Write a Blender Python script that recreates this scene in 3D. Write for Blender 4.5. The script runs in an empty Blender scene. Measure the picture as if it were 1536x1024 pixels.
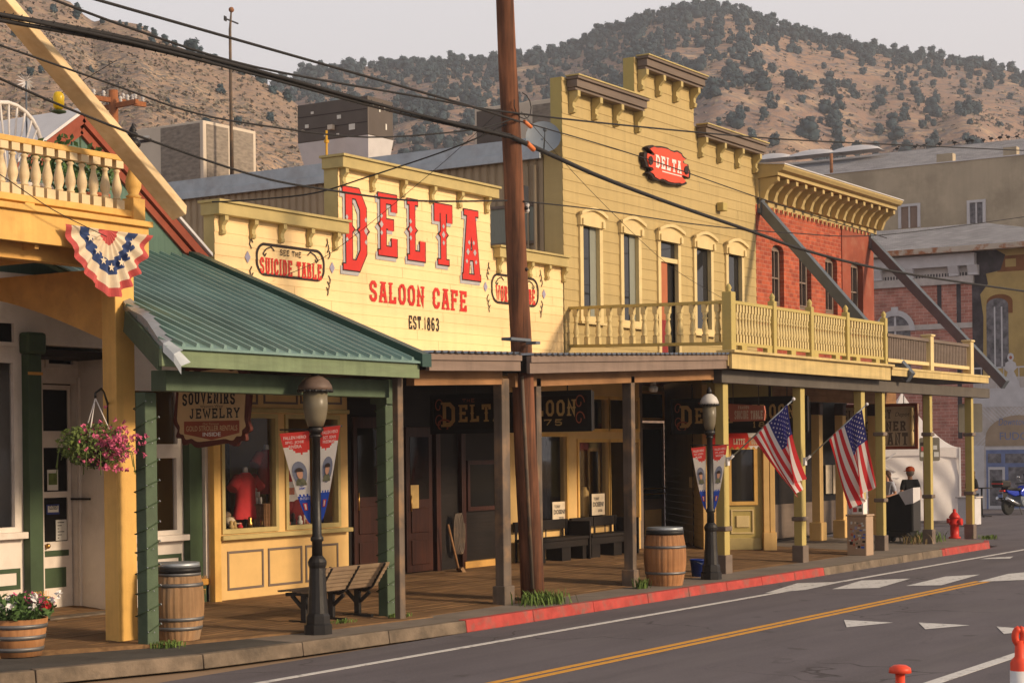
import bpy, bmesh, math, random
from mathutils import Vector as V, Matrix
R = math.radians
S = bpy.context.scene
COL = S.collection
rnd = random.Random(7)

# ---------------------------------------------------------------- camera model (X along the street, Y across it, Z up)
FP = 2700.; TH = math.atan(1732 / FP); RO = 0.012; YH = 656 + RO * 1732; HC = 2.5
FW = (math.cos(TH), math.sin(TH)); RT = (math.sin(TH), -math.cos(TH))
def ray(px, py):
    u = px - 768; v = YH - py; c, s = math.cos(RO), math.sin(RO)
    r = u * c + v * s; up = -u * s + v * c
    return V((FW[0] * FP + RT[0] * r, FW[1] * FP + RT[1] * r, up))
CAM = V((0, 0, HC))
def py_(px, py, Y):
    d = ray(px, py); return CAM + d * (Y / d.y)
def px_(px, py, X):
    d = ray(px, py); return CAM + d * (X / d.x)
def pz_(px, py, Z):
    d = ray(px, py); return CAM + d * ((Z - HC) / d.z)
def pd_(px, py, D):
    return CAM + ray(px, py) * (D / FP)
cam = bpy.data.cameras.new('camera'); co = bpy.data.objects.new('camera', cam); COL.objects.link(co)
cam.sensor_width = 36; cam.lens = FP / 1536 * 36; cam.shift_y = (YH - 512) / 1536
cam.clip_start = .1; cam.clip_end = 9000
co.matrix_world = Matrix.Translation(CAM) @ Matrix.Rotation(TH - math.pi / 2, 4, 'Z') @ Matrix.Rotation(math.pi / 2, 4, 'X') @ Matrix.Rotation(-RO, 4, 'Z')
S.camera = co

# ---------------------------------------------------------------- materials
def L(r, g, b):
    f = lambda c: (c / 255 / 12.92 if c / 255 <= .04045 else ((c / 255 + .055) / 1.055) ** 2.4)
    return (f(r), f(g), f(b), 1)
def sc(c, k): return (min(c[0] * k, 1), min(c[1] * k, 1), min(c[2] * k, 1), 1)
MATS = {}
def _new(name):
    m = bpy.data.materials.new(name); m.use_nodes = True
    nt = m.node_tree; b = nt.nodes['Principled BSDF']; MATS[name] = m
    return m, nt, b
def _n(nt, t, **kw):
    n = nt.nodes.new(t)
    for k, v in kw.items():
        if k in n.inputs: n.inputs[k].default_value = v
        else: setattr(n, k, v)
    return n
def _noise(nt, vec, scale, detail=4, rough=.55):
    n = _n(nt, 'ShaderNodeTexNoise'); n.inputs['Scale'].default_value = scale
    n.inputs['Detail'].default_value = detail; n.inputs['Roughness'].default_value = rough
    nt.links.new(vec, n.inputs['Vector']); return n.outputs['Fac']
def _range(nt, val, a, b, c=0., d=1.):
    n = _n(nt, 'ShaderNodeMapRange'); nt.links.new(val, n.inputs[0])
    for i, x in enumerate((a, b, c, d)): n.inputs[i + 1].default_value = x
    return n.outputs[0]
def _mix(nt, fac, a, b, mode='MIX'):
    n = _n(nt, 'ShaderNodeMix', data_type='RGBA', blend_type=mode)
    for sock, x in ((n.inputs[0], fac), (n.inputs[6], a), (n.inputs[7], b)):
        if hasattr(x, 'is_output'): nt.links.new(x, sock)
        else: sock.default_value = x
    return n.outputs[2]
def _bump(nt, b, h, strength, dist=.01):
    n = _n(nt, 'ShaderNodeBump'); n.inputs['Strength'].default_value = strength; n.inputs['Distance'].default_value = dist
    nt.links.new(h, n.inputs['Height']); nt.links.new(n.outputs[0], b.inputs['Normal'])
def mk(name, col, rough=.75, var=.14, s=4., bump=.25, bs=35., metal=0., stretch=(1, 1, 1), dirt=None, da=.6, ds=1.2, dr=(.5, .75), spec=.3, streak=0.):
    """painted / plain surface: two noises vary the colour, a third stains it, a fourth roughens it"""
    m, nt, b = _new(name)
    tc = _n(nt, 'ShaderNodeTexCoord'); mp = _n(nt, 'ShaderNodeMapping'); mp.inputs['Scale'].default_value = stretch
    nt.links.new(tc.outputs['Object'], mp.inputs['Vector']); vec = mp.outputs[0]
    f = _range(nt, _noise(nt, vec, s), .3, .7)
    c = _mix(nt, f, sc(col, 1 - var), sc(col, 1 + var))
    if dirt:
        g = _range(nt, _noise(nt, vec, ds, 6, .65), dr[0], dr[1], 0, da)
        c = _mix(nt, g, c, dirt)
    if streak:      # rain streaks and faded runs down the face
        m2 = _n(nt, 'ShaderNodeMapping'); m2.inputs['Scale'].default_value = (5, 5, .3); nt.links.new(tc.outputs['Object'], m2.inputs['Vector'])
        g = _range(nt, _noise(nt, m2.outputs[0], 1., 5, .6), .45, .72, 0, streak); c = _mix(nt, g, c, sc(col, .45))
        g = _range(nt, _noise(nt, m2.outputs[0], 2.3, 3, .5), .56, .7, 0, streak * .6); c = _mix(nt, g, c, sc(col, 1.25))
    nt.links.new(c, b.inputs['Base Color'])
    b.inputs['Roughness'].default_value = rough; b.inputs['Metallic'].default_value = metal
    b.inputs['Specular IOR Level'].default_value = spec
    if bump: _bump(nt, b, _noise(nt, vec, bs, 3), bump)
    return m
def wood(name, col, col2, axis='z', rough=.8, k=1., dirt=None, bump=.5):
    """bare or weathered timber, grain running along the axis"""
    st = {'x': (1.2, 22, 22), 'y': (22, 1.2, 22), 'z': (22, 22, 1.2)}[axis]
    m, nt, b = _new(name)
    tc = _n(nt, 'ShaderNodeTexCoord'); mp = _n(nt, 'ShaderNodeMapping'); mp.inputs['Scale'].default_value = tuple(x * k for x in st)
    nt.links.new(tc.outputs['Object'], mp.inputs['Vector'])
    g = _noise(nt, mp.outputs[0], 1., 5, .65)
    c = _mix(nt, _range(nt, g, .32, .68), col, col2)
    big = _range(nt, _noise(nt, tc.outputs['Object'], 1.3, 4), .35, .7, .7, 1.2)
    c = _mix(nt, 1., c, big, 'MULTIPLY')
    if dirt: c = _mix(nt, _range(nt, _noise(nt, tc.outputs['Object'], 2.2, 5), .5, .7, 0, .7), c, dirt)
    nt.links.new(c, b.inputs['Base Color']); b.inputs['Roughness'].default_value = rough
    b.inputs['Specular IOR Level'].default_value = .25
    _bump(nt, b, g, bump)
    return m
def brick(name, c1, c2, mort, plane='xz', bw=.21, bh=.072, rough=.85, dirt=None):
    m, nt, b = _new(name)
    tc = _n(nt, 'ShaderNodeTexCoord'); sp = _n(nt, 'ShaderNodeSeparateXYZ'); cb = _n(nt, 'ShaderNodeCombineXYZ')
    nt.links.new(tc.outputs['Object'], sp.inputs[0])
    nt.links.new(sp.outputs['X' if plane == 'xz' else 'Y'], cb.inputs[0]); nt.links.new(sp.outputs['Z'], cb.inputs[1])
    t = _n(nt, 'ShaderNodeTexBrick'); nt.links.new(cb.outputs[0], t.inputs['Vector'])
    t.inputs['Color1'].default_value = c1; t.inputs['Color2'].default_value = c2; t.inputs['Mortar'].default_value = mort
    t.inputs['Scale'].default_value = 1; t.inputs['Brick Width'].default_value = bw; t.inputs['Row Height'].default_value = bh
    t.inputs['Mortar Size'].default_value = .007; t.inputs['Bias'].default_value = .1
    v = _range(nt, _noise(nt, tc.outputs['Object'], 2.5, 6, .6), .3, .7, .72, 1.18)
    c = _mix(nt, 1., t.outputs['Color'], v, 'MULTIPLY')
    if dirt: c = _mix(nt, _range(nt, _noise(nt, tc.outputs['Object'], .9, 6, .65), .52, .75, 0, .6), c, dirt)
    nt.links.new(c, b.inputs['Base Color']); b.inputs['Roughness'].default_value = rough
    b.inputs['Specular IOR Level'].default_value = .2
    iv = _range(nt, t.outputs['Fac'], 0, 1, 1, 0); _bump(nt, b, iv, .6, .01)
    return m
def shingle(name, c1, c2, gap, ax=('Y', 'X'), bw=.3, bh=.14):
    m, nt, b = _new(name)
    tc = _n(nt, 'ShaderNodeTexCoord'); sp = _n(nt, 'ShaderNodeSeparateXYZ'); cb = _n(nt, 'ShaderNodeCombineXYZ')
    nt.links.new(tc.outputs['Object'], sp.inputs[0]); nt.links.new(sp.outputs[ax[0]], cb.inputs[0]); nt.links.new(sp.outputs[ax[1]], cb.inputs[1])
    t = _n(nt, 'ShaderNodeTexBrick'); nt.links.new(cb.outputs[0], t.inputs['Vector'])
    t.inputs['Color1'].default_value = c1; t.inputs['Color2'].default_value = c2; t.inputs['Mortar'].default_value = gap
    t.inputs['Scale'].default_value = 1; t.inputs['Brick Width'].default_value = bw; t.inputs['Row Height'].default_value = bh
    t.inputs['Mortar Size'].default_value = .012
    v = _range(nt, _noise(nt, tc.outputs['Object'], 1.1, 6), .3, .7, .8, 1.15)
    nt.links.new(_mix(nt, 1., t.outputs['Color'], v, 'MULTIPLY'), b.inputs['Base Color'])
    b.inputs['Roughness'].default_value = .95; b.inputs['Specular IOR Level'].default_value = .1
    return m
def cloth(name, col, tr=.45, var=.05):
    """thin cloth that lets sunlight glow through"""
    m = mk(name, col, .8, var, 5, 0); nt = m.node_tree; b = nt.nodes['Principled BSDF']
    t = _n(nt, 'ShaderNodeBsdfTranslucent'); t.inputs['Color'].default_value = col; x = _n(nt, 'ShaderNodeMixShader'); x.inputs[0].default_value = tr
    nt.links.new(b.outputs[0], x.inputs[1]); nt.links.new(t.outputs[0], x.inputs[2]); nt.links.new(x.outputs[0], nt.nodes['Material Output'].inputs['Surface']); return m
def glass(name, tint=(.02, .02, .022, 1), see=.0, rough=.04, wob=.04):
    """window glass: mirrors the street by fresnel; see > 0 lets the room behind show"""
    m, nt, b = _new(name)
    b.inputs['Base Color'].default_value = tint; b.inputs['Roughness'].default_value = rough
    b.inputs['Specular IOR Level'].default_value = .55
    tc = _n(nt, 'ShaderNodeTexCoord'); _bump(nt, b, _noise(nt, tc.outputs['Object'], 2.2, 2), wob, .02)
    if see:
        t = _n(nt, 'ShaderNodeBsdfTransparent'); x = _n(nt, 'ShaderNodeMixShader')
        g = _n(nt, 'ShaderNodeBsdfGlossy'); g.inputs['Roughness'].default_value = .03
        fr = _n(nt, 'ShaderNodeFresnel'); fr.inputs['IOR'].default_value = 1.14
        t.inputs['Color'].default_value = (see, see, see, 1)
        nt.links.new(fr.outputs[0], x.inputs[0]); nt.links.new(t.outputs[0], x.inputs[1]); nt.links.new(g.outputs[0], x.inputs[2])
        nt.links.new(x.outputs[0], nt.nodes['Material Output'].inputs['Surface'])
    return m

# ---------------------------------------------------------------- mesh builder
def ortho(d):
    d = d.normalized(); a = V((0, 0, 1)) if abs(d.z) < .9 else V((0, 1, 0))
    u = d.cross(a).normalized(); return u, d.cross(u).normalized() * -1
class MB:
    def __init__(s): s.v = []; s.f = []; s.mi = []; s.sm = []; s.m = 0; s.smooth = False
    def idx(s, ids): s.f.append(tuple(ids)); s.mi.append(s.m); s.sm.append(s.smooth)
    def face(s, pts):
        n = len(s.v); s.v += [tuple(p) for p in pts]; s.idx(range(n, n + len(pts)))
    def box(s, x0, y0, z0, x1, y1, z1):
        n = len(s.v)
        s.v += [(x0, y0, z0), (x1, y0, z0), (x1, y1, z0), (x0, y1, z0), (x0, y0, z1), (x1, y0, z1), (x1, y1, z1), (x0, y1, z1)]
        for q in ((3, 2, 1, 0), (4, 5, 6, 7), (0, 1, 5, 4), (1, 2, 6, 5), (2, 3, 7, 6), (3, 0, 4, 7)): s.idx([n + i for i in q])
        return s
    def hexa(s, p):      # eight corners, bottom four then top four
        n = len(s.v); s.v += [tuple(x) for x in p]
        for q in ((3, 2, 1, 0), (4, 5, 6, 7), (0, 1, 5, 4), (1, 2, 6, 5), (2, 3, 7, 6), (3, 0, 4, 7)): s.idx([n + i for i in q])
    def bar(s, p, q, w, h=None, up=None):
        p, q = V(p), V(q); d = (q - p).normalized(); h = w if h is None else h
        if up is None: u, v = ortho(d)
        else:
            u = d.cross(V(up)).normalized(); v = u.cross(d).normalized()
        u = u * w / 2; v = v * h / 2
        s.hexa([p - u - v, p + u - v, p + u + v, p - u + v, q - u - v, q + u - v, q + u + v, q - u + v]); return s
    def tube(s, pts, r, n=8, cap=True):
        pts = [V(p) for p in pts]; k = len(pts); rr = r if isinstance(r, (list, tuple)) else [r] * k
        b = len(s.v); sm = s.smooth; pu = None
        for i, p in enumerate(pts):
            d = (pts[min(i + 1, k - 1)] - pts[max(i - 1, 0)])
            if pu is None: u, w = ortho(d)
            else:
                d = d.normalized(); u = (pu - d * pu.dot(d)).normalized(); w = u.cross(d) * -1
            pu = u
            w = d.normalized().cross(u)
            for j in range(n):
                a = 2 * math.pi * j / n; s.v.append(tuple(p + (u * math.cos(a) + w * math.sin(a)) * rr[i]))
        s.smooth = True
        for i in range(k - 1):
            for j in range(n):
                j2 = (j + 1) % n; s.idx([b + i * n + j, b + i * n + j2, b + (i + 1) * n + j2, b + (i + 1) * n + j])
        s.smooth = False
        if cap:
            s.idx(list(range(b, b + n))[::-1]); s.idx(range(b + (k - 1) * n, b + k * n))
        s.smooth = sm; return s
    def lathe(s, prof, c=(0, 0, 0), n=16, flat=False, sq=False, axis='z'):
        b = len(s.v); c = V(c); k = len(prof)
        for r, z in prof:
            for j in range(n):
                a = 2 * math.pi * (j + (.5 if sq else 0)) / n; x, y = r * math.cos(a), r * math.sin(a)
                p = {'z': (x, y, z), 'y': (x, z, y), 'x': (z, x, y)}[axis]
                s.v.append(tuple(c + V(p)))
        sm = s.smooth; s.smooth = not (flat or sq)
        for i in range(k - 1):
            for j in range(n):
                j2 = (j + 1) % n; s.idx([b + i * n + j, b + i * n + j2, b + (i + 1) * n + j2, b + (i + 1) * n + j])
        s.smooth = False
        s.idx(list(range(b, b + n))[::-1]); s.idx(range(b + (k - 1) * n, b + k * n)); s.smooth = sm; return s
    def prism(s, poly, o, ux, uy, dep):
        o, ux, uy, dep = V(o), V(ux), V(uy), V(dep); n = len(poly); b = len(s.v)
        for q in (V((0, 0, 0)), dep):
            for x, y in poly: s.v.append(tuple(o + ux * x + uy * y + q))
        s.idx(range(b, b + n)); s.idx(list(range(b + n, b + 2 * n))[::-1])
        for i in range(n):
            j = (i + 1) % n; s.idx([b + i, b + i + n, b + j + n, b + j])
        return s
    def sphere(s, c, r, n=10, k=7, jit=0, sq=(1, 1, 1)):
        c = V(c); b = len(s.v); sm = s.smooth; s.smooth = True
        s.v.append(tuple(c + V((0, 0, r * sq[2]))))
        for i in range(1, k):
            t = math.pi * i / k
            for j in range(n):
                a = 2 * math.pi * j / n; q = r * (1 + rnd.uniform(-jit, jit))
                s.v.append(tuple(c + V((q * math.sin(t) * math.cos(a) * sq[0], q * math.sin(t) * math.sin(a) * sq[1], q * math.cos(t) * sq[2]))))
        s.v.append(tuple(c - V((0, 0, r * sq[2])))); e = len(s.v) - 1
        for j in range(n):
            s.idx([b, b + 1 + j, b + 1 + (j + 1) % n]); s.idx([e, b + 1 + (k - 2) * n + (j + 1) % n, b + 1 + (k - 2) * n + j])
        for i in range(k - 2):
            for j in range(n):
                j2 = (j + 1) % n; s.idx([b + 1 + i * n + j, b + 1 + (i + 1) * n + j, b + 1 + (i + 1) * n + j2, b + 1 + i * n + j2])
        s.smooth = sm; return s
    def leaves(s, c, rad, n, size, tilt=1.):
        """n small leaf quads scattered through an ellipsoid"""
        c = V(c); rad = V(rad) if not isinstance(rad, (int, float)) else V((rad,) * 3)
        for _ in range(n):
            while True:
                p = V((rnd.uniform(-1, 1), rnd.uniform(-1, 1), rnd.uniform(-1, 1)))
                if p.length < 1: break
            p = V((p.x * rad.x, p.y * rad.y, p.z * rad.z)) + c
            u = V((rnd.gauss(0, 1), rnd.gauss(0, 1), rnd.gauss(0, tilt))).normalized(); w = u.cross(V((rnd.gauss(0, 1), rnd.gauss(0, 1), rnd.gauss(0, 1)))).normalized()
            k = size * rnd.uniform(.6, 1.4)
            s.face([p - u * k, p - w * k * .5, p + u * k, p + w * k * .5])
        return s
    def grid(s, fn, nu, nv):
        b = len(s.v); sm = s.smooth; s.smooth = True
        for i in range(nu + 1):
            for j in range(nv + 1): s.v.append(tuple(fn(i / nu, j / nv)))
        for i in range(nu):
            for j in range(nv):
                a = b + i * (nv + 1) + j; s.idx([a, a + nv + 1, a + nv + 2, a + 1])
        s.smooth = sm; return s
    def clap(s, x0, x1, z0, z1, Y, holes=(), pitch=.2, lap=.02, zb=None, side='y'):
        """overlapping weatherboards facing -Y (or -X for side='x'), left out over the holes (x0,x1,z0,z1)"""
        P = (lambda a, d, z: (a, Y - d, z)) if side == 'y' else (lambda a, d, z: (Y - d, a, z))
        zb = z0 if zb is None else zb
        k0 = math.floor((z0 - zb) / pitch + 1e-6); k = k0
        while zb + k * pitch < z1 - 1e-4:
            ra, rb = zb + k * pitch, zb + (k + 1) * pitch
            za, zc = max(ra, z0), min(rb, z1)
            cuts = sorted({za, zc} | {h for q in holes for h in q[2:4] if za < h < zc})
            for a, c in zip(cuts, cuts[1:]):
                iv = [(x0, x1)]
                for hx0, hx1, hz0, hz1 in holes:
                    if hz0 < (a + c) / 2 < hz1:
                        iv = [w for i0, i1 in iv for w in ((i0, min(i1, hx0)), (max(i0, hx1), i1)) if w[1] - w[0] > 1e-4]
                da, dc = lap * (rb - a) / pitch, lap * (rb - c) / pitch
                if pitch > .1:      # butt joints
                    jv = []
                    for i0, i1 in iv:
                        x_ = i0
                        while i1 - x_ > 3.2:
                            c_ = x_ + rnd.uniform(1.6, 3.) if not (k % 3) else x_ + rnd.uniform(2.4, 4.2)
                            if i1 - c_ < .4: break
                            jv.append((x_, c_)); x_ = c_ + .007
                        jv.append((x_, i1))
                    iv = jv
                for i0, i1 in iv:
                    s.face([P(i0, da, a), P(i1, da, a), P(i1, dc, c), P(i0, dc, c)])
                    if a == za: s.face([P(i0, 0, a), P(i1, 0, a), P(i1, da, a), P(i0, da, a)])
            k += 1
        return s
    def frame(s, x0, x1, z0, z1, y0, y1, w, wb=None, wt=None):
        """four butted boards round an opening, wholly inside x0..x1, z0..z1"""
        wb = w if wb is None else wb; wt = w if wt is None else wt
        s.box(x0, y0, z0, x0 + w, y1, z1); s.box(x1 - w, y0, z0, x1, y1, z1)
        s.box(x0 + w, y0, z1 - wt, x1 - w, y1, z1); s.box(x0 + w, y0, z0, x1 - w, y1, z0 + wb); return s
    def ribbon(s, pts, t, o, ux, uy, n):
        pts = [V((p[0], p[1])) for p in pts]; k = len(pts); le = []; ri = []
        for i, p in enumerate(pts):
            d1 = (p - pts[i - 1]).normalized() if i else None; d2 = (pts[i + 1] - p).normalized() if i < k - 1 else None
            if d1 is None: d1 = d2
            if d2 is None: d2 = d1
            n1 = V((-d1.y, d1.x)); n2 = V((-d2.y, d2.x)); m = n1 + n2
            m = n1 if m.length < 1e-4 else m.normalized()
            q = t / 2 / max(.45, m.dot(n1)); le.append(p + m * q); ri.append(p - m * q)
        W = lambda q: o + ux * q.x + uy * q.y + n
        for i in range(k - 1): s.face([W(ri[i]), W(ri[i + 1]), W(le[i + 1]), W(le[i])])
    def build(s, name, mat, parent=None, origin=None, bevel=0., sub=0):
        me = bpy.data.meshes.new(name)
        off = V((0, 0, 0))
        p = parent
        while p is not None: off += p.location; p = p.parent
        if parent is None:
            if origin is None:
                xs, ys, zs = zip(*s.v); origin = ((min(xs) + max(xs)) / 2, (min(ys) + max(ys)) / 2, min(zs))
            off = V(origin)
        me.from_pydata([(v[0] - off.x, v[1] - off.y, v[2] - off.z) for v in s.v], [], s.f)
        me.polygons.foreach_set('material_index', s.mi); me.polygons.foreach_set('use_smooth', s.sm)
        for q in (mat if isinstance(mat, (list, tuple)) else [mat]): me.materials.append(q)
        bm = bmesh.new(); bm.from_mesh(me); bmesh.ops.recalc_face_normals(bm, faces=bm.faces); bm.to_mesh(me); bm.free()
        me.update()
        o = bpy.data.objects.new(name, me); COL.objects.link(o)
        if parent is not None: o.parent = parent
        else: o.location = off
        if bevel:
            b = o.modifiers.new('bevel', 'BEVEL'); b.width = bevel; b.segments = 2; b.limit_method = 'ANGLE'; b.angle_limit = R(40)
        if sub:
            b = o.modifiers.new('sub', 'SUBSURF'); b.levels = sub; b.render_levels = sub
        return o
def one(name, mat, parent, fn, **kw):
    m = MB(); fn(m); return m.build(name, mat, parent, **kw)
def bx(name, mat, parent, *a, **kw):
    return MB().box(*a).build(name, mat, parent, **kw)
def tag(o, label=None, cat=None, group=None, kind=None):
    if label: o['label'] = label
    if cat: o['category'] = cat
    if group: o['group'] = group
    if kind: o['kind'] = kind
    return o
def thing(name, label, cat, loc=(0, 0, 0), group=None):
    o = bpy.data.objects.new(name, None); COL.objects.link(o); o.location = V(loc); o.empty_display_size = .3
    return tag(o, label, cat, group)
KIDS = {}
def copy_tree(o, parent=None, label=None):
    c = o.copy(); COL.objects.link(c)
    if parent is not None: c.parent = parent; c.matrix_parent_inverse = o.matrix_parent_inverse
    if label: c['label'] = label
    for ch in [x for x in bpy.data.objects if x.parent == o]: copy_tree(ch, c)
    return c

# ---------------------------------------------------------------- lettering
GL = {
'A': [[(.06, 0), (.4, 1)], [(.6, 1), (.94, 0)], [(.34, .96), (.66, .96)], [(.24, .33), (.76, .33)]],
'B': [[(.15, 0), (.15, 1)], [(.15, 1), (.62, 1), (.85, .88), (.85, .65), (.62, .53), (.15, .53)], [(.62, .53), (.92, .41), (.92, .13), (.66, 0), (.15, 0)]],
'C': [[(.9, .66), (.9, .86), (.68, 1), (.32, 1), (.08, .82), (.08, .18), (.32, 0), (.68, 0), (.9, .14), (.9, .3)]],
'D': [[(.15, 0), (.15, 1)], [(.02, 1), (.6, 1), (.9, .8), (.9, .2), (.6, 0), (.02, 0)]],
'E': [[(.15, 0), (.15, 1)], [(.02, 1), (.9, 1), (.9, .76)], [(.15, .52), (.66, .52), (.66, .4)], [(.02, 0), (.9, 0), (.9, .26)]],
'F': [[(.15, 0), (.15, 1)], [(.02, 1), (.9, 1), (.9, .76)], [(.15, .52), (.66, .52), (.66, .4)]],
'G': [[(.9, .68), (.9, .86), (.68, 1), (.32, 1), (.08, .82), (.08, .18), (.32, 0), (.68, 0), (.9, .14), (.9, .45), (.6, .45)]],
'H': [[(.14, 0), (.14, 1)], [(.86, 0), (.86, 1)], [(.14, .5), (.86, .5)]],
'I': [[(.5, 0), (.5, 1)]],
'J': [[(.65, 1), (.65, .18), (.48, 0), (.25, 0), (.08, .14), (.08, .32)]],
'K': [[(.14, 0), (.14, 1)], [(.88, 1), (.2, .48)], [(.36, .6), (.9, 0)]],
'L': [[(.15, 0), (.15, 1)], [(.02, 0), (.9, 0), (.9, .3)]],
'M': [[(.08, 0), (.08, 1), (.5, .35), (.92, 1), (.92, 0)]],
'N': [[(.12, 0), (.12, 1), (.88, 0), (.88, 1)]],
'O': [[(.3, 1), (.08, .8), (.08, .2), (.3, 0), (.7, 0), (.92, .2), (.92, .8), (.7, 1), (.3, 1)]],
'P': [[(.15, 0), (.15, 1)], [(.15, 1), (.64, 1), (.88, .87), (.88, .6), (.64, .47), (.15, .47)]],
'Q': [[(.3, 1), (.08, .8), (.08, .2), (.3, 0), (.7, 0), (.92, .2), (.92, .8), (.7, 1), (.3, 1)], [(.6, .25), (.95, -.08)]],
'R': [[(.15, 0), (.15, 1)], [(.15, 1), (.64, 1), (.86, .88), (.86, .64), (.64, .5), (.15, .5)], [(.55, .5), (.9, 0)]],
'S': [[(.88, .72), (.88, .88), (.68, 1), (.32, 1), (.1, .86), (.1, .66), (.3, .54), (.7, .46), (.9, .34), (.9, .14), (.68, 0), (.32, 0), (.1, .12), (.1, .28)]],
'T': [[(.5, 0), (.5, 1)], [(.06, .74), (.06, 1), (.94, 1), (.94, .74)]],
'U': [[(.12, 1), (.12, .2), (.32, 0), (.68, 0), (.88, .2), (.88, 1)]],
'V': [[(.06, 1), (.5, 0), (.94, 1)]],
'W': [[(.02, 1), (.27, 0), (.5, .75), (.73, 0), (.98, 1)]],
'Y': [[(.06, 1), (.5, .48), (.94, 1)], [(.5, .48), (.5, 0)]],
'0': [[(.32, 1), (.12, .8), (.12, .2), (.32, 0), (.68, 0), (.88, .2), (.88, .8), (.68, 1), (.32, 1)]],
'1': [[(.3, .82), (.52, 1), (.52, 0)]],
'3': [[(.12, .8), (.32, 1), (.68, 1), (.88, .85), (.88, .65), (.66, .52), (.4, .52)], [(.66, .52), (.9, .38), (.9, .15), (.68, 0), (.32, 0), (.1, .2)]],
'5': [[(.85, 1), (.2, 1), (.16, .55), (.6, .6), (.88, .45), (.88, .18), (.66, 0), (.32, 0), (.1, .16)]],
'6': [[(.84, .84), (.66, 1), (.34, 1), (.12, .8), (.12, .2), (.34, 0), (.66, 0), (.88, .16), (.88, .42), (.66, .56), (.34, .56), (.12, .42)]],
'7': [[(.1, .8), (.1, 1), (.9, 1), (.4, 0)]],
'8': [[(.5, .53), (.2, .65), (.2, .88), (.38, 1), (.62, 1), (.8, .88), (.8, .65), (.5, .53), (.12, .4), (.12, .14), (.34, 0), (.66, 0), (.88, .14), (.88, .4), (.5, .53)]],
'.': [[(.35, .0), (.35, .06)]], "'": [[(.4, 1), (.35, .8)]], '-': [[(.15, .5), (.85, .5)]],
}
NARROW = {'I': .5, '.': .4, "'": .4, ' ': .55, '1': .65, 'J': .85, 'M': 1.2, 'W': 1.3, '-': .7}
def slab(mb, text, o, ux, uy, h, width=None, asp=.62, t=.17, gap=.16, serif=True, bump=False, nrm=None, grow=0., step=.0003, arc=0., xthin=1.):
    """slab-serif letters drawn as strokes; o = lower left, width = total width, grow widens every stroke (outlines)"""
    o, ux, uy = V(o), V(ux).normalized(), V(uy).normalized(); nrm = V(nrm) if nrm is not None else ux.cross(uy).normalized() * 1
    nrm = nrm.normalized()
    adv = [NARROW.get(c, 1.) for c in text]; tot = sum(adv) * asp + gap * asp * (len(text) - 1)
    k = (width / (tot * h)) if width else 1.
    x = 0; cnt = 0
    T0 = min(t * h, .3 * asp * h * k)
    for c, a in zip(text, adv):
        cw = a * asp * h * k; T = T0
        for st in GL.get(c, []):
            lift = arc * (1 - ((x + cw / 2) / (width or tot * h) * 2 - 1) ** 2)
            f = lambda p: (x + T / 2 * min(1, cw / T / 2.4) + p[0] * (cw - T * min(1, cw / T / 2.4)), T / 2 + p[1] * (h - T) + lift)
            pts = [f(p) for p in st]; cnt += 1
            mb.ribbon(pts, T + grow, o, ux, uy, nrm * (step * (cnt % 9)))
            if serif and pts[0] != pts[-1]:
                for e, q in ((pts[0], st[0]), (pts[-1], st[-1])):
                    if q[1] in (0, 1) and c not in 'O08CGS7':
                        cnt += 1; sh = T * .55 + grow; sw = T * 1.05 + grow / 2
                        yy = lift + (T * .275 if q[1] == 0 else h - T * .275)
                        mb.ribbon([(max(e[0] - sw, x - grow / 2), yy), (min(e[0] + sw, x + cw + grow / 2), yy)], sh, o, ux, uy, nrm * (step * (cnt % 9)))
            if bump:
                for p0, p1 in zip(pts, pts[1:]):
                    if abs(p0[0] - p1[0]) < .02 * h and abs(p0[1] - p1[1]) > .5 * h:
                        cnt += 1; m = ((p0[0] + p1[0]) / 2, (p0[1] + p1[1]) / 2); d = T * .85 + grow
                        mb.face([o + ux * (m[0] + dx) + uy * (m[1] + dy) + nrm * (step * (cnt % 9)) for dx, dy in ((-d, 0), (0, -d * .8), (d, 0), (0, d * .8))])
        x += cw + gap * asp * h * k
    return x
_dg = None
def txt(text, o, ux, uy, h, mat, parent, width=None, name='lettering', bold=.0, nrm=None, shear=0.):
    """plain letters from the built-in font laid on a plane; o = lower left of the line"""
    cu = bpy.data.curves.new('t', 'FONT'); cu.body = text; cu.size = 1; cu.offset = bold; cu.shear = shear; cu.resolution_u = 3
    ob = bpy.data.objects.new('t', cu); COL.objects.link(ob)
    dg = bpy.context.evaluated_depsgraph_get(); me = bpy.data.meshes.new_from_object(ob.evaluated_get(dg))
    bpy.data.objects.remove(ob); bpy.data.curves.remove(cu)
    xs = [v.co.x for v in me.vertices]; ys = [v.co.y for v in me.vertices]
    kx = ky = h / (max(ys) - min(ys))
    if width: kx = width / (max(xs) - min(xs))
    o, ux, uy = V(o), V(ux).normalized(), V(uy).normalized(); mb = MB()
    mb.v = [tuple(o + ux * ((v.co.x - min(xs)) * kx) + uy * ((v.co.y - min(ys)) * ky)) for v in me.vertices]
    for p in me.polygons: mb.idx(p.vertices)
    bpy.data.meshes.remove(me)
    return mb.build(name, mat, parent)
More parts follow.
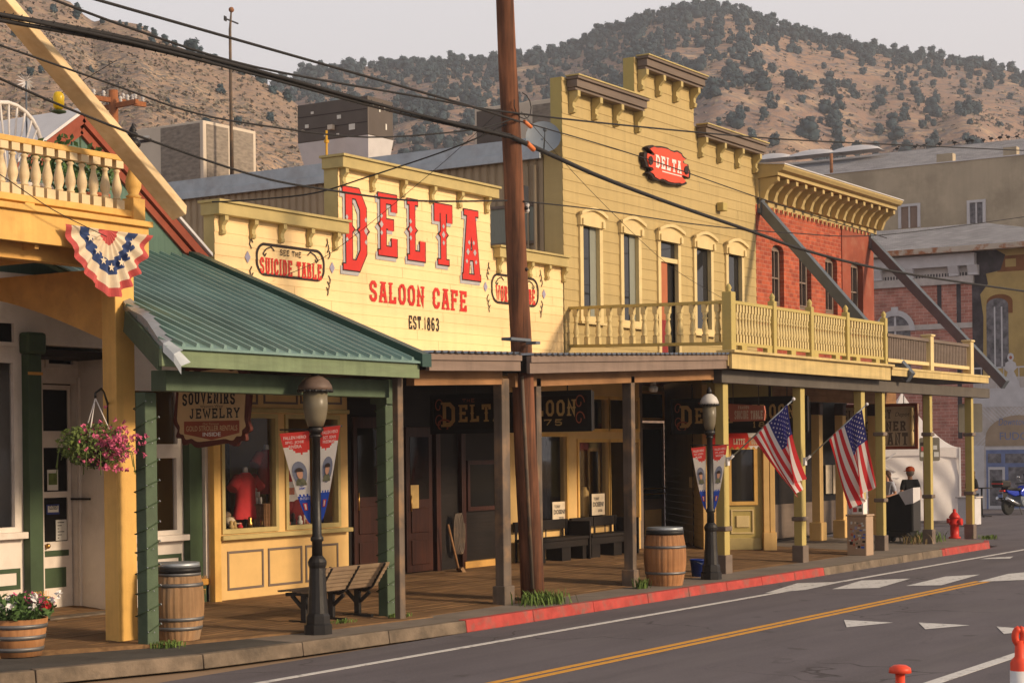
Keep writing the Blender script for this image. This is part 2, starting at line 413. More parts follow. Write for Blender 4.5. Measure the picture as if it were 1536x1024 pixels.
# ---------------------------------------------------------------- light and sky
SUN_AZ = R(-80)      # where the sun stands, measured from +X towards +Y
SUN_EL = R(22)
w = bpy.data.worlds.new('World'); S.world = w; w.use_nodes = True
nt = w.node_tree; bg = nt.nodes['Background']
sky = nt.nodes.new('ShaderNodeTexSky'); sky.sky_type = 'NISHITA'; sky.sun_disc = False
sky.sun_elevation = SUN_EL; sky.sun_rotation = math.pi / 2 - SUN_AZ; sky.dust_density = 6; sky.air_density = 1.6; sky.ozone_density = .6
tc = nt.nodes.new('ShaderNodeTexCoord'); sp = nt.nodes.new('ShaderNodeSeparateXYZ'); nt.links.new(tc.outputs['Generated'], sp.inputs[0])
cr = nt.nodes.new('ShaderNodeValToRGB'); nt.links.new(sp.outputs['Z'], cr.inputs[0])
SKYK = 1.12
e = cr.color_ramp.elements
e[0].position = 0.; e[0].color = (.78 * SKYK, .715 * SKYK, .715 * SKYK, 1)
e[1].position = .95; e[1].color = (.25, .26, .29, 1)
q = e.new(.3); q.color = (.84, .80, .82, 1)
q = e.new(.5); q.color = (.44, .43, .46, 1)
mul = nt.nodes.new('ShaderNodeVectorMath'); mul.operation = 'SCALE'; mul.inputs['Scale'].default_value = .03
nt.links.new(sky.outputs[0], mul.inputs[0])
add = nt.nodes.new('ShaderNodeVectorMath'); nt.links.new(mul.outputs[0], add.inputs[0])
sc2 = nt.nodes.new('ShaderNodeVectorMath'); sc2.operation = 'SCALE'; sc2.inputs['Scale'].default_value = .95
nt.links.new(cr.outputs[0], sc2.inputs[0]); nt.links.new(sc2.outputs[0], add.inputs[1])
nt.links.new(add.outputs[0], bg.inputs['Color']); bg.inputs['Strength'].default_value = 1.0
sl = bpy.data.lights.new('sun', 'SUN'); so = bpy.data.objects.new('sun', sl); COL.objects.link(so)
sl.energy = 4.0; sl.angle = R(8); sl.color = (1, .78, .54)
dirv = V((math.cos(SUN_AZ) * math.cos(SUN_EL), math.sin(SUN_AZ) * math.cos(SUN_EL), math.sin(SUN_EL)))
so.rotation_euler = (-dirv).to_track_quat('-Z', 'Y').to_euler(); so.location = (20, -20, 40)
S.view_settings.view_transform = 'Standard'; S.view_settings.look = 'None'; S.view_settings.exposure = 0; S.view_settings.gamma = 1
S.cycles.max_bounces = 6; S.cycles.transparent_max_bounces = 12; S.cycles.volume_bounces = 0
S.cycles.use_denoising = True

# ---------------------------------------------------------------- materials used all over
M = {}
M['asphalt'] = mk('asphalt', (.125, .111, .122, 1), .9, .12, 1.1, .35, 120, stretch=(.35, 1.3, 1), dirt=(.155, .14, .145, 1), da=.7, ds=.6, spec=.2)
_m = M['asphalt']; _nt = _m.node_tree; _b = _nt.nodes['Principled BSDF']; _tc = _n(_nt, 'ShaderNodeTexCoord')
_old = _b.inputs['Base Color'].links[0].from_socket
_vo = _n(_nt, 'ShaderNodeTexVoronoi', feature='DISTANCE_TO_EDGE'); _vo.inputs['Scale'].default_value = .38
_wp = _n(_nt, 'ShaderNodeVectorMath', operation='ADD'); _nz = _n(_nt, 'ShaderNodeTexNoise'); _nz.inputs['Scale'].default_value = 1.3; _nt.links.new(_tc.outputs['Object'], _nz.inputs['Vector'])
_nt.links.new(_tc.outputs['Object'], _wp.inputs[0]); _nt.links.new(_nz.outputs['Color'], _wp.inputs[1]); _nt.links.new(_wp.outputs[0], _vo.inputs['Vector'])
_ck = _range(_nt, _vo.outputs['Distance'], .003, .011, .75, 0); _mk = _range(_nt, _noise(_nt, _tc.outputs['Object'], .22, 3), .5, .6)
_mm = _n(_nt, 'ShaderNodeMath', operation='MULTIPLY'); _nt.links.new(_ck, _mm.inputs[0]); _nt.links.new(_mk, _mm.inputs[1])
_c = _mix(_nt, _mm.outputs[0], _old, (.035, .03, .03, 1))
_mp = _n(_nt, 'ShaderNodeMapping'); _mp.inputs['Scale'].default_value = (.05, 1.6, 1); _nt.links.new(_tc.outputs['Object'], _mp.inputs['Vector'])
_c = _mix(_nt, _range(_nt, _noise(_nt, _mp.outputs[0], 1., 4), .5, .75, 0, .45), _c, (.075, .066, .068, 1))       # worn wheel tracks along the lanes
_c = _mix(_nt, _range(_nt, _noise(_nt, _tc.outputs['Object'], 1.7, 2, .4), .68, .74, 0, .5), _c, (.06, .053, .052, 1))      # oil spots
_c = _mix(_nt, _range(_nt, _noise(_nt, _tc.outputs['Object'], 26, 2, .5), .56, .7, 0, .35), _c, (.2, .18, .18, 1))
_nt.links.new(_c, _b.inputs['Base Color'])
M['asphalt_old'] = mk('old asphalt', (.075, .068, .06, 1), .95, .2, 2.2, .5, 60, dirt=(.03, .027, .025, 1), da=.8, ds=1.4)
M['white_line'] = mk('worn white road paint', (.62, .6, .58, 1), .8, .1, 6, .1, dirt=(.12, .11, .11, 1), da=.75, ds=6, dr=(.52, .66))
M['amber_line'] = mk('amber road paint', (.62, .3, .04, 1), .8, .1, 6, .1, dirt=(.1, .08, .05, 1), da=.7, ds=6, dr=(.56, .7))
M['kerb'] = mk('weathered concrete', (.18, .138, .10, 1), .95, .3, 3, .9, 24, dirt=(.06, .05, .04, 1), da=.75, ds=2.4, dr=(.45, .7))
M['kerb_red'] = mk('red kerb paint', (.40, .06, .05, 1), .9, .2, 5, .7, 24, dirt=(.17, .12, .10, 1), da=.75, ds=3.2, dr=(.5, .68))
M['walk'] = mk('sidewalk concrete', (.2, .165, .135, 1), .95, .2, 2.4, .5, 40, dirt=(.09, .075, .06, 1), da=.7, ds=1.2)
M['plank'] = wood('boardwalk planks', (.27, .155, .07, 1), (.12, .066, .032, 1), 'x', .85, .8)
M['dirt'] = mk('dry earth', (.28, .19, .12, 1), 1, .25, .3, .2, 3)

# ---------------------------------------------------------------- ground, road, kerb, walks
m = MB(); m.face([(-390, -190, -.05), (1240, -190, -.05), (1240, 1240, -.05), (-390, 1240, -.05)])
tag(m.build('ground', M['dirt'], origin=(0, 0, 0)), kind='structure')
m = MB()
for a in range(-60, 140, 20):
    m.face([(a, -24, 0), (a + 20, -24, 0), (a + 20, 14.02, 0), (a, 14.02, 0)])
m.face([(44.2, 14.02, 0), (140, 14.02, 0), (140, 60, 0), (44.2, 60, 0)])
tag(m.build('road', M['asphalt'], origin=(0, 0, 0)), kind='structure')
def strip(name, mat, pts, z=.004):
    m = MB(); m.face([(x, y, z) for x, y in pts]); return tag(m.build(name, mat), kind='structure')
# edge line, centre lines, near lane line
m = MB(); m.box(6, 12.94, .002, 70, 13.05, .005); tag(m.build('edge_line', M['white_line']), kind='structure')
m = MB(); m.box(4, 10.50, .002, 32.6, 10.60, .005); m.box(4, 10.68, .002, 32.6, 10.78, .005); tag(m.build('centre_line', M['amber_line']), kind='structure')
m = MB(); m.box(12, 6.48, .002, 60, 6.64, .005); tag(m.build('lane_line', M['white_line']), kind='structure')
# crosswalk bars (parallel to the traffic) and the row of yield triangles before it
def quadpx(m, pts, z=.006): m.face([pz_(x, y, z) for x, y in pts])
for q in ([(1147, 889), (1196, 874), (1264, 872), (1208, 884)], [(1248, 883), (1292, 870), (1366, 867), (1318, 881)],
          [(1359, 878), (1418, 864), (1470, 861), (1412, 877)], [(1466, 872), (1512, 860), (1600, 852), (1560, 868)],
          [(1468, 838), (1484, 836), (1520, 834), (1515, 837)]):
    m = MB(); quadpx(m, q); tag(m.build('crosswalk_bar', M['white_line']), kind='structure')
for q in ([(1266, 929), (1340, 933), (1270, 940)], [(1378, 933), (1455, 937), (1388, 943)], [(1495, 939), (1560, 944), (1506, 950)]):
    m = MB(); quadpx(m, q); tag(m.build('yield_triangle', M['white_line']), kind='structure')

KERB = [(-30, 18), (6, 17.2), (12.2, 15.75), (13.9, 15.2), (15.9, 14.55), (17.5, 14.35), (20.8, 14.12), (26, 14.05), (31.6, 13.92), (36, 13.9), (40, 13.9), (43.2, 13.9), (44.1, 14.2), (44.6, 15.2), (44.7, 17), (44.7, 30)]
def kerb_piece(name, mat, pts, w=.16, h=.15, gap=0.006):
    m = MB(); n = []
    for i, p in enumerate(pts):
        a = V(pts[max(i - 1, 0)]); b = V(pts[min(i + 1, len(pts) - 1)]); d = (b - a).normalized(); n.append(V((-d.y, d.x)))
    for (p, q, a, b) in zip(pts, pts[1:], n, n[1:]):
        p, q = V(p), V(q); L_ = (q - p).length; k = max(1, round(L_ / 1.5)); r0, r1 = rnd.uniform(-.008, .008), rnd.uniform(-.008, .008)
        p2, q2 = p + a * w, q + b * w
        for i in range(k):
            t0, t1 = i / k + gap / L_, (i + 1) / k - gap / L_
            A, B, C, D = p.lerp(q, t0), p.lerp(q, t1), p2.lerp(q2, t1), p2.lerp(q2, t0); j = rnd.uniform(-.006, .006)
            f = V((a.x, a.y)) * .025
            m.hexa([(A.x, A.y, -.02), (B.x, B.y, -.02), (C.x, C.y, -.02), (D.x, D.y, -.02),
                    (A.x + f.x, A.y + f.y, h + j), (B.x + f.x, B.y + f.y, h + j), (C.x, C.y, h + j), (D.x, D.y, h + j)])
    return tag(m.build(name, mat, bevel=.012), kind='structure')
def cut(x0, x1):
    f = lambda x: next((a[1] + (b[1] - a[1]) * (x - a[0]) / (b[0] - a[0]) for a, b in zip(KERB, KERB[1:]) if a[0] <= x <= b[0]))
    return [(x0, f(x0))] + [p for p in KERB[:12] if x0 < p[0] < x1] + [(x1, f(x1))]
kerb_piece('kerb', M['kerb'], cut(-30, 20.8))
kerb_piece('red_kerb', M['kerb_red'], cut(20.8, 33.0))
kerb_piece('kerb', M['kerb'], cut(33.0, 39.8))
kerb_piece('red_kerb', M['kerb_red'], cut(39.8, 43.2) + KERB[12:14])
kerb_piece('kerb', M['kerb'], KERB[13:])
# paved strip between kerb and boards, stained darker asphalt at the near end
m = MB()
for a, b in zip(KERB[:13], KERB[1:13]):
    if b[0] > 17.6 and a[0] >= 17.5:
        m.face([(a[0], a[1] + .15, .147), (b[0], b[1] + .15, .147), (b[0], max(15.02, 15.27 - .1 * (b[0] - 18.5)), .15), (a[0], 15.5 if a[0] < 18 else 15.02, .15)])
m.face([(44.1, 14.38, .147), (44.43, 15.2, .147), (44.53, 17.0, .15), (44.53, 30, .17), (38.4, 30, .17), (38.4, 15.0, .15), (43.2, 15.0, .15)])
tag(m.build('sidewalk', M['walk'], origin=(0, 0, 0)), kind='structure')
BWE = [(-30, 24), (10, 18.6), (14.2, 16.75), (16.4, 15.72), (18.5, 15.25), (21, 15.0), (60, 15.0)]    # outer edge of the boards
m = MB()
fk = lambda x: next((a[1] + (b[1] - a[1]) * (x - a[0]) / (b[0] - a[0]) for a, b in zip(KERB, KERB[1:]) if a[0] <= x <= b[0]))
fe = lambda x: next((a[1] + (b[1] - a[1]) * (x - a[0]) / (b[0] - a[0]) for a, b in zip(BWE, BWE[1:]) if a[0] <= x <= b[0]))
xs_ = sorted({p[0] for p in KERB[:5]} | {p[0] for p in BWE if -30 <= p[0] < 17.5} | {17.5})
for a, b in zip(xs_, xs_[1:]): m.face([(a, fk(a) + .15, .147), (b, fk(b) + .15, .147), (b, fe(b) + .6, .15), (a, fe(a) + .6, .15)])
tag(m.build('sidewalk', M['asphalt_old'], origin=(0, 0, 0)), kind='structure')
# the boardwalk: planks along the street, rising gently to the shop fronts
BWZ = lambda y: .155 + .034 * (y - 15.0)
m = MB(); y = 15.0; k = 0
while y < 24:
    x = -6 if y > 20 else next(a[0] + (b[0] - a[0]) * (a[1] - y) / (a[1] - b[1] + 1e-9) for a, b in zip(BWE, BWE[1:]) if b[1] <= y)
    x = max(x, -6)
    while x < 38.4:
        x2 = min(38.4, x + rnd.uniform(2.4, 4.6)); z = BWZ(y) + rnd.uniform(-.004, .004); z2 = BWZ(y + .14) + rnd.uniform(-.003, .003)
        m.hexa([(x, y, .0), (x2 - .008, y, .0), (x2 - .008, y + .134, .0), (x, y + .134, .0), (x, y, z), (x2 - .008, y, z), (x2 - .008, y + .134, z2), (x, y + .134, z2)])
        x = x2
    y += .142
for a, b in zip(BWE[1:-1], BWE[2:-1]):        # edging board closing the ragged plank ends
    A, B = V((*a, BWZ(a[1]) - .095)), V((*b, BWZ(b[1]) - .095)); m.bar(A, B, .34, .21, up=(0, 0, 1))
tag(m.build('boardwalk', M['plank'], origin=(0, 0, 0)), kind='structure')

# ---------------------------------------------------------------- hills
def hillmat(name, c1, c2, c3, bush, bs, thr, road=None):
    m, nt, b = _new(name); tc = _n(nt, 'ShaderNodeTexCoord'); v = tc.outputs['Object']
    c = _mix(nt, _range(nt, _noise(nt, v, .02, 6, .6), .35, .65), c1, c2)
    c = _mix(nt, _range(nt, _noise(nt, v, .055, 5, .6), .53, .68, 0, .85), c, c3)
    mp = _n(nt, 'ShaderNodeMapping'); mp.inputs['Scale'].default_value = (1, 1, 1.9); nt.links.new(v, mp.inputs['Vector'])
    g = _range(nt, _noise(nt, mp.outputs[0], bs, 3, .6), thr, thr + .07)
    d = _range(nt, _noise(nt, v, .03, 4), .3, .6, .25, 1.)
    mm = _n(nt, 'ShaderNodeMath', operation='MULTIPLY'); nt.links.new(g, mm.inputs[0]); nt.links.new(d, mm.inputs[1])
    c = _mix(nt, mm.outputs[0], c, bush)
    nt.links.new(c, b.inputs['Base Color']); b.inputs['Roughness'].default_value = 1; b.inputs['Specular IOR Level'].default_value = 0
    _bump(nt, b, _noise(nt, v, .25, 6, .65), .55, 2.)
    return m
M['hill_far'] = hillmat('haze tinted hillside earth', (.40, .255, .175, 1), (.31, .205, .16, 1), (.52, .375, .25, 1), (.185, .165, .165, 1), .33, .49)  # mauve mixed into the earth colours stands in for distance haze
M['hill_near'] = hillmat('near hillside earth', (.41, .28, .19, 1), (.31, .22, .17, 1), (.52, .37, .24, 1), (.18, .16, .15, 1), .85, .475)
from mathutils import noise as NZ
def interp(tab, x):
    if x <= tab[0][0]: return tab[0][1]
    for a, b in zip(tab, tab[1:]):
        if x <= b[0]:
            t = (x - a[0]) / (b[0] - a[0]); return a[1] + (b[1] - a[1]) * t
    return tab[-1][1]
FARR = [(-1100, 420), (-250, 240), (300, 170), (380, 138), (430, 118), (470, 107), (520, 99), (580, 96), (640, 92), (700, 92), (750, 90), (800, 83), (850, 72), (900, 50), (940, 36), (980, 22), (1020, 13), (1060, 8), (1090, 10), (1130, 22), (1180, 42), (1240, 58), (1300, 72), (1360, 82), (1420, 87), (1470, 95), (1536, 110), (1700, 150), (1900, 190), (2700, 420)]
NEARR = [(-1800, 420), (-1300, 180), (-900, -40), (-600, -150), (-300, -180), (-100, -90), (0, -45), (60, -12), (105, 3), (125, 22), (140, 33), (160, 29), (185, 33), (210, 37), (228, 50), (245, 62), (275, 73), (300, 82), (340, 98), (380, 114), (420, 138), (450, 160), (480, 182), (520, 215), (570, 260), (640, 320), (720, 400)]
def far_pt(x, t):
    D0, D1 = 130., 640.
    d = D0 + (D1 - D0) * t; r = ray(x, interp(FARR, x)); tan = r.z / FP
    top = HC + tan * D1; tt = min(t, 1.)
    prof = tt ** 1.15
    if t > 1: top *= 1 - (t - 1) * .5
    nz = NZ.fractal(V((x * .004, d * .012, 3.1)), 1., 2., 5) * 6 * math.sin(math.pi * min(1, tt)) 
    nz += NZ.noise(V((x * .012, t * 2.0, 9))) * 4 * math.sin(math.pi * tt)
    p = CAM + V((r.x, r.y, 0)) * (d / FP); p.z = prof * top + nz; return p
def near_pt(x, t):
    D0, D1 = 70., 270.
    d = D0 + (D1 - D0) * t; r = ray(x, interp(NEARR, x)); tan = r.z / FP
    top = HC + tan * D1; tt = min(t, 1.)
    if t > 1: top *= 1 - (t - 1) * .6
    nz = NZ.fractal(V((x * .006, d * .02, 7.7)), 1., 2., 5) * 3.2 * math.sin(math.pi * tt)
    p = CAM + V((r.x, r.y, 0)) * (d / FP); p.z = tt ** 1.1 * top + nz; return p
def hill(name, fn, x0, x1, nx, nt_, tmax, mat):
    m = MB(); m.grid(lambda a, b: fn(x0 + (x1 - x0) * a, tmax * b), nx, nt_); return tag(m.build(name, mat, origin=(0, 0, 0)), kind='structure')
hill('hill', far_pt, -1000, 2600, 420, 90, 1.35, M['hill_far'])
hill('hill', near_pt, -1700, 700, 460, 70, 1.25, M['hill_near'])

M['juniper'] = mk('haze tinted juniper', (.052, .08, .094, 1), 1, .45, .5, 0, spec=.05)  # blue in the foliage colour stands in for distance haze
M['sage'] = mk('sagebrush', (.21, .18, .14, 1), 1, .3, .5, 0, spec=.05)
def juniper_mesh(seed, tall):
    global rnd
    keep = rnd; rnd = random.Random(seed); m = MB()
    for _ in range(rnd.randint(7, 10)):
        a = rnd.uniform(0, 6.28); z = rnd.uniform(.1, .68) * tall; q = rnd.uniform(0, .34) * (1 - .5 * z / tall)
        r = rnd.uniform(.22, .34) * (1.15 - .7 * z / tall)
        c = (math.cos(a) * q, math.sin(a) * q, z)
        m.sphere(c, r * .8, 7, 5, .22); m.leaves(c, r * 1.15, 26, .07)
    m.tube([(0, 0, -.12), (.02, 0, .2 * tall)], [.06, .04], 5)
    me = m.build('juniper', M['juniper'], origin=(0, 0, 0)); rnd = keep; return me
PROTO = [juniper_mesh(s, t) for s, t in ((1, .85), (2, .8), (3, 1.25), (4, .95), (5, .75), (6, 1.05))]
spots = []
def far_density(x, t):
    y = interp(FARR, x)
    base = .10
    if x < 830: base = .36 * max(0, min(1, (t - .35) / .3))
    base += .7 * max(0, min(1, (t - .84) / .12)) * (1 if x > 800 else .5)
    if 830 < x < 1130: base += .42 * max(0, min(1, (t - .66) / .25))
    if 900 < x < 1160 and t > .5: base += .15
    if x > 1450: base *= .6
    return base
hr = random.Random(21)
def placed(fn, x, t, s): spots.append((fn(x, t), s))
n = 0
while n < 1900:
    x = hr.uniform(380, 1560); t = hr.uniform(.28, 1.0)
    if t > .985: t = hr.uniform(.95, 1.0)
    if hr.random() < far_density(x, t) * (.25 + .75 * (NZ.noise(V((x * .03, t * 16, 1))) > -.02)):
        n += 1; spots.append((far_pt(x, t), hr.choice((1.4, 1.8, 2.2, 2.6, 3., 3.4, 4.2)) * hr.uniform(.8, 1.25) * (1.15 if t < .75 else 1)))
for x in range(385, 1545, 6):       # along the skyline
    if hr.random() < (.85 if 800 < x < 1330 else .6): spots.append((far_pt(x + hr.uniform(-4, 4), hr.uniform(.955, .99)), hr.uniform(3., 5.2)))
near_spots = [(x, t, s) for x, t, s in ((80, .93, 2.6), (116, .985, 3.2), (113, .95, 2.6), (153, .985, 1.8), (180, .985, 1.3), (190, .985, 1.2), (209, .96, 2.2), (218, .985, 2.0), (230, .99, 2.2), (228, .94, 2.8), (247, .985, 2.8), (262, .99, 2.6),
    (285, .99, 4.6), (300, .97, 3.4), (322, .985, 3.4), (345, .985, 2.8), (362, .98, 3.2), (136, .55, 4.8), (135, .78, 1.9), (308, .63, 2.6), (372, .55, 3.4), (45, .6, 1.9), (60, .62, 1.7), (20, .72, 2), (330, .84, 2.2), (410, .96, 3.0), (392, .985, 3.0), (430, .97, 3.2), (45, .88, 2.2), (16, .9, 2.4), (250, .7, 1.6), (355, .72, 2.2), (405, .8, 2.4), (430, .62, 2.4))]
for x, t, s in near_spots: spots.append((near_pt(x, t), s * .62))
def dist(p): return (V((p.x, p.y, 0))).length
spots.sort(key=lambda q: -q[1] / dist(q[0]))
for i, (p, s) in enumerate(spots[:295]):
    src = PROTO[hr.randrange(6)]
    o = src.copy(); COL.objects.link(o)
    o.name = 'juniper_tree'
    o.location = p; o.scale = (s * hr.uniform(.9, 1.25), s * hr.uniform(.9, 1.25), s * hr.uniform(.85, 1.1)); o.rotation_euler.z = hr.uniform(0, 6.28)
    tag(o, 'dark rounded juniper tree growing on the dry hillside above the town', 'tree', 'junipers dotted over the hillside')
base = []
for q in PROTO: base.append(([v.co.copy() for v in q.data.vertices], [tuple(f.vertices) for f in q.data.polygons]))
m = MB()
for p, s in spots[295:]:
    vs, fs = base[hr.randrange(6)]; a = hr.uniform(0, 6.28); ca, sa = math.cos(a), math.sin(a); b = len(m.v); k = s * hr.uniform(.9, 1.15)
    m.v += [(p.x + (v.x * ca - v.y * sa) * k, p.y + (v.x * sa + v.y * ca) * k, p.z + v.z * s) for v in vs]
    for f in fs: m.idx([b + i for i in f])
tag(m.build('juniper_wood', M['juniper'], origin=(0, 0, 0)), kind='stuff')
for q in PROTO: bpy.data.objects.remove(q)
m = MB()
for _ in range(6500):
    if hr.random() < .6:
        x = hr.uniform(380, 1560); t = hr.uniform(.2, .97); p = far_pt(x, t); s = hr.uniform(.4, .9)
    else:
        x = hr.uniform(-20, 470); t = hr.uniform(.35, .98); p = near_pt(x, t); s = hr.uniform(.2, .42)
    for _k in range(3):
        c = p + V((hr.uniform(-1, 1), hr.uniform(-1, 1), hr.uniform(0, .55))) * s
        u = V((hr.gauss(0, 1), hr.gauss(0, 1), hr.gauss(0, .6))).normalized() * s * .8; v_ = u.cross(V((hr.gauss(0, 1), hr.gauss(0, 1), hr.gauss(0, 1)))).normalized() * s * .6
        m.face([c - u, c - v_, c + u, c + v_])
tag(m.build('sagebrush', M['sage'], origin=(0, 0, 0)), kind='stuff')

# smoke haze between the street and the hills
hz = MB().box(-400, -200, -1.5, 1250, 1250, 215).build('haze', [], origin=(0, 0, 0)); tag(hz, kind='stuff')
hm = bpy.data.materials.new('haze'); hm.use_nodes = True; nt = hm.node_tree; nt.nodes.clear()
out = nt.nodes.new('ShaderNodeOutputMaterial'); pv = nt.nodes.new('ShaderNodeVolumePrincipled')
pv.inputs['Color'].default_value = (.90, .9, .96, 1); pv.inputs['Density'].default_value = .0005; pv.inputs['Anisotropy'].default_value = .2
nt.links.new(pv.outputs[0], out.inputs['Volume']); hz.data.materials.append(hm)
# ---------------------------------------------------------------- paints for the shops
M['white'] = mk('cream white paint', (.74, .66, .58, 1), .6, .06, 3, .15, 50, dirt=(.38, .3, .22, 1), da=.4, ds=1.6)
M['dkgreen'] = mk('dark green paint', (.045, .075, .035, 1), .55, .15, 4, .2, 50)
M['green'] = mk('weathered green paint', (.075, .11, .066, 1), .7, .16, 4, .3, 40, dirt=(.06, .075, .05, 1), da=.6, ds=2.5)
M['green_pale'] = mk('pale green fascia paint', (.165, .215, .12, 1), .7, .14, 4, .3, 40, stretch=(.4, 1, 3), dirt=(.12, .13, .08, 1), da=.6, ds=2.2, streak=.4)
M['gold_trim'] = mk('ochre trim paint', (.6, .3, .06, 1), .6, .1, 5, .15, 40)
M['ochre'] = mk('ochre yellow paint', (.72, .43, .12, 1), .65, .08, 3, .25, 30, dirt=(.45, .22, .06, 1), da=.55, ds=1.8, streak=.3)
M['ochre_end'] = mk('deep ochre paint', (.6, .33, .09, 1), .7, .15, 3, .3, 30, dirt=(.3, .16, .06, 1), da=.6, ds=2)  # darker, browner ochre for deck, beam, brace and threshold
M['cream_turned'] = mk('cream baluster paint', (.7, .55, .33, 1), .6, .07, 5, .15, 40, dirt=(.45, .33, .18, 1), da=.4, ds=4)
M['new_timber'] = wood('pale sawn timber', (.76, .58, .34, 1), (.66, .46, .24, 1), 'x', .7, .5, bump=.2)
M['metal_green'] = mk('green standing seam metal', (.17, .27, .24, 1), .4, .22, 2.2, .12, 6, metal=.25, stretch=(1, .3, 1), dirt=(.27, .34, .32, 1), da=.5, ds=1.3, spec=.5)
M['metal_dkgreen'] = mk('dark green trim metal', (.03, .07, .055, 1), .4, .1, 3, .05, 20, metal=.2, spec=.5)
M['tin_white'] = mk('white metal roofing', (.62, .6, .6, 1), .45, .07, 3, .05, 20, spec=.4)
M['tin'] = mk('galvanised sheet', (.36, .39, .42, 1), .42, .12, 4, .1, 30, metal=.55, dirt=(.22, .19, .17, 1), da=.5, ds=1.5)
M['redtrim'] = mk('barn red trim', (.27, .06, .03, 1), .65, .15, 4, .2, 40)
M['glass'] = glass('dark window glass')
M['glass_dim'] = glass('shaded window glass', (.012, .011, .01, 1)); M['glass_dim'].node_tree.nodes['Principled BSDF'].inputs['Specular IOR Level'].default_value = .12
M['glass_see'] = glass('shop window glass', see=.95)
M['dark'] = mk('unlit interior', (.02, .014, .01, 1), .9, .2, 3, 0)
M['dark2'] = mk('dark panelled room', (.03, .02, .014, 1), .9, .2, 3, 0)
M['black'] = mk('black paint', (.012, .011, .011, 1), .5, .2, 6, .1, 40)
M['iron'] = mk('black cast iron', (.018, .016, .015, 1), .45, .25, 8, .25, 50, metal=.3, spec=.5)
M['brass'] = mk('brass', (.55, .32, .09, 1), .35, .1, 8, 0, metal=.9)
M['gilt'] = mk('gilt lettering', (.5, .33, .12, 1), .5, .1, 8, 0)
M['paper'] = mk('paper', (.68, .66, .6, 1), .8, .05, 8, 0)
M['ink'] = mk('printing ink', (.03, .03, .035, 1), .8, .05, 8, 0)
M['blue'] = mk('blue dye', (.03, .05, .2, 1), .8, .12, 8, 0)
M['red'] = mk('red dye', (.55, .035, .04, 1), .8, .12, 8, 0)
M['cloth_white'] = mk('white cloth', (.75, .7, .66, 1), .85, .06, 8, 0)
M['stain'] = mk('sun faded cream cloth', (.66, .55, .4, 1), .9, .15, 6, 0, dirt=(.45, .3, .16, 1), da=.6, ds=3)
M['red_faded'] = mk('faded red cloth', (.45, .08, .075, 1), .9, .15, 6, 0)
M['blue_faded'] = mk('faded blue cloth', (.035, .06, .16, 1), .9, .15, 6, 0)
M['leaf'] = mk('garden leaves', (.06, .115, .03, 1), .7, .4, 9, 0)
M['leaf2'] = mk('pale leaves', (.11, .15, .035, 1), .7, .35, 9, 0)
M['pink'] = mk('pink petals', (.62, .13, .24, 1), .8, .3, 9, 0)
M['petal_white'] = mk('white petals', (.75, .72, .7, 1), .8, .1, 9, 0)
M['oak'] = wood('barrel oak', (.40, .235, .115, 1), (.26, .145, .07, 1), 'z', .75, .7, dirt=(.22, .17, .12, 1), bump=.4)
M['oak_new'] = wood('orange barrel oak', (.46, .22, .09, 1), (.30, .13, .05, 1), 'z', .7, .7, dirt=(.3, .17, .09, 1), bump=.4)
M['hoop'] = mk('galvanised hoop', (.17, .165, .165, 1), .5, .2, 6, .1, 40, metal=.6)
M['wire'] = mk('black cable', (.02, .018, .018, 1), .7, .2, 3, 0)

def R4(x0, y0, x1, y1, Y):
    """pixel rectangle on the plane y=Y -> (X0, X1, Z0, Z1)"""
    ym = (y0 + y1) / 2; xm = (x0 + x1) / 2
    return py_(x0, ym, Y).x, py_(x1, ym, Y).x, py_(xm, y1, Y).z, py_(xm, y0, Y).z
def RX(x0, y0, x1, y1, X):
    """pixel rectangle on the plane x=X -> (Y0 near, Y1 far, Z0, Z1)"""
    ym = (y0 + y1) / 2; xm = (x0 + x1) / 2
    return px_(x1, ym, X).y, px_(x0, ym, X).y, px_(xm, y1, X).z, px_(xm, y0, X).z

# ================================================================ white-fronted shop under the balcony and the green awning
WY = 18.85; WD = 19.65
shop = thing('shop_building', 'cream white shop front with dark green columns behind the yellow balcony post', 'building', (19, WY, .3))
wz0 = .28
openings = {}
w1 = R4(-60, 535, 25, 800, WY); t1 = R4(-60, 476, 24, 518, WY)
dr_ = R4(66, 575, 116, 912, WD); tr1 = R4(66, 484, 112, 552, WD); rcs = (py_(58, 700, WY).x, py_(166, 700, WY).x)
w2a = R4(172, 580, 268, 672, WY); w2b = R4(172, 680, 268, 804, WY)
X0 = w1[0] - .3; XE = py_(309, 750, WY).x
wl = MB()
holes = [w1, t1, (rcs[0], rcs[1], wz0 - .1, 4.05), w2a, w2b]
def flatwall(mb, x0, x1, z0, z1, Y, holes, t=.12):
    zs = sorted({z0, z1} | {q for h in holes for q in h[2:4] if z0 < q < z1})
    for a, b in zip(zs, zs[1:]):
        iv = [(x0, x1)]
        for h in holes:
            if h[2] < (a + b) / 2 < h[3]:
                iv = [q for i0, i1 in iv for q in ((i0, min(i1, h[0])), (max(i0, h[1]), i1)) if q[1] - q[0] > 1e-4]
        for i0, i1 in iv: mb.box(i0, Y, a, i1, Y + t, b)
flatwall(wl, X0, XE, wz0, 5.0, WY, holes)
rx2 = py_(121, 700, WD).x; wl.hexa([(rcs[1], WY + .121, wz0), (rcs[1] + .1, WY + .121, wz0), (rx2 + .1, WD + .12, wz0), (rx2, WD + .12, wz0), (rcs[1], WY + .121, 4.05), (rcs[1] + .1, WY + .121, 4.05), (rx2 + .1, WD + .12, 4.05), (rx2, WD + .12, 4.05)]); wl.box(rcs[0] - .1, WY + .121, wz0, rcs[0], WD + .12, 4.05); wl.box(rcs[0], WY + .121, 4.05, rx2, WD + .12, 4.15)
flatwall(wl, rcs[0], rx2 - .01, wz0, 4.05, WD, [(dr_[0], dr_[1], wz0 - .1, dr_[3]), tr1], .12)
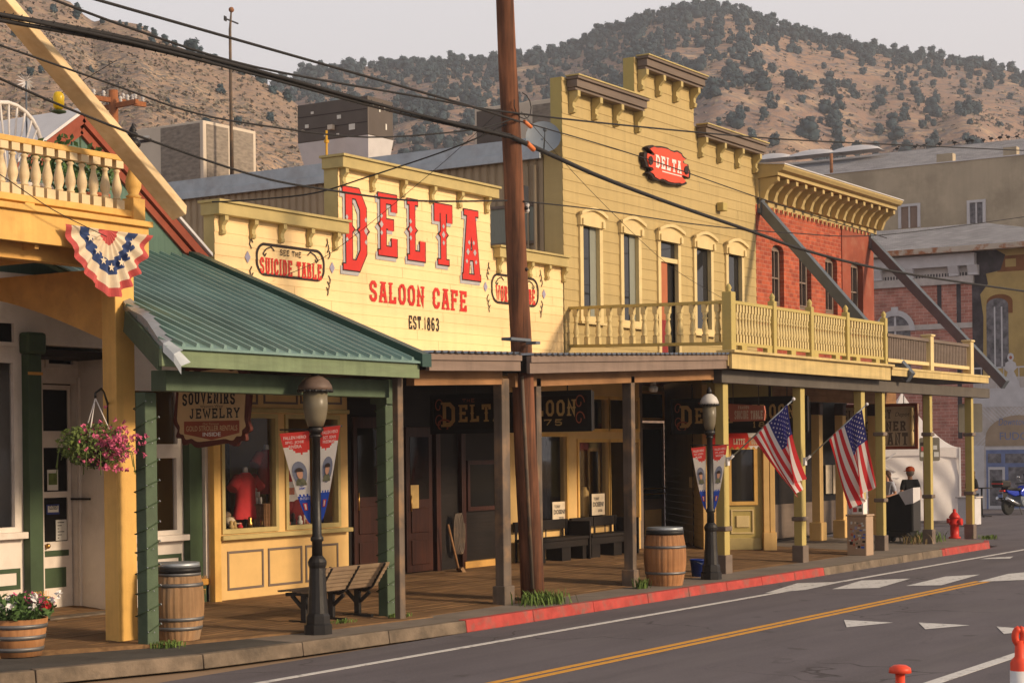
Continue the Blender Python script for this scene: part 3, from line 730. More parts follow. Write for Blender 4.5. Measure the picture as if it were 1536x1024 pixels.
wl.build('wall', M['white'], shop)
def window(parent, q, Y, frame=.06, mat='white', pane='glass_dim', mull=(), dep=.05, sill=0, out=.03, sillmat=None):
    f = MB(); f.frame(q[0], q[1], q[2], q[3], Y - out, Y + dep, frame)
    for kind, t in mull:
        if kind == 'v': x = q[0] + (q[1] - q[0]) * t; f.box(x - frame * .4, Y - out + .01, q[2] + frame, x + frame * .4, Y + dep, q[3] - frame)
        else: z = q[2] + (q[3] - q[2]) * t; f.box(q[0] + frame, Y - out + .012, z - frame * .4, q[1] - frame, Y + dep, z + frame * .4)
    wn = f.build('window', M[mat], parent)
    bx('pane', M[pane], wn, q[0] + frame * .5, Y + dep * .45, q[2] + frame * .5, q[1] - frame * .5, Y + dep * .45 + .012, q[3] - frame * .5)
    if sill: bx('sill', M[sillmat or mat], wn, q[0] - .08, Y - out - sill, q[2] - .09, q[1] + .08, Y - out, q[2] - .0, bevel=.01)
    return wn
window(shop, w1, WY, .07, sill=.1, pane='glass_see'); window(shop, t1, WY, .06)
window(shop, w2a, WY, .06, pane='glass_see'); window(shop, w2b, WY, .07, sill=.12, pane='glass_see')
window(shop, tr1, WD, .06)
# door with two lights and green panels
d = MB(); dx0, dx1, dz0, dz1 = dr_; dz0 = wz0
p1 = R4(68, 584, 109, 646, WD); p2 = R4(68, 671, 109, 737, WD); p3 = R4(69, 746, 109, 812, WD); WK = WY; WY = WD
flatwall(d, dx0 + .03, dx1 - .02, dz0, dz1 - .02, WY + .1, [p1, p2, p3], .05)
door = d.build('door', M['white'], shop)
for q in (p1, p2, p3): bx('pane', M['glass_dim'], door, q[0] - .01, WY + .12, q[2] - .01, q[1] + .01, WY + .135, q[3] + .01)
for q in (R4(71, 825, 110, 834, WY), R4(74, 851, 106, 881, WY)): bx('panel', M['dkgreen'], door, q[0], WY + .088, q[2], q[1], WY + .1, q[3], bevel=.004)
one('handle', M['brass'], door, lambda m: (m.sphere((dx0 + .12, WY + .06, py_(71, 819, WY).z), .04, 8, 6), m.tube([(dx0 + .12, WY + .1, py_(71, 819, WY).z), (dx0 + .12, WY + .06, py_(71, 819, WY).z)], .02)))
q = R4(92, 779, 108, 810, WY); nt1 = bx('notice', M['paper'], door, q[0], WY + .108, q[2], q[1], WY + .118, q[3])
for k in range(6):
    z = q[3] - .04 - k * .045; bx('text_line', M['ink'], nt1, q[0] + .03, WY + .106, z - .006, q[1] - .05 - .05 * (k % 3), WY + .1075, z + .006)
q = R4(78, 756, 97, 771, WY); nt1 = bx('closed_sign', M['blue'], door, q[0], WY + .108, q[2], q[1], WY + .116, q[3])
bx('sign_face', M['paper'], nt1, q[0] + .02, WY + .104, q[2] + .03, q[1] - .02, WY + .1075, q[3] - .02)
txt('CLOSED', (q[0] + .04, WY + .1025, q[2] + .07), (1, 0, 0), (0, 0, 1), .06, M['ink'], nt1, width=(q[1] - q[0]) - .08, bold=.02)
q = R4(79, 704, 95, 735, WY); nt1 = bx('poster', M['paper'], door, q[0], WY + .108, q[2], q[1], WY + .116, q[3])
bx('picture', M['leaf2'], nt1, q[0] + .02, WY + .105, q[2] + .08, q[1] - .02, WY + .1075, q[3] - .05)
# casing right of the door, panels with green borders
WY = WK
bx('door_casing', M['white'], shop, dx1, WD - .05, wz0, dx1 + .1, WD - .001, dz1 + .1, bevel=.015)
bx('doorstep', M['kerb'], shop, rcs[0] - .1, WY - .3, .2, rcs[1] + .05, WY - .01, wz0 + .02, bevel=.01)
for q in (R4(-60, 855, 30, 887, WY), R4(172, 833, 272, 866, WY)):
    one('green_border', M['dkgreen'], shop, lambda m: m.frame(q[0], q[1], q[2], q[3], WY - .012, WY, .06))
for xa, xb, yb in ((45, 65, 895), (285, 304, 868)):
    a, b = py_(xa, 700, WY - .15).x, py_(xb, 700, WY - .15).x; zb = py_((xa + xb) / 2, yb, WY - .15).z
    c = MB(); c.box(a, WY - .14, zb, b, WY - .002, 3.9); c = c.build('column', M['dkgreen'], shop, bevel=.01)
    bx('column_base', M['dkgreen'], c, a - .05, WY - .2, wz0, b + .05, WY - .004, zb - .1)
    bx('gold_cap', M['gold_trim'], c, a - .07, WY - .22, zb - .1, b + .07, WY - .003, zb, bevel=.02)
    bx('capital', M['dkgreen'], c, a - .05, WY - .2, 3.9, b + .05, WY - .003, 4.2, bevel=.04)
    bx('gold_band', M['gold_trim'], c, a - .01, WY - .15, 3.62, b + .01, WY - .141, 3.66)
    txt('GOLD HILL', (a - .03, WY - .206, wz0 + .3), (1, 0, 0), (0, 0, 1), .1, M['gold_trim'], c, width=(b - a) + .06)
    txt('STREET', (a + .02, WY - .206, wz0 + .12), (1, 0, 0), (0, 0, 1), .08, M['gold_trim'], c, width=(b - a) - .04)
bx('edge_strip', M['white'], shop, py_(304, 700, WY - .15).x, WY - .2, wz0, XE + .02, WY - .002, 3.6)
# rooms behind the glass
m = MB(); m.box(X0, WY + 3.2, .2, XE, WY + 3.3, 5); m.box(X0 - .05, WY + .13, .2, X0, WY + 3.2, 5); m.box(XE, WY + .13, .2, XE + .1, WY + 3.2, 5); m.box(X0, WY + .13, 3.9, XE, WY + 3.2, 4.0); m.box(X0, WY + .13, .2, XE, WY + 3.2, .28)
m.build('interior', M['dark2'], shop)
bx('end_wall', M['white'], shop, X0 - .2, WY + .001, .1, X0 - .051, WY + 9, 5.0)
# shelf goods in the right window
sh_ = MB(); q = w2b
for z in (.55, 1.1): sh_.box(q[0], WY + .5, q[2] + z, q[1], WY + .9, q[2] + z + .03)
sh_.build('display_shelf', M['dark2'], shop)
# gable with red trim, white metal roof behind
GYY = 19.1
ap = py_(119, 178, GYY); rf = py_(300, 386, GYY); sl_ = (ap.z - rf.z) / (rf.x - ap.x); lx = ap.x - (rf.x - ap.x)
g = MB(); g.prism([(lx, rf.z), (rf.x, rf.z), (ap.x, ap.z - .02)], (0, GYY, 0), (1, 0, 0), (0, 0, 1), (0, .12, 0))
g.box(lx, GYY, 5.0, rf.x - .05, GYY + .12, rf.z)
gb = g.build('gable', mk('green board siding', (.10, .17, .13, 1), .7, .12, 3, .3, 30, stretch=(8, 1, .5)), shop)
for sx in (-1, 1):
    e_ = lx if sx < 0 else rf.x
    for k, (o, wd, dp) in enumerate(((.0, .13, .1), (-.17, .11, .05))):
        t_ = MB(); t_.bar((ap.x, GYY - dp / 2, ap.z + o), (e_ + sx * .06, GYY - dp / 2, rf.z + o - .04), dp, wd, up=(0, 0, 1)); t_.build('rake_board', M['redtrim'], shop)
    r_ = MB(); a, b = V((ap.x, GYY - .14, ap.z + .1)), V((e_ + sx * .14, GYY - .14, rf.z + .02))
    bk = V((0, 9, 0)); th = V((0, 0, .05))
    r_.hexa([a, b, b + bk, a + bk, a + th, b + th, b + bk + th, a + bk + th]); r_.build('roof', M['tin_white'], shop)
for x in (ap.x + .0, ap.x + 1.0): bx('batten', M['dkgreen'], shop, x, GYY - .012, 5, x + .02, GYY, rf.z + (1.6 if x == ap.x else .9))

# ================================================================ yellow balcony on its post
BY = 15.7
bal = thing('balcony', 'ochre yellow balcony with turned cream balusters on one tall square post', 'balcony', (16.2, 16.1, .16))
xr = py_(225, 350, BY).x; zt = py_(100, 325, BY).z; zbm = py_(100, 370, BY).z
bx('fascia', M['ochre'], bal, 6, BY, zbm, xr - .02, BY + .08, zt, bevel=.006)
m = MB(); m.box(6, BY - .06, zt, xr, BY + .3, zt + .07); m.build('deck_edge', M['ochre'], bal, bevel=.008)
m = MB(); m.box(6, BY + .08, zt - .16, xr - .04, 19.55, zt - .08); 
for k in range(9): m.box(7.5 + k, BY + .1, zt - .4, 7.56 + k, 19.5, zt - .16)
m.build('deck', M['ochre_end'], bal)
bx('beam', M['ochre_end'], bal, 6, BY + .3, zbm - .16, xr - .08, BY + .48, zbm + .1, bevel=.006)
pxa, pxb = py_(156, 600, 16).x, 0
PW = .30
pX = pz_(179, 966, .16)
bx('post', M['ochre'], bal, pX.x, pX.y, .15, pX.x + .33, pX.y + .24, zbm - .16, bevel=.012)
# arch brace running back from the post to the wall
ar = []
yb = pX.y + .24
for k in range(13):
    t = k / 12; ar.append((yb + t * (19.5 - yb), 3.95 + .72 * math.sin(t * math.pi / 2)))
poly = ar + [(19.5, zbm - .1), (yb, zbm - .1)]
one('arch_brace', M['ochre_end'], bal, lambda m: m.prism(poly, (pX.x + .05, 0, 0), (0, 1, 0), (0, 0, 1), (.12, 0, 0)))
RY = BY + .12
ra, rb = py_(0, 199, RY), py_(196, 236, RY); rz = (ra.z + rb.z) / 2; 
ba = py_(100, 299, RY).z
bx('top_rail', M['ochre'], bal, 6, RY, rz - .07, rb.x + .05, RY + .14, rz, bevel=.01)
bx('bottom_rail', M['ochre'], bal, 6, RY, ba - .1, rb.x + .05, RY + .14, ba - .02, bevel=.008)
hb = rz - .07 - (ba - .02)
prof = [(.07, 0), (.07, .18), (.045, .2), (.055, .23), (.04, .26), (.06, .36), (.066, .45), (.05, .58), (.032, .7), (.03, .76), (.05, .79), (.035, .82), (.06, .85), (.06, 1)]
bs_ = []
for k in range(15):
    x = py_(181 - 17.3 * k, 260, RY).x
    m = MB(); z0 = ba - .02
    m.box(x - .065, RY + .005, z0, x + .065, RY + .135, z0 + .19 * hb)
    m.lathe([(r * .95, z0 + t * hb) for r, t in prof[2:12]], (x, RY + .07, 0), 10)
    m.box(x - .06, RY + .01, z0 + .85 * hb, x + .06, RY + .13, z0 + hb)
    m.build('baluster', M['cream_turned'], bal)
nx = py_(207, 300, RY).x
m = MB(); z0 = zt + .07; zn = py_(207, 298, RY).z
m.box(nx - .1, RY - .02, z0, nx + .1, RY + .17, zn)
m.lathe([(.07, zn), (.1, zn + .03), (.06, zn + .06), (.095, zn + .14), (.1, zn + .22), (.06, zn + .36), (.05, zn + .44), (.08, zn + .46)], (nx, RY + .075, 0), 14)
zc = py_(207, 243, RY).z
m.box(nx - .09, RY - .01, zn + .46, nx + .09, RY + .16, zc)
m.box(nx - .08, RY, zc, nx + .08, RY + .15, py_(207, 229, RY).z)
nw = m.build('newel_post', M['ochre'], bal)
zf = py_(207, 229, RY).z; hf = py_(207, 184, RY).z - zf
one('finial', M['black'], nw, lambda m: m.lathe([(r, zf + t * hf) for r, t in ((.07, 0), (.05, .08), (.045, .14), (.09, .22), (.1, .32), (.07, .45), (.04, .5), (.07, .55), (.06, .66), (.035, .7), (.05, .75), (.03, .85), (.012, .93), (.004, 1))], (nx, RY + .075, 0), 14))
xs_ = py_(46, 305, RY).x; bx('rail_block', M['ochre'], bal, xs_ - .07, RY + .01, zt + .07, xs_ + .07, RY + .13, ba - .1)

# things on the balcony
DZ = zt - .05
def shrub(name, c, rad, n, size, label, mats=('leaf',), pot=None, cat='plant', group=None, fl=None):
    t = thing(name, label, cat, (c[0], c[1], c[2] - rad[2] - (.25 if pot else 0)), group)
    m = MB(); m.leaves(c, rad, n, size); m.build('foliage', M[mats[0]], t)
    if fl: m = MB(); m.leaves(c, (rad[0] * 1.04, rad[1] * 1.04, rad[2] * 1.05), fl[1], fl[2]); m.build('blossom', M[fl[0]], t)
    if pot:
        zb = c[2] - rad[2] - .2
        one('pot', M[pot], t, lambda m: m.lathe([(.13, zb), (.19, zb + .28), (.21, zb + .28), (.21, zb + .33), (.18, zb + .33)], (c[0], c[1], 0), 14))
    return t
M['terracotta'] = mk('terracotta', (.42, .12, .06, 1), .85, .2, 6, .2, 30)
for i, (px, s, lb) in enumerate(((66, .42, 'leafy green shrub behind the cream balusters beside the wicker chair'), (100, .5, 'widest leafy shrub behind the middle of the cream balusters'), (140, .38, 'small leafy shrub behind the balusters close to the newel post'))):
    p = py_(px, 262, 16.6 + .15 * i); shrub('potted_shrub', (p.x, p.y, p.z), (.3, .25, s), 260, .05, lb, pot='terracotta')
p = py_(172, 300, 16.9)
bx_ = MB(); 
for k in range(4):
    for j in range(3): bx_.box(p.x - .2 + j * .14, p.y - .1, DZ + .12 * k, p.x - .2 + j * .14 + .13, p.y + .12, DZ + .12 * k + .11)
tag(bx_.build('brick_stack', M['terracotta']), 'stack of red bricks on the balcony deck beside the newel post', 'bricks')
# white fan-backed chair
ch = thing('fan_back_chair', 'cream wicker chair with a fan shaped back behind the balcony rail', 'chair', (0, 0, 0))
q = py_(14, 240, 16.9); cx, cy, cz = q.x, 16.9, DZ
m = MB(); n_ = 11
top = cz + 1.55; 
rim = [(cx + .52 * math.cos(a), cy, top - .5 + .5 * math.sin(a)) for a in [math.pi * k / 12 for k in range(13)]]
m.tube([(cx + .3, cy, cz + .5)] + rim + [(cx - .3, cy, cz + .5)], .028, 6); m.build('back_rim', M['cloth_white'], ch)
for k in range(1, 12): one('spoke', M['cloth_white'], ch, lambda m: m.tube([(cx + .1 * math.cos(math.pi * k / 12), cy, cz + .55), (cx + .52 * math.cos(math.pi * k / 12), cy, top - .5 + .5 * math.sin(math.pi * k / 12))], .014, 5))
one('seat', M['cloth_white'], ch, lambda m: m.lathe([(.02, cz + .45), (.34, cz + .45), (.36, cz + .48), (.34, cz + .52), (.02, cz + .52)], (cx, cy - .25, 0), 16))
for dx, dy in ((-.25, -.5), (.25, -.5), (-.25, 0), (.25, 0)): one('leg', M['cloth_white'], ch, lambda m: m.tube([(cx + dx * 1.1, cy + dy, cz), (cx + dx, cy + dy, cz + .47)], .025, 6))
# framed board leaning under the rail, small flag
q = py_(8, 304, 16.1); fb = bx('picture_frame', M['cloth_white'], None, q.x - .2, 16.1, DZ, q.x + .16, 16.13, DZ + .36); tag(fb, 'small white framed red panel leaning at the balcony edge under the rail', 'frame')
bx('panel', M['redtrim'], fb, q.x - .16, 16.085, DZ + .04, q.x + .12, 16.1, DZ + .32)

# long pale timber leaning across the balcony corner
A_, B_ = py_(-60, -72, 15.35), py_(270, 320, 15.35)
m = MB(); m.bar(A_, B_, .17, .2, up=(0, -1, .55)); tag(m.build('timber_beam', M['new_timber'], origin=B_, bevel=.012), 'long pale sawn timber slanting down in front of the balcony newel post', 'beam')
# red white and blue pleated fan on the fascia
fan = thing('fan_bunting', 'faded red white and blue pleated fan flag hung on the yellow fascia', 'bunting', py_(160, 345, BY - .1))
fa, fb_ = py_(94, 337, BY - .1), py_(226, 353, BY - .1); fc = (fa + fb_) / 2; hw = (fb_.x - fa.x) / 2; fh = fc.z - py_(163, 457, BY - .1).z
def fpt(a, r):
    th = math.pi * a; ca, sa = math.cos(th), math.sin(th)
    k = 1 / ((abs(ca) ** 1.4 + abs(sa) ** 1.4) ** (1 / 1.4))
    k *= 1 - .05 * abs(math.sin(a * math.pi * 9)) * r
    x = fc.x - hw * ca * k * r; z = fc.z - fh * sa * k * r * (1 - .06 * (1 - abs(math.cos(th))))
    return V((x, BY - .1 - .045 * r * math.cos(a * math.pi * 18) - .05 * r * sa, z))
m = MB(); NA = 90; bands = ((0, .22, 2), (.22, .44, 1), (.44, .66, 0), (.66, .86, 1), (.86, 1, 2))
for i in range(NA):
    for r0, r1, mi in bands:
        for s_ in range(3):
            q0, q1 = r0 + (r1 - r0) * s_ / 3, r0 + (r1 - r0) * (s_ + 1) / 3; m.m = mi; m.smooth = True
            m.face([fpt(i / NA, q0), fpt((i + 1) / NA, q0), fpt((i + 1) / NA, q1), fpt(i / NA, q1)])
def star(m, c, ux, uy, r):
    c = V(c); ux, uy = V(ux), V(uy); P = [c + (ux * math.sin(math.pi * k / 5) + uy * math.cos(math.pi * k / 5)) * (r if k % 2 == 0 else r * .4) for k in range(10)]
    for k in range(10): m.face([c, P[k], P[(k + 1) % 10]])
m.m = 1; m.smooth = False
for k in range(7):
    a = .09 + k * .137; c = fpt(a, .55); star(m, c + V((0, -.05, 0)), (1, 0, 0), (0, 0, 1), .055)
m.build('pleated_cloth', [M['blue_faded'], M['stain'], M['red_faded']], fan)

# ================================================================ green metal awning
aw = thing('awning', 'green standing seam metal awning with pale green fascia over the boardwalk', 'awning', (18, 15.2, .16))
EY = 14.7; ex0, ex1 = 15.45, 20.55; ez = 3.78; hz_ = 5.52; HY = 19.0
rs = (hz_ - ez) / (HY - EY)
exb = 16.75; EXL = lambda y: ex0 + (exb - ex0) * min(1, (y - EY) / 2.2); zr_ = lambda y: ez + rs * (y - EY)
m = MB(); ym_ = EY + 2.2
for y0_, y1_ in ((EY, ym_), (ym_, HY)):
    m.hexa([(EXL(y0_), y0_, zr_(y0_) - .03), (ex1, y0_, zr_(y0_) - .03), (ex1, y1_, zr_(y1_) - .03), (EXL(y1_), y1_, zr_(y1_) - .03), (EXL(y0_), y0_, zr_(y0_)), (ex1, y0_, zr_(y0_)), (ex1, y1_, zr_(y1_)), (EXL(y1_), y1_, zr_(y1_))])
n_ = 21
for k in range(n_):
    x = ex0 + .1 + (ex1 - ex0 - .25) * k / (n_ - 1)
    ys_ = HY if x > exb else EY + 2.2 * (x - ex0) / (exb - ex0); zs2 = zr_(ys_)
    m.hexa([(x - .035, EY + .01, ez + .001), (x + .035, EY + .01, ez + .001), (x + .035, ys_, zs2 + .001), (x - .035, ys_, zs2 + .001),
            (x - .018, EY + .01, ez + .05), (x + .018, EY + .01, ez + .05), (x + .018, ys_, zs2 + .05), (x - .018, ys_, zs2 + .05)])
m.build('roof', M['metal_green'], aw)
m = MB(); m.hexa([(ex1 - .02, EY - .06, ez - .08), (ex1 + .2, EY - .06, ez - .08), (ex1 + .2, HY, hz_ - .08), (ex1 - .02, HY, hz_ - .08), (ex1 - .02, EY - .06, ez + .1), (ex1 + .2, EY - .06, ez + .1), (ex1 + .2, HY, hz_ + .1), (ex1 - .02, HY, hz_ + .1)])
m.build('rake_trim', M['metal_dkgreen'], aw)
m = MB()
gl_ = [V((EXL(y) - .02, y, zr_(y) + .06 + .04 * math.sin(y * 5))) for y in [EY + 2.0 - 2.0 * k / 10 for k in range(11)]]
gl_ += [V((ex0 + .05, EY - .1, ez - .1)), V((ex0 + .12, EY - .15, ez - .24))]
for a, b in zip(gl_, gl_[1:]): m.face([a, b, b + V((.16, 0, .05)), a + V((.1, 0, .04))]); m.face([a, b, b + V((0, 0, -.1)), a + V((0, 0, -.1))])
m.build('bent_flashing', M['tin'], aw)
bx('fascia', M['green_pale'], aw, ex0 - .02, EY + .02, ez - .24, ex1 + .02, EY + .07, ez - .035, bevel=.006)
bx('gutter_trim', M['metal_green'], aw, ex0, EY - .03, ez - .034, ex1, EY + .075, ez - .004)
bx('beam', M['green'], aw, 16.0, 15.2, 3.28, ex1 - .05, 15.45, 3.53, bevel=.008)
m = MB(); a, b = V((ex0 + .02, EY + .08, ez - .16)), V((16.2, EY + 1.35, zr_(EY + 1.35) - .16)); m.bar(a, b, .05, .26, up=(0, 0, 1)); m.build('rake_board', M['green'], aw)
m = MB(); m.hexa([(16.7, EY + .08, ez - .1), (ex1, EY + .08, ez - .1), (ex1, HY, hz_ - .1), (16.8, HY, hz_ - .1), (16.7, EY + .08, ez - .045), (ex1, EY + .08, ez - .045), (ex1, HY, hz_ - .045), (16.8, HY, hz_ - .045)]); m.build('ceiling', M['dkgreen'], aw)
GP = [pz_(222, 970, .16), pz_(582, 925, .16)]
posts = []
for p in GP:
    c = MB(); c.box(p.x, p.y, .14, p.x + .2, p.y + .17, 3.28); c = c.build('post', M['green'], aw, bevel=.012); posts.append(p)
bx('cap', M['green'], aw, GP[1].x - .04, GP[1].y - .05, 3.2, GP[1].x + .26, GP[1].y + .24, 3.55)
def lights(p, label, w_=.19, seed=1):
    t = thing('string_light', label, 'string lights', (p.x, p.y, .3), 'fairy lights wound round green posts')
    pts = []; bl = MB(); r2 = random.Random(seed); nturn = 11
    for k in range(nturn * 4 + 1):
        z = .35 + k * 2.8 / (nturn * 4) + r2.uniform(-.02, .02); c = ((-.015, -.015), (w_ + .015, -.015), (w_ + .015, w_ - .005), (-.015, w_ - .005))[k % 4]
        q = V((p.x + c[0], p.y + c[1], z)); pts.append(q)
        if k % 4 in (0, 1): 
            bl.sphere(q + V((0, -.01, .01)), .009, 5, 4); 
            e_ = q + V((w_ / 2 if k % 4 == 0 else 0, -.018, .0)); bl.sphere(e_, .009, 5, 4)
    bl.m = 1; bl.tube(pts, .008, 4); bl.build('light_cord', [M['tin'], M['dkgreen']], t)
lights(GP[0], 'string of tiny lights wound round the green post in front of the barrel', seed=1)
lights(GP[1], 'string of tiny lights wound round the green post behind the slatted bench', seed=2)

# ================================================================ barrels, planter, basket
def barrel(c, rb, rm, h, label, mat='oak', rim=True, hoops=(.16, .28, .72, .86)):
    t = thing('barrel', label, 'barrel', c)
    pr = [(rb + (rm - rb) * math.sin(math.pi * k / 10), c[2] + h * k / 10) for k in range(11)]
    m = MB(); ns = 22; b0 = len(m.v)
    for r, z in pr:
        for j in range(ns * 3):
            a = 2 * math.pi * j / (ns * 3); q = r - (.006 if j % 3 == 0 else 0); m.v.append((c[0] + q * math.cos(a), c[1] + q * math.sin(a), z))
    m.smooth = False; NN = ns * 3
    for i in range(10):
        for j in range(NN): m.idx([i * NN + j, i * NN + (j + 1) % NN, (i + 1) * NN + (j + 1) % NN, (i + 1) * NN + j])
    m.idx(list(range(NN))[::-1]); m.lathe([(pr[-1][0] - .02, c[2] + h - .06), (.01, c[2] + h - .06)], (c[0], c[1], 0), 20)
    m.build('staves', M[mat], t)
    for f in hoops:
        z = c[2] + h * f; r = lambda z_: rb + (rm - rb) * math.sin(math.pi * (z_ - c[2]) / h) + .007
        one('hoop', M['hoop'], t, lambda m: m.lathe([(r(z) - .01, z), (r(z), z), (r(z + .045), z + .045), (r(z + .045) - .01, z + .045)], (c[0], c[1], 0), 36))
    if rim:
        z = c[2] + h
        one('rim', M['black'], t, lambda m: m.lathe([(rb - .02, z - .1), (rb + .035, z - .1), (rb + .03, z - .03), (rb + .012, z - .03), (rb - .03, z - .03)], (c[0], c[1], 0), 32))
        one('top_hoop', M['tin'], t, lambda m: m.lathe([(rb - .025, z - .03), (rb + .02, z - .03), (rb + .016, z + .025), (rb - .02, z + .025)], (c[0], c[1], 0), 32))
    return t
b1 = pz_(267, 960, .17); b1.z = .16
barrel(b1, .265, .335, .97, 'weathered pale oak barrel with black rim beside the green awning post')
b2 = pz_(998, 876, .16); b2.z = .15
barrel(b2, .3, .37, .98, 'orange oak barrel with grey top hoop standing by the red kerb', 'oak_new', hoops=(.2, .66))
pc = pz_(26, 982, .16)
pl = thing('half_barrel_planter', 'half barrel planter full of white and pink flowers at the boardwalk edge', 'planter', pc)
one('staves', M['oak_new'], pl, lambda m: m.lathe([(.29, pc.z), (.36, pc.z + .44), (.33, pc.z + .44), (.32, pc.z + .36), (.01, pc.z + .36)], (pc.x, pc.y, 0), 40))
for z in (.06, .2, .33): one('hoop', M['hoop'], pl, lambda m: m.lathe([(.29 + z * .16, pc.z + z), (.298 + z * .16, pc.z + z), (.306 + z * .16, pc.z + z + .05), (.29 + z * .16, pc.z + z + .05)], (pc.x, pc.y, 0), 36))
c = (pc.x, pc.y, pc.z + .55)
one('foliage', M['leaf'], pl, lambda m: m.leaves(c, (.46, .46, .17), 700, .045))
one('white_blossom', M['petal_white'], pl, lambda m: [m.leaves((c[0] + rnd.uniform(-.4, .4), c[1] + rnd.uniform(-.4, .3), c[2] + rnd.uniform(.0, .18)), .04, 10, .035) for _ in range(26)])
one('pink_blossom', M['pink'], pl, lambda m: [m.leaves((c[0] + rnd.uniform(.0, .45), c[1] + rnd.uniform(-.4, .3), c[2] + rnd.uniform(-.0, .15)), .04, 10, .03) for _ in range(16)])
one('red_blossom', M['red'], pl, lambda m: m.leaves((c[0] + .1, c[1] - .4, c[2] + .05), .05, 24, .035))
hbk = py_(143, 672, 16.0)
hb_ = thing('hanging_basket', 'hanging basket of pink flowers beside the yellow post', 'flower basket', hbk)
one('pot', M['dark2'], hb_, lambda m: m.lathe([(.1, hbk.z - .22), (.2, hbk.z - .02), (.21, hbk.z)], hbk * V((1, 1, 0)) if False else (hbk.x, hbk.y, 0), 16))
one('foliage', M['leaf2'], hb_, lambda m: (m.leaves(hbk + V((0, 0, .03)), (.42, .4, .28), 1900, .026), m.leaves(hbk + V((-.3, 0, .06)), (.24, .26, .2), 600, .026), [m.tube([hbk + V((.3 * math.cos(a), .3 * math.sin(a), 0)), hbk + V((.44 * math.cos(a), .44 * math.sin(a), -.05)), hbk + V((.47 * math.cos(a), .47 * math.sin(a), -.05 - .09 * (k % 4)))], .006, 4) for k, a in enumerate([j * .37 for j in range(17)])]))
one('blossom', M['pink'], hb_, lambda m: [m.leaves(hbk + V((rnd.gauss(.06, .17), rnd.gauss(-.14, .17), rnd.gauss(.02, .12))), .026, 6, .026) for _ in range(330)])
hk = py_(143, 597, 16.0)
for dx, dy in ((-.2, -.1), (.2, -.1), (0, .2)): one('hanger', M['cloth_white'], hb_, lambda m: m.tube([hbk + V((dx, dy, .12)), hk], .007, 5))
one('hook', M['iron'], hb_, lambda m: m.tube([hk, hk + V((0, 0, .06)), hk + V((.12, .02, .12)), hk + V((.24, .1, .08)), V((pX.x + .0, pX.y + .15, hk.z - .05)), V((pX.x + .0, pX.y + .15, hk.z - .3))], .014, 6))
# ================================================================ paints
M['sign_yellow'] = mk('pale yellow siding paint', (.90, .65, .33, 1), .7, .05, 1.2, .2, 30, stretch=(.5, 1, 3), dirt=(.70, .48, .22, 1), da=.4, ds=.9, streak=.16)
M['khaki'] = mk('khaki trim paint', (.46, .36, .15, 1), .65, .1, 3, .2, 40, dirt=(.3, .24, .1, 1), da=.4, ds=2)
M['mustard'] = mk('mustard siding paint', (.47, .35, .15, 1), .7, .06, 1.0, .2, 30, stretch=(.5, 1, 3), dirt=(.38, .29, .13, 1), da=.5, ds=.7, streak=.22)
M['pale_trim'] = mk('pale butter trim paint', (.68, .53, .26, 1), .6, .06, 3, .15, 40, dirt=(.5, .36, .16, 1), da=.35, ds=2)
M['olive'] = mk('olive mustard trim paint', (.46, .36, .12, 1), .65, .1, 2, .2, 40, dirt=(.25, .22, .09, 1), da=.5, ds=2)
M['browntrim'] = mk('grey brown trim paint', (.16, .12, .095, 1), .65, .12, 3, .25, 40, stretch=(.4, 1, 2), dirt=(.24, .19, .15, 1), da=.4, ds=2)
M['taupe'] = mk('taupe fascia boards', (.23, .165, .13, 1), .7, .12, 2, .3, 40, stretch=(.3, 1, 4), dirt=(.13, .1, .08, 1), da=.5, ds=1.5, streak=.35)
M['greypost'] = wood('grey brown post paint', (.15, .115, .09, 1), (.11, .085, .065, 1), 'z', .75, .6, dirt=(.34, .2, .1, 1))
M['beam_tan'] = wood('bare fir beam', (.36, .19, .085, 1), (.25, .125, .055, 1), 'x', .8, .6)
M['doorwood'] = wood('dark varnished door', (.06, .018, .009, 1), (.03, .01, .006, 1), 'z', .4, .6)
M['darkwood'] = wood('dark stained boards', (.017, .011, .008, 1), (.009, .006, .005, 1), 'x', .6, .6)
M['beige_rib'] = mk('beige ribbed siding', (.36, .27, .17, 1), .6, .08, 1.2, .05, 20, dirt=(.24, .17, .1, 1), da=.45, ds=1)
M['brick_red'] = brick('painted red brick', (.50, .115, .055, 1), (.31, .062, .034, 1), (.46, .2, .135, 1), bw=.24, bh=.105, dirt=(.28, .085, .05, 1))
M['red_render'] = mk('faded red wall paint', (.27, .065, .035, 1), .8, .15, 1.5, .4, 30, dirt=(.36, .17, .11, 1), da=.6, ds=2.2)
M['steel'] = mk('grey painted steel', (.13, .15, .175, 1), .5, .1, 3, .1, 40, metal=.2, dirt=(.1, .1, .1, 1), da=.4, ds=2)
M['red_paint'] = mk('red sign paint', (.60, .03, .02, 1), .6, .08, 3, .1, 40)
M['outline'] = mk('black sign paint', (.03, .018, .015, 1), .7, .1, 3, 0)
M['shade_grey'] = mk('grey drop shade paint', (.42, .40, .40, 1), .7, .06, 3, 0)
M['lav'] = mk('lavender sign paint', (.33, .31, .42, 1), .7, .06, 3, 0)
M['curtain'] = mk('grey green curtain', (.24, .25, .21, 1), .8, .12, 9, 0, stretch=(12, 12, .4))
M['hvac_tan'] = mk('cream unit casing', (.60, .52, .42, 1), .55, .06, 2, .05, 20, dirt=(.33, .26, .19, 1), da=.4, ds=1)
M['hvac_brown'] = mk('bronze unit casing', (.105, .085, .072, 1), .5, .1, 2, .05, 20, metal=.15)
M['louver'] = mk('dusty coil fins', (.25, .215, .18, 1), .85, .3, 5, .5, 60, stretch=(1, 1, 3), dirt=(.3, .25, .2, 1), da=.6, ds=3)
M['rust'] = mk('rusty tar roofing', (.26, .12, .06, 1), .9, .3, 4, .3, 30)
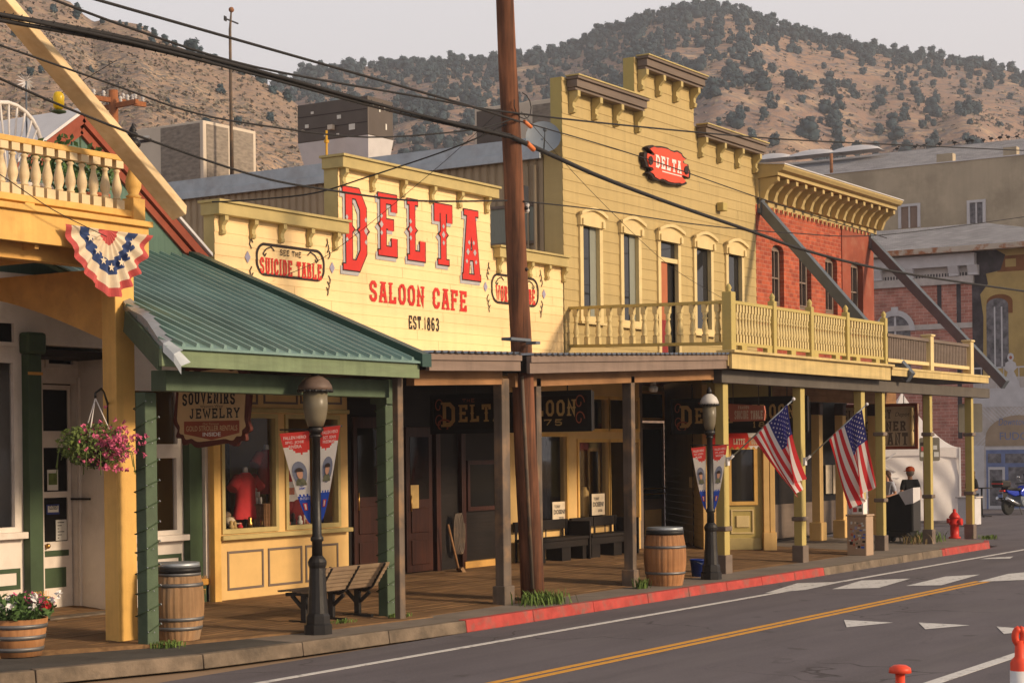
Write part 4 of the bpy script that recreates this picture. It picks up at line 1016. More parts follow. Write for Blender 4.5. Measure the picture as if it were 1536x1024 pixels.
Z1 = (1, 0, 0); ZZ = (0, 0, 1)

# ================================================================ yellow souvenir shop
SY = 18.6
sv = thing('souvenir_shop', 'yellow panelled shop front with two display windows behind the slatted bench', 'building', (22, SY, .28))
o0, o1, _, _ = R4(316, 600, 522, 880, SY); swa = R4(331, 622, 416, 798, SY); swb = R4(427, 620, 509, 792, SY)
zsil = (swa[2] + swb[2]) / 2; zhd = (swa[3] + swb[3]) / 2
m = MB(); hl = [(swa[0], swa[1], zsil, zhd), (swb[0], swb[1], zsil, zhd)]
flatwall(m, o0, o1, .25, 4.6, SY, hl, .14); m.box(o0 + .0, SY + .14, .25, o0 + .12, SY + 2.6, 4.6); m.box(o1 - .12, SY + .14, .25, o1, SY + 2.6, 4.6)
M['shop_yellow'] = mk('warm yellow shop paint', (.68, .44, .17, 1), .6, .07, 2.5, .15, 40, dirt=(.45, .26, .09, 1), da=.4, ds=1.5)
m.build('wall', M['shop_yellow'], sv)
for h in hl:
    f = MB(); f.frame(h[0], h[1], h[2], h[3], SY - .03, SY + .1, .07); wn = f.build('window', M['khaki'], sv)
    bx('pane', M['glass_see'], wn, h[0] + .05, SY + .05, h[2] + .05, h[1] - .05, SY + .058, h[3] - .05)
bx('sill', M['khaki'], sv, o0 + .12, SY - .14, zsil - .09, o1 - .04, SY - .001, zsil - .02, bevel=.012)
bx('lintel_moulding', M['khaki'], sv, o0 + .1, SY - .06, zhd + .02, o1, SY - .001, zhd + .09, bevel=.012)
bx('corner_pilaster', M['ochre'], sv, o0 - .02, SY - .09, .25, o0 + .13, SY - .002, 4.0, bevel=.01)
for a, b, y0, y1 in ((341, 395, 828, 888), (402, 453, 823, 881), (458, 507, 816, 875)):
    q = R4(a, y0, b, y1, SY); z0, z1 = .42, 1.02
    one('panel_border', M['browntrim'], sv, lambda m: m.frame(q[0], q[1], z0, z1, SY - .014, SY, .035))
for a, b in ((345, 386), (395, 446), (450, 512)):
    q = R4(a, 580, b, 606, SY); one('panel_border', M['browntrim'], sv, lambda m: m.frame(q[0], q[1], q[2], q[3] + .25, SY - .014, SY, .035))
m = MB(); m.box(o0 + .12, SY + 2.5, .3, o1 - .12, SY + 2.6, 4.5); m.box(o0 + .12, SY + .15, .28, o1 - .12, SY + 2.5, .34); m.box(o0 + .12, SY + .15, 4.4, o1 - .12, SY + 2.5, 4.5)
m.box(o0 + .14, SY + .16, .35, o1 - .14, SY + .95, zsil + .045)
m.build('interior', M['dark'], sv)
# goods in the windows
def tee(px, py, label, col, s=.55, dy=.55, group=None, h0=None):
    c = py_(px, py, SY + dy); t = thing('shirt_form', label, 'shirt display', (c.x, c.y, zsil - .03), group)
    m = MB(); P = [(.0, .0)]
    def fn(a, b):   # a torso with sleeves: ellipse sections
        ang = 2 * math.pi * a; z = b
        wx = .21 + .03 * math.cos(b * 6) + (.0 if b < .78 else -.16 * ((b - .78) / .22) ** 1.3); wy = .12 - (.0 if b < .85 else .06 * (b - .85) / .15)
        return V((c.x + wx * s / .55 * math.cos(ang), c.y + wy * math.sin(ang), c.z - s * .62 + s * 1.2 * z))
    m.grid(fn, 18, 9)
    for sx in (-1, 1): m.tube([(c.x + sx * .15 * s / .55, c.y, c.z + s * .46), (c.x + sx * .3 * s / .55, c.y - .02, c.z + s * .16)], [.075 * s / .55, .085 * s / .55], 9)
    m.build('shirt', M[col], t)
    one('neck', M['cloth_white'], t, lambda m: m.lathe([(.05, c.z + s * .54), (.045, c.z + s * .7), (.03, c.z + s * .72)], (c.x, c.y, 0), 10))
    one('stand', M['dark2'], t, lambda m: m.lathe([(.12, zsil + .05), (.12, zsil + .07), (.02, zsil + .08), (.02, c.z - s * .55)], (c.x, c.y, 0), 12))
    return t
M['maroon'] = mk('maroon cloth', (.25, .03, .03, 1), .9, .12, 6, 0)
tee(368, 742, 'red shirt on a white dress form in the left shop window', 'red', .62)
tee(400, 706, 'maroon shirt hung high at the back of the left shop window', 'maroon', .62, 1.2)
tee(489, 765, 'red shirt folded low at the right of the right shop window', 'red', .5)
tee(437, 700, 'scarlet shirt half hidden behind the banner in the right shop window', 'red', .5, .8)
tee(443, 775, 'pinkish brown shirt low in the right shop window below the banner', 'maroon', .5)
q = py_(387, 772, SY + .5)
def crate(px0, px1, y0, y1, label):
    r = R4(px0, y0, px1, y1, SY + .45); m = MB()
    for k in range(6): x = r[0] + (r[1] - r[0]) * k / 6; m.box(x, SY + .45, r[2], x + (r[1] - r[0]) / 6 - .012, SY + .47, r[3])
    m.box(r[0], SY + .471, r[2], r[1], SY + .75, r[3] - .01); m.box(r[0] - .01, SY + .44, r[3], r[1] + .01, SY + .76, r[3] + .02)
    return tag(m.build('wooden_crate', M['beam_tan']), label, 'crate'), r
def bag(px0, px1, y0, y1, mt, label, dy=.5):
    r = R4(px0, y0, px1, y1, SY + dy); t = bx('printed_bag', M[mt], None, r[0], SY + dy, r[2], r[1], SY + dy + .05, r[3], bevel=.015); bx('print', M['salmon_print'], t, r[0] + (r[1] - r[0]) * .25, SY + dy - .004, r[2] + (r[3] - r[2]) * .35, r[1] - (r[1] - r[0]) * .25, SY + dy - .0005, r[3] - (r[3] - r[2]) * .3); tag(t, label, 'bag')
M['salmon_print'] = mk('printed picture', (.45, .16, .1, 1), .8, .3, 30, 0)
bag(428, 446, 722, 752, 'cloth_white', 'pale printed bag at the left edge of the right shop window'); bag(414, 424, 770, 792, 'stain', 'small cream printed bag by the window mullion'); bag(455, 466, 772, 794, 'stain', 'small cream printed bag low behind the lamp post')
_, cr_ = crate(381, 407, 757, 799, 'upright slatted wooden crate in the left shop window')
for j, n in enumerate((3, 2, 1)):
    for i in range(n):
        x = cr_[0] + .05 + i * .1 + j * .05; z = cr_[3] + .02 + j * .11
        o = one('tin_can', M['paper'], None, lambda m: m.lathe([(.045, z), (.045, z + .1), (.04, z + .105)], (x, SY + .55, 0), 12))
        tag(o, 'small pale tin in the pyramid on the wooden crate', 'tin', 'tins stacked on the crate')
for i_, (px, ml, hh_) in enumerate(((347, 'gilt', .14), (360, 'red', .1), (375, 'brass', .18), (410, 'paper', .12), (432, 'terracotta', .13), (440, 'outline', .2), (450, 'paper', .16), (476, 'gilt', .11), (482, 'bucketish', .15), (500, 'stain', .12), (505, 'terracotta', .18))):
    if ml == 'bucketish': ml = 'blue'
    c = py_(px, 797, SY + .2 + .08 * (i_ % 3)); tag(one('souvenir', M[ml], None, lambda m: m.lathe([(.045, zsil + .05), (.05, zsil + .05 + hh_ * .4), (.028, zsil + .05 + hh_ * .6), (.036, zsil + .05 + hh_ * .85), (.012, zsil + .05 + hh_)], (c.x, c.y, 0), 10)), 'small souvenir ornament standing on the shop window ledge', 'souvenir', 'souvenirs along the window ledge')
for px, lb, ml in ((344, 'tan cap resting on a hat form at the left window corner', 'stain'), (338, 'grey cap behind the tan cap at the left window corner', 'greypost')):
    c = py_(px, 782 if px > 340 else 773, SY + .4 + (.3 if px < 340 else 0)); t = thing('cap', lb, 'cap', c)
    one('crown', M[ml], t, lambda m: m.sphere(c, .1, 12, 8, sq=(1, 1, .75))); one('brim', M[ml], t, lambda m: m.lathe([(.02, c.z - .03), (.1, c.z - .035), (.1, c.z - .025), (.02, c.z - .02)], (c.x + .08, c.y - .06, 0), 14))
for px, mt, lb in ((352, 'gilt', 'small golden figurine on the left window ledge'), (393, 'brass', 'little brass bottle on the window ledge below the crate')):
    c = py_(px, 797, SY + .3); tag(one('trinket', M[mt], None, lambda m: m.lathe([(.05, zsil + .05), (.06, zsil + .04), (.03, zsil + .1), (.04, zsil + .14), (.01, zsil + .18)], (c.x, c.y, 0), 10)), lb, 'trinket')
# hanging souvenirs sign, scalloped maroon edge
hs = thing('hanging_sign', 'scalloped maroon edged hanging sign reading souvenirs and jewelry', 'sign', (18.3, 16.9, 2.6))
SX = 18.55
ya, yb, za, zb_ = RX(262, 560, 374, 668, SX); 
n_ = 60; yc = (ya + yb) / 2; hwid = (yb - ya) / 2; zt_ = zb_ + .12; zc_ = (za + zt_) / 2
def sgn(off):
    P = []
    hh = (zt_ - za) / 2
    for k in range(n_ * 2):
        a = 2 * math.pi * k / (n_ * 2); ca, sa = math.cos(a), math.sin(a)
        kx = abs(ca) ** .45 * (1 if ca > 0 else -1); kz = abs(sa) ** .45 * (1 if sa > 0 else -1)
        s_ = .03 * math.sin(a * 14)
        P.append((yc + (hwid - off) * kx - s_ * ca * (1 if off == 0 else .6), zc_ + (hh - off) * kz - s_ * sa * (1 if off == 0 else .6)))
    return P
M['maroon_dk'] = mk('dark maroon sign edge', (.09, .02, .012, 1), .7, .15, 5, .1, 30)
one('border', M['maroon_dk'], hs, lambda m: m.prism(sgn(0), (SX, 0, 0), (0, 1, 0), ZZ, (.06, 0, 0)))
M['sign_tan'] = mk('tan sign paint', (.55, .38, .2, 1), .7, .08, 3, .1, 40)
one('face', M['sign_tan'], hs, lambda m: m.prism(sgn(.07), (SX - .012, 0, 0), (0, 1, 0), ZZ, (.03, 0, 0)))
UY = (0, -1, 0); NX = (-1, 0, 0)
def sgt(px0, px1, py0, py1, text, mat, kind='slab', X=SX - .016, par=hs, **kw):
    y0, y1, z0, z1 = RX(px0, py0, px1, py1, X)
    if kind == 'slab':
        m = MB(); slab(m, text, (X, y1, z0), UY, ZZ, z1 - z0, width=y1 - y0, nrm=NX, **kw); return m.build('lettering', M[mat], par)
    return txt(text, (X, y1, z0), UY, ZZ, z1 - z0, M[mat], par, width=y1 - y0, **kw)
sgt(277, 357, 567, 580, 'ANTIQUES', 'black'); sgt(273, 353, 590, 608, 'SOUVENIRS', 'black', arc=.03); sgt(284, 360, 612, 627, 'JEWELRY', 'black')
sgt(300, 335, 607, 611, 'Western Wear', 'black', 'txt')
r = RX(276, 631, 359, 652, SX - .016)
one('red_panel', M['redtrim'], hs, lambda m: m.face([(SX - .0155, r[1], r[3]), (SX - .0155, r[0], r[3]), (SX - .0155, r[0], r[2] + .02), (SX - .0155, (r[0] + r[1]) / 2, r[2] - .07), (SX - .0155, r[1], r[2] + .02)]))
sgt(304, 328, 633.5, 637, 'Our Famous', 'sign_tan', 'txt', SX - .018); sgt(279, 356, 638, 646, 'GOLD STROLLER RENTALS', 'sign_tan', 'txt', SX - .018, bold=.015); sgt(304, 331, 648, 654, 'INSIDE', 'cloth_white', 'txt', SX - .018, bold=.02)
for dy in (-.4, .4): one('chain', M['iron'], hs, lambda m: m.tube([(SX + .03, yc + dy, zt_ - .04), (SX + .03, yc + dy, 4.0)], .012, 5))

# ================================================================ yellow false front with the painted sign (one storey, flat roof)
CY = 19.0
cf = thing('false_front_building', 'pale yellow false front with huge red painted letters and stepped top', 'building', (26, CY, .3))
xl = py_(322, 400, CY).x; xm = py_(507, 300, CY).x; xn = py_(735, 330, CY).x; xr = 31.62
zlo = py_(415, 321, CY).z; zhi = (py_(515, 236, CY).z + py_(735, 288, CY).z) / 2; zro = (py_(740, 374, CY).z + py_(848, 389, CY).z) / 2
m = MB(); zb = 4.0
m.clap(xl, xr, zb, min(zlo, zro), CY, (), .18, .008, zb=zb); m.clap(xl, xm, min(zlo, zro), zlo, CY, (), .18, .008, zb=zb); m.clap(xm, xn, min(zlo, zro), zhi, CY, (), .18, .008, zb=zb)
if zro > zlo: m.clap(xn, xr, zlo, zro, CY, (), .18, .008, zb=zb)
m.build('siding', M['sign_yellow'], cf)
m = MB(); m.box(xl, CY + .003, zb, xm, CY + .22, zlo); m.box(xm, CY + .003, zb, xn, CY + .3, zhi); m.box(xn, CY + .003, zb, xr, CY + .22, zro)
m.build('parapet_back', M['khaki'], cf)
m = MB(); m.box(xl, CY + .4, 3.9, xr, CY + 9, 4.9); m.build('roof', M['rust'], cf)
for a, b, z, w_ in ((xl - .06, xm + .1, zlo, .2), (xm - .05, xn + .1, zhi, .28), (xn + .102, xr, zro, .2)):
    bx('cornice', M['khaki'], cf, a, CY - .16, z - .17, b, CY + w_ + .03, z + .02, bevel=.012)
    bx('cornice_cap', M['khaki'], cf, a - .03, CY - .2, z + .02, b + .02, CY + w_ + .06, z + .06)
def bracket(par, x, Y, z, h=.3, d=.12, w_=.085, mat='khaki', name='bracket'):
    pr = [(0, 0), (d, 0), (d, -.25 * h), (.75 * d, -.35 * h), (.45 * d, -.5 * h), (.42 * d, -.7 * h), (.6 * d, -.8 * h), (.5 * d, -.95 * h), (.2 * d, -h), (0, -h)]
    return one(name, M[mat], par, lambda m: m.prism(pr, (x - w_ / 2, Y - .012, z), (0, -1, 0), ZZ, (w_, 0, 0)))
for px in (331, 376, 419, 461, 500): bracket(cf, py_(px, 345, CY).x, CY, zlo - .17)
for px in (512, 556, 601, 645, 686, 727): bracket(cf, py_(px, 265, CY).x, CY, zhi - .17)
for px in (746, 770, 792, 818, 843): bracket(cf, py_(px, 400, CY).x, CY, zro - .17)
# the big letters: grey drop shade, black outline, red face
LY = CY - .014
sh2 = MB(); ol = MB(); rd = MB(); wd = MB()
for ch, (a, b, y0, y1) in zip('DELTA', ((514, 552, 283, 406), (567, 597, 292, 384), (611, 639, 301, 391), (650, 679, 307, 397), (693, 720, 316, 420))):
    q = R4(a, y0, b, y1, LY); h = q[3] - q[2]; wdt = q[1] - q[0]; T = .15 if ch != 'D' else .125
    slab(sh2, ch, (q[0] - .05, LY - .002, q[2] - .06), Z1, ZZ, h, width=wdt, t=T, nrm=(0, -1, 0), grow=.05, bump=True, step=.0002)
    slab(ol, ch, (q[0], LY - .005, q[2]), Z1, ZZ, h, width=wdt, t=T, nrm=(0, -1, 0), grow=.045, bump=True, step=.0002)
    slab(rd, ch, (q[0], LY - .009, q[2]), Z1, ZZ, h, width=wdt, t=T, nrm=(0, -1, 0), bump=True, step=.0002)
    xs_ = {'D': (.15, .9), 'E': (.15,), 'L': (.15,), 'T': (.5,), 'A': (.3, .68)}[ch]
    for fx in xs_:
        x = q[0] + fx * wdt
        for dz, s_ in ((-.13, .04), (0, .055), (.13, .04)):
            zc = (q[2] + q[3]) / 2 + dz * h * 1.05 - (.1 * h if ch == 'A' else 0); xx = x + (0 if ch != 'A' else (.14 if fx < .5 else -.12) * wdt * dz / .13 * .5)
            wd.face([(xx - s_, LY - .013, zc), (xx, LY - .013, zc - s_ * 1.2), (xx + s_, LY - .013, zc), (xx, LY - .013, zc + s_ * 1.2)])
sh2.build('letter_shade', M['shade_grey'], cf); ol.build('letter_outline', M['outline'], cf); rd.build('lettering', M['red_paint'], cf); wd.build('letter_studs', M['shade_grey'], cf)
def wallt(text, a, b, y0, y1, mat, par=cf, Y=LY - .003, **kw):
    q = R4(a, y0, b, y1, Y); m = MB(); slab(m, text, (q[0], Y, q[2]), Z1, ZZ, q[3] - q[2], width=q[1] - q[0], nrm=(0, -1, 0), **kw); return m.build('lettering', M[mat], par)
wallt('SALOON', 554, 637, 425, 456, 'red_paint', bump=True, t=.17); wallt('CAFE', 649, 701, 434, 465, 'red_paint', bump=True, t=.17)
wallt('EST.1863', 613, 659, 475, 495, 'outline', t=.12, serif=False)
def plaque(a, b, y0, y1, words):
    q = R4(a, y0, b, y1, LY); r = (q[3] - q[2]) * .42; m = MB(); P = []
    for k in range(32):
        t = 2 * math.pi * k / 32; P.append((q[0] + r if math.cos(t) < 0 else q[1] - r, q[2] + r if math.sin(t) < 0 else q[3] - r, math.cos(t), math.sin(t)))
    for k in range(32):
        A, B = P[k], P[(k + 1) % 32]
        for ra, rb in ((r, r - .045),):
            m.face([(A[0] + A[2] * ra, LY - .003, A[1] + A[3] * ra), (B[0] + B[2] * ra, LY - .003, B[1] + B[3] * ra), (B[0] + B[2] * rb, LY - .003, B[1] + B[3] * rb), (A[0] + A[2] * rb, LY - .003, A[1] + A[3] * rb)])
    for sx, xe in ((-1, q[0]), (1, q[1])):          # little flourishes and diamonds at both ends
        for s2 in (-1, 1):
            for j in range(3):
                zc = (q[2] + q[3]) / 2 + s2 * (.14 + .1 * j); x = xe + sx * (.1 - .03 * j); m.ribbon([(0, 0), (sx * .05, s2 * .07), (sx * .03, s2 * .14)], .022, V((x, LY - .003, zc)), V(Z1), V(ZZ), V((0, 0, 0)))
        for s3 in (-1, 1) if sx < 0 else ():
            pass
    zc = q[3] - .22 * (q[3] - q[2]); xm_ = (q[0] + q[1]) / 2
    for sx in (-1, 1): m.ribbon([(sx * .42, 0), (sx * .5, .06), (sx * .62, .02), (sx * .7, -.06), (sx * .66, -.1), (sx * .62, -.05)], .022, V((xm_, LY - .0035, zc)), V(Z1), V(ZZ), V((0, 0, 0)))
    m.build('plaque_outline', M['outline'], cf)
    d = MB()
    for xe in (q[0] - .2, q[1] + .2): zc = (q[2] + q[3]) / 2; d.face([(xe - .07, LY - .003, zc), (xe, LY - .003, zc - .1), (xe + .07, LY - .003, zc), (xe, LY - .003, zc + .1)])
    d.build('diamond_ornament', M['lav'], cf)
plaque(384, 487, 369, 418, 0); plaque(737, 808, 413, 458, 0)
wallt('SEE THE', 420, 452, 376, 385, 'outline', t=.14, serif=False); wallt('SUICIDE TABLE', 390, 483, 391, 415, 'red_paint', t=.17)
wallt('WORLD GLOBE', 744, 803, 431, 454, 'red_paint', t=.17)
# dark panelled ground floor with doors, then the yellow window wall
gf = M['darkwood']
GX0, GX1, GY = 23.95, 28.9, 19.3
xw1 = py_(748, 700, GY).x; GX1 = xw1
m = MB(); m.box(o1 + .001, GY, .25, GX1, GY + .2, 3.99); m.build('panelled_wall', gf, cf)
def pdoor(a, b, y0, y1, Y, par, mat='doorwood', note=None, name='door'):
    q = R4(a, y0, b, y1, Y); z0 = BWZ(Y) + .02
    D = bx(name, M[mat], par, q[0], Y - .06, z0, q[1], Y - .001, q[3], bevel=.01)
    w_ = q[1] - q[0]; h = q[3] - z0
    bx('pane', M['glass_dim'], D, q[0] + .14 * w_, Y - .066, z0 + .5 * h, q[1] - .14 * w_, Y - .0605, z0 + .93 * h)
    for f0, f1 in ((.05, .22), (.27, .44)): bx('panel', M[mat], D, q[0] + .16 * w_, Y - .085, z0 + f0 * h, q[1] - .16 * w_, Y - .0605, z0 + f1 * h, bevel=.02)
    one('handle', M['brass'], D, lambda m: m.tube([(q[0] + .08 * w_, Y - .12, z0 + .42 * h), (q[0] + .08 * w_, Y - .12, z0 + .53 * h)], .014, 6))
    return D, q, z0
D1, q1, z1_ = pdoor(527, 566, 625, 850, GY, cf); D2, q2, z2_ = pdoor(606, 645, 640, 862, GY, cf)
q = R4(616, 727, 628, 765, GY - .07); bx('poster', M['gilt'], D2, q[0], GY - .075, q[2], q[1], GY - .068, q[3])
q = R4(698, 690, 745, 765, GY); one('arched_window', M['doorwood'], cf, lambda m: m.frame(q[0], q[1], q[2], q[3], GY - .06, GY - .001, .08)); bx('window_glass', M['glass_dim'], cf, q[0] + .081, GY - .02, q[2] + .081, q[1] - .081, GY - .002, q[3] - .081)
for a in (652, 690): X = py_(a, 750, GY).x; bx('pilaster', M['doorwood'], cf, X - .07, GY - .1, .3, X + .07, GY - .001, 3.3, bevel=.01)
bx('threshold', M['ochre_end'], cf, py_(690, 800, GY).x, GY - .12, .28, GX1 - .02, GY - .001, .42)
# yellow window wall
xw2 = py_(960, 700, GY).x
hA = R4(868, 664, 912, 780, GY); hB = R4(915, 662, 957, 778, GY); hC = R4(787, 640, 849, 783, GY)
zs_, zh_ = (hA[2] + hB[2]) / 2, (hA[3] + hB[3]) / 2; tA = R4(887, 601, 911, 644, GY); tB = R4(914, 600, 956, 643, GY); zt0, zt1 = tB[2], tB[3]
holes = [(hA[0], hA[1], zs_, zh_), (hB[0], hB[1], zs_, zh_), (hC[0], hC[1], zs_, zh_ + .12), (hA[0], hA[1], zt0, zt1), (hB[0], hB[1], zt0, zt1)]
m = MB(); flatwall(m, xw1 + .001, xw2, .25, 3.99, GY, holes, .14); m.build('window_wall', M['shop_yellow'], cf)
for h in holes:
    f = MB(); f.frame(h[0] - .07, h[1] + .07, h[2] - .07, h[3] + .07, GY - .03, GY - .002, .07); wn = f.build('window', M['ochre'], cf); bx('pane', M['glass_see'], wn, h[0], GY + .05, h[2], h[1], GY + .06, h[3])
for a, b in ((788, 812), (818, 845), (868, 908), (915, 955)):
    q = R4(a, 806, b, 828, GY); one('panel_border', M['browntrim'], cf, lambda m: m.frame(q[0], q[1], .55, .98, GY - .014, GY, .03))
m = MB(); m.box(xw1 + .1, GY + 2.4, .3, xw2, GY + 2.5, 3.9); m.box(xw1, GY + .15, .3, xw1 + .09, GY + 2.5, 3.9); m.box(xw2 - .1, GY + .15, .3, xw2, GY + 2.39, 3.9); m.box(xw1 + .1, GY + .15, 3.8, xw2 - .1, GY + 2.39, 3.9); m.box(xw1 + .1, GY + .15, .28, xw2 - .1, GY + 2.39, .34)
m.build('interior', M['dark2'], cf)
def posterc(a, b, y0, y1, label, Y=GY - .01):
    q = R4(a, y0, b, y1, GY + .03); t = thing('poster', label, 'poster', (q[0], GY + .03, q[2]))
    bx('board', M['stain'], t, q[0], GY + .03, q[2], q[1], GY + .04, q[3])
    hh = q[3] - q[2]; w_ = q[1] - q[0]
    txt('TONY', (q[0] + .12 * w_, GY + .027, q[2] + .7 * hh), Z1, ZZ, .14 * hh, M['ink'], t, width=.45 * w_, bold=.02)
    txt('DOSEN?', (q[0] + .08 * w_, GY + .027, q[2] + .4 * hh), Z1, ZZ, .22 * hh, M['ink'], t, width=.84 * w_, bold=.03)
    txt('2020', (q[0] + .45 * w_, GY + .027, q[2] + .15 * hh), Z1, ZZ, .12 * hh, M['ink'], t, width=.35 * w_, bold=.02)
posterc(829, 849, 752, 783, 'white poster leaning in the leftmost yellow framed window behind the pole')
posterc(888, 907, 740, 772, 'white poster in the second yellow framed window above the bench')
c = py_(877, 755, GY + .25); tag(one('bottle', M['gilt'], None, lambda m: m.lathe([(.09, zs_), (.1, zs_ + .5), (.09, zs_ + .62), (.05, zs_ + .68), (.05, zs_ + .72)], (c.x, c.y, 0), 14)), 'tall yellow bottle beside the white poster in the window', 'bottle')
# saloon doors, siding and the angled corner shop
bx('door_reveal', M['browntrim'], cf, xw2 + .001, GY, .25, xw2 + .14, GY + .75, 3.99)
P1 = pz_(1056, 822, .28); P2 = pz_(1161, 823, .24)
DY = GY + .75; xd0 = xw2 + .141; xd1 = py_(997, 720, DY).x
m = MB(); q = R4(961, 634, 996, 810, DY); zdt = q[3]
for k in (0, 1):
    a = xd0 + (xd1 - xd0) * k / 2; b = xd0 + (xd1 - xd0) * (k + 1) / 2
    dd = bx('door', M['browntrim'], cf, a + .01, DY, .34, b - .01, DY + .06, zdt, bevel=.01)
    bx('pane', M['glass_dim'], dd, a + .12, DY - .004, 1.35, b - .12, DY - .0005, zdt - .15); bx('panel', M['shop_yellow'], dd, a + .2, DY - .012, .5, b - .2, DY - .0005, 1.1, bevel=.006)
    for z in (1.45, 1.58): bx('push_bar', M['brass'], dd, a + .03, DY - .05, z, b - .03, DY - .02, z + .03)
one('transom', M['shop_yellow'], cf, lambda m: m.frame(xd0, xd1, zdt + .05, zdt + .75, DY - .03, DY + .06, .07)); bx('transom_glass', M['glass_dim'], cf, xd0 + .071, DY, zdt + .121, xd1 - .071, DY + .01, zdt + .679)
bx('door_head', M['olive'], cf, xd0, DY, zdt + .751, xd1, DY + .1, 3.99)
# benches against the wall
def wallbench(x0, x1, y, label):
    t = thing('wall_bench', label, 'bench', ((x0 + x1) / 2, y, BWZ(y)), 'dark benches under the saloon windows'); z = BWZ(y)
    bx('seat', M['darkwood'], t, x0, y, z + .42, x1, y + .5, z + .48, bevel=.01); bx('front_rail', M['darkwood'], t, x0, y + .03, z + .28, x1, y + .06, z + .419)
    bx('backrest', M['darkwood'], t, x0, y + .52, z + .62, x1, y + .57, z + .82, bevel=.01)
    for f in (.0, .5, 1.): 
        x = x0 + (x1 - x0 - .07) * f; bx('back_post', M['darkwood'], t, x, y + .505, z, x + .07, y + .519, z + .82); bx('leg', M['darkwood'], t, x + .08, y + .07, z, x + .42 - (.5 if f == 1 else 0), y + .45, z + .28)
    bx('end_panel', M['darkwood'], t, x1, y - .02, z, x1 + .06, y + .6, z + .78, bevel=.02)
    return t
ya_ = GY - .65
xa_ = py_(806, 838, ya_).x; xb_ = py_(886, 830, ya_).x; xc_ = py_(958, 815, ya_).x
wallbench(xa_, xb_ - .05, ya_, 'dark wooden wall bench nearest the utility pole'); wallbench(xb_ + .1, xc_ - .05, ya_, 'dark wooden wall bench beside the saloon doors')

# ================================================================ mustard two-storey saloon
ml = thing('saloon_building', 'mustard two storey wooden saloon with stepped parapet and dark brown cornices', 'building', (36, CY, .3))
a0, a1 = 31.66, py_(1133, 330, CY).x; xs1 = py_(954, 130, CY).x; xs2 = py_(1040, 160, CY).x
zA = py_(900, 134, CY).z; zB = py_(990, 100, CY).z; zC = py_(1085, 203, CY).z
xs1 = py_(951, 130, CY).x
wins = [(868, 902), (929, 960), (985, 1019), (1039, 1068), (1087, 1114)]
whead, wsill = py_(942, 352, CY).z, py_(942, 481, CY).z
FZ = 4.32
hs_ = []
for i, (a, b) in enumerate(wins):
    x0, x1 = py_(a, 420, CY).x + .13, py_(b, 420, CY).x - .13
    hs_.append((x0, x1, FZ if i == 2 else wsill, whead))
m = MB(); zb = FZ - .3
m.clap(a0, a1, zb, zC, CY, hs_, .225, .011, zb=zb)
m.clap(a0, xs2, zC, zA, CY, (), .225, .011, zb=zb); m.clap(xs1, xs2, zA, zB, CY, (), .225, .011, zb=zb)
m.build('siding', M['mustard'], ml)
m = MB(); m.box(a0, CY + .16, zC - 1.2, xs1, CY + .27, zA); m.box(xs1, CY + .16, zC - 1.2, xs2, CY + .27, zB); m.box(xs2, CY + .16, zC - 1.2, a1, CY + .27, zC)
m.box(a0, CY + .002, zC - 1.2, a0 + .1, CY + .16, zA); m.box(xs1, CY + .002, zA, xs1 + .1, CY + .16, zB); m.box(a1 - .1, CY + .002, zb, a1, CY + .16, zC); m.box(xs2 - .1, CY + .002, zC, xs2, CY + .16, zB)
m.build('parapet_back', M['olive'], ml)
m = MB(); m.box(a0, CY + .002, zb, a0 + .12, CY + .45, zC - 1.2); m.build('corner_board', M['mustard'], ml)
for xa, xb, z, cp in ((a0 + .18, xs1 + .1, zA, 0), (xs1 + .12, xs2 + .1, zB, 0), (xs2 + .12, a1 + .12, zC, 0)):
    c = MB(); c.box(xa, CY - .27, z - .2, xb, CY - .02, z - .04); c.box(xa - .03, CY - .32, z - .04, xb + .03, CY - .02, z + .02); c.box(xa + .02, CY - .22, z - .26, xb - .02, CY - .02, z - .2)
    c.build('cornice', M['browntrim'], ml, bevel=.012)
    bx('cornice_cap', M['khaki'], ml, xa - .05, CY - .34, z + .021, xb + .05, CY - .02, z + .05)
for pxs, z in (((853, 887, 919, 951), zA), ((957, 983, 1009, 1035), zB), ((1046, 1074, 1101, 1127), zC)):
    for px in pxs: bracket(ml, py_(px, 200, CY).x + .05, CY, z - .26, .46, .22, .11, 'khaki')
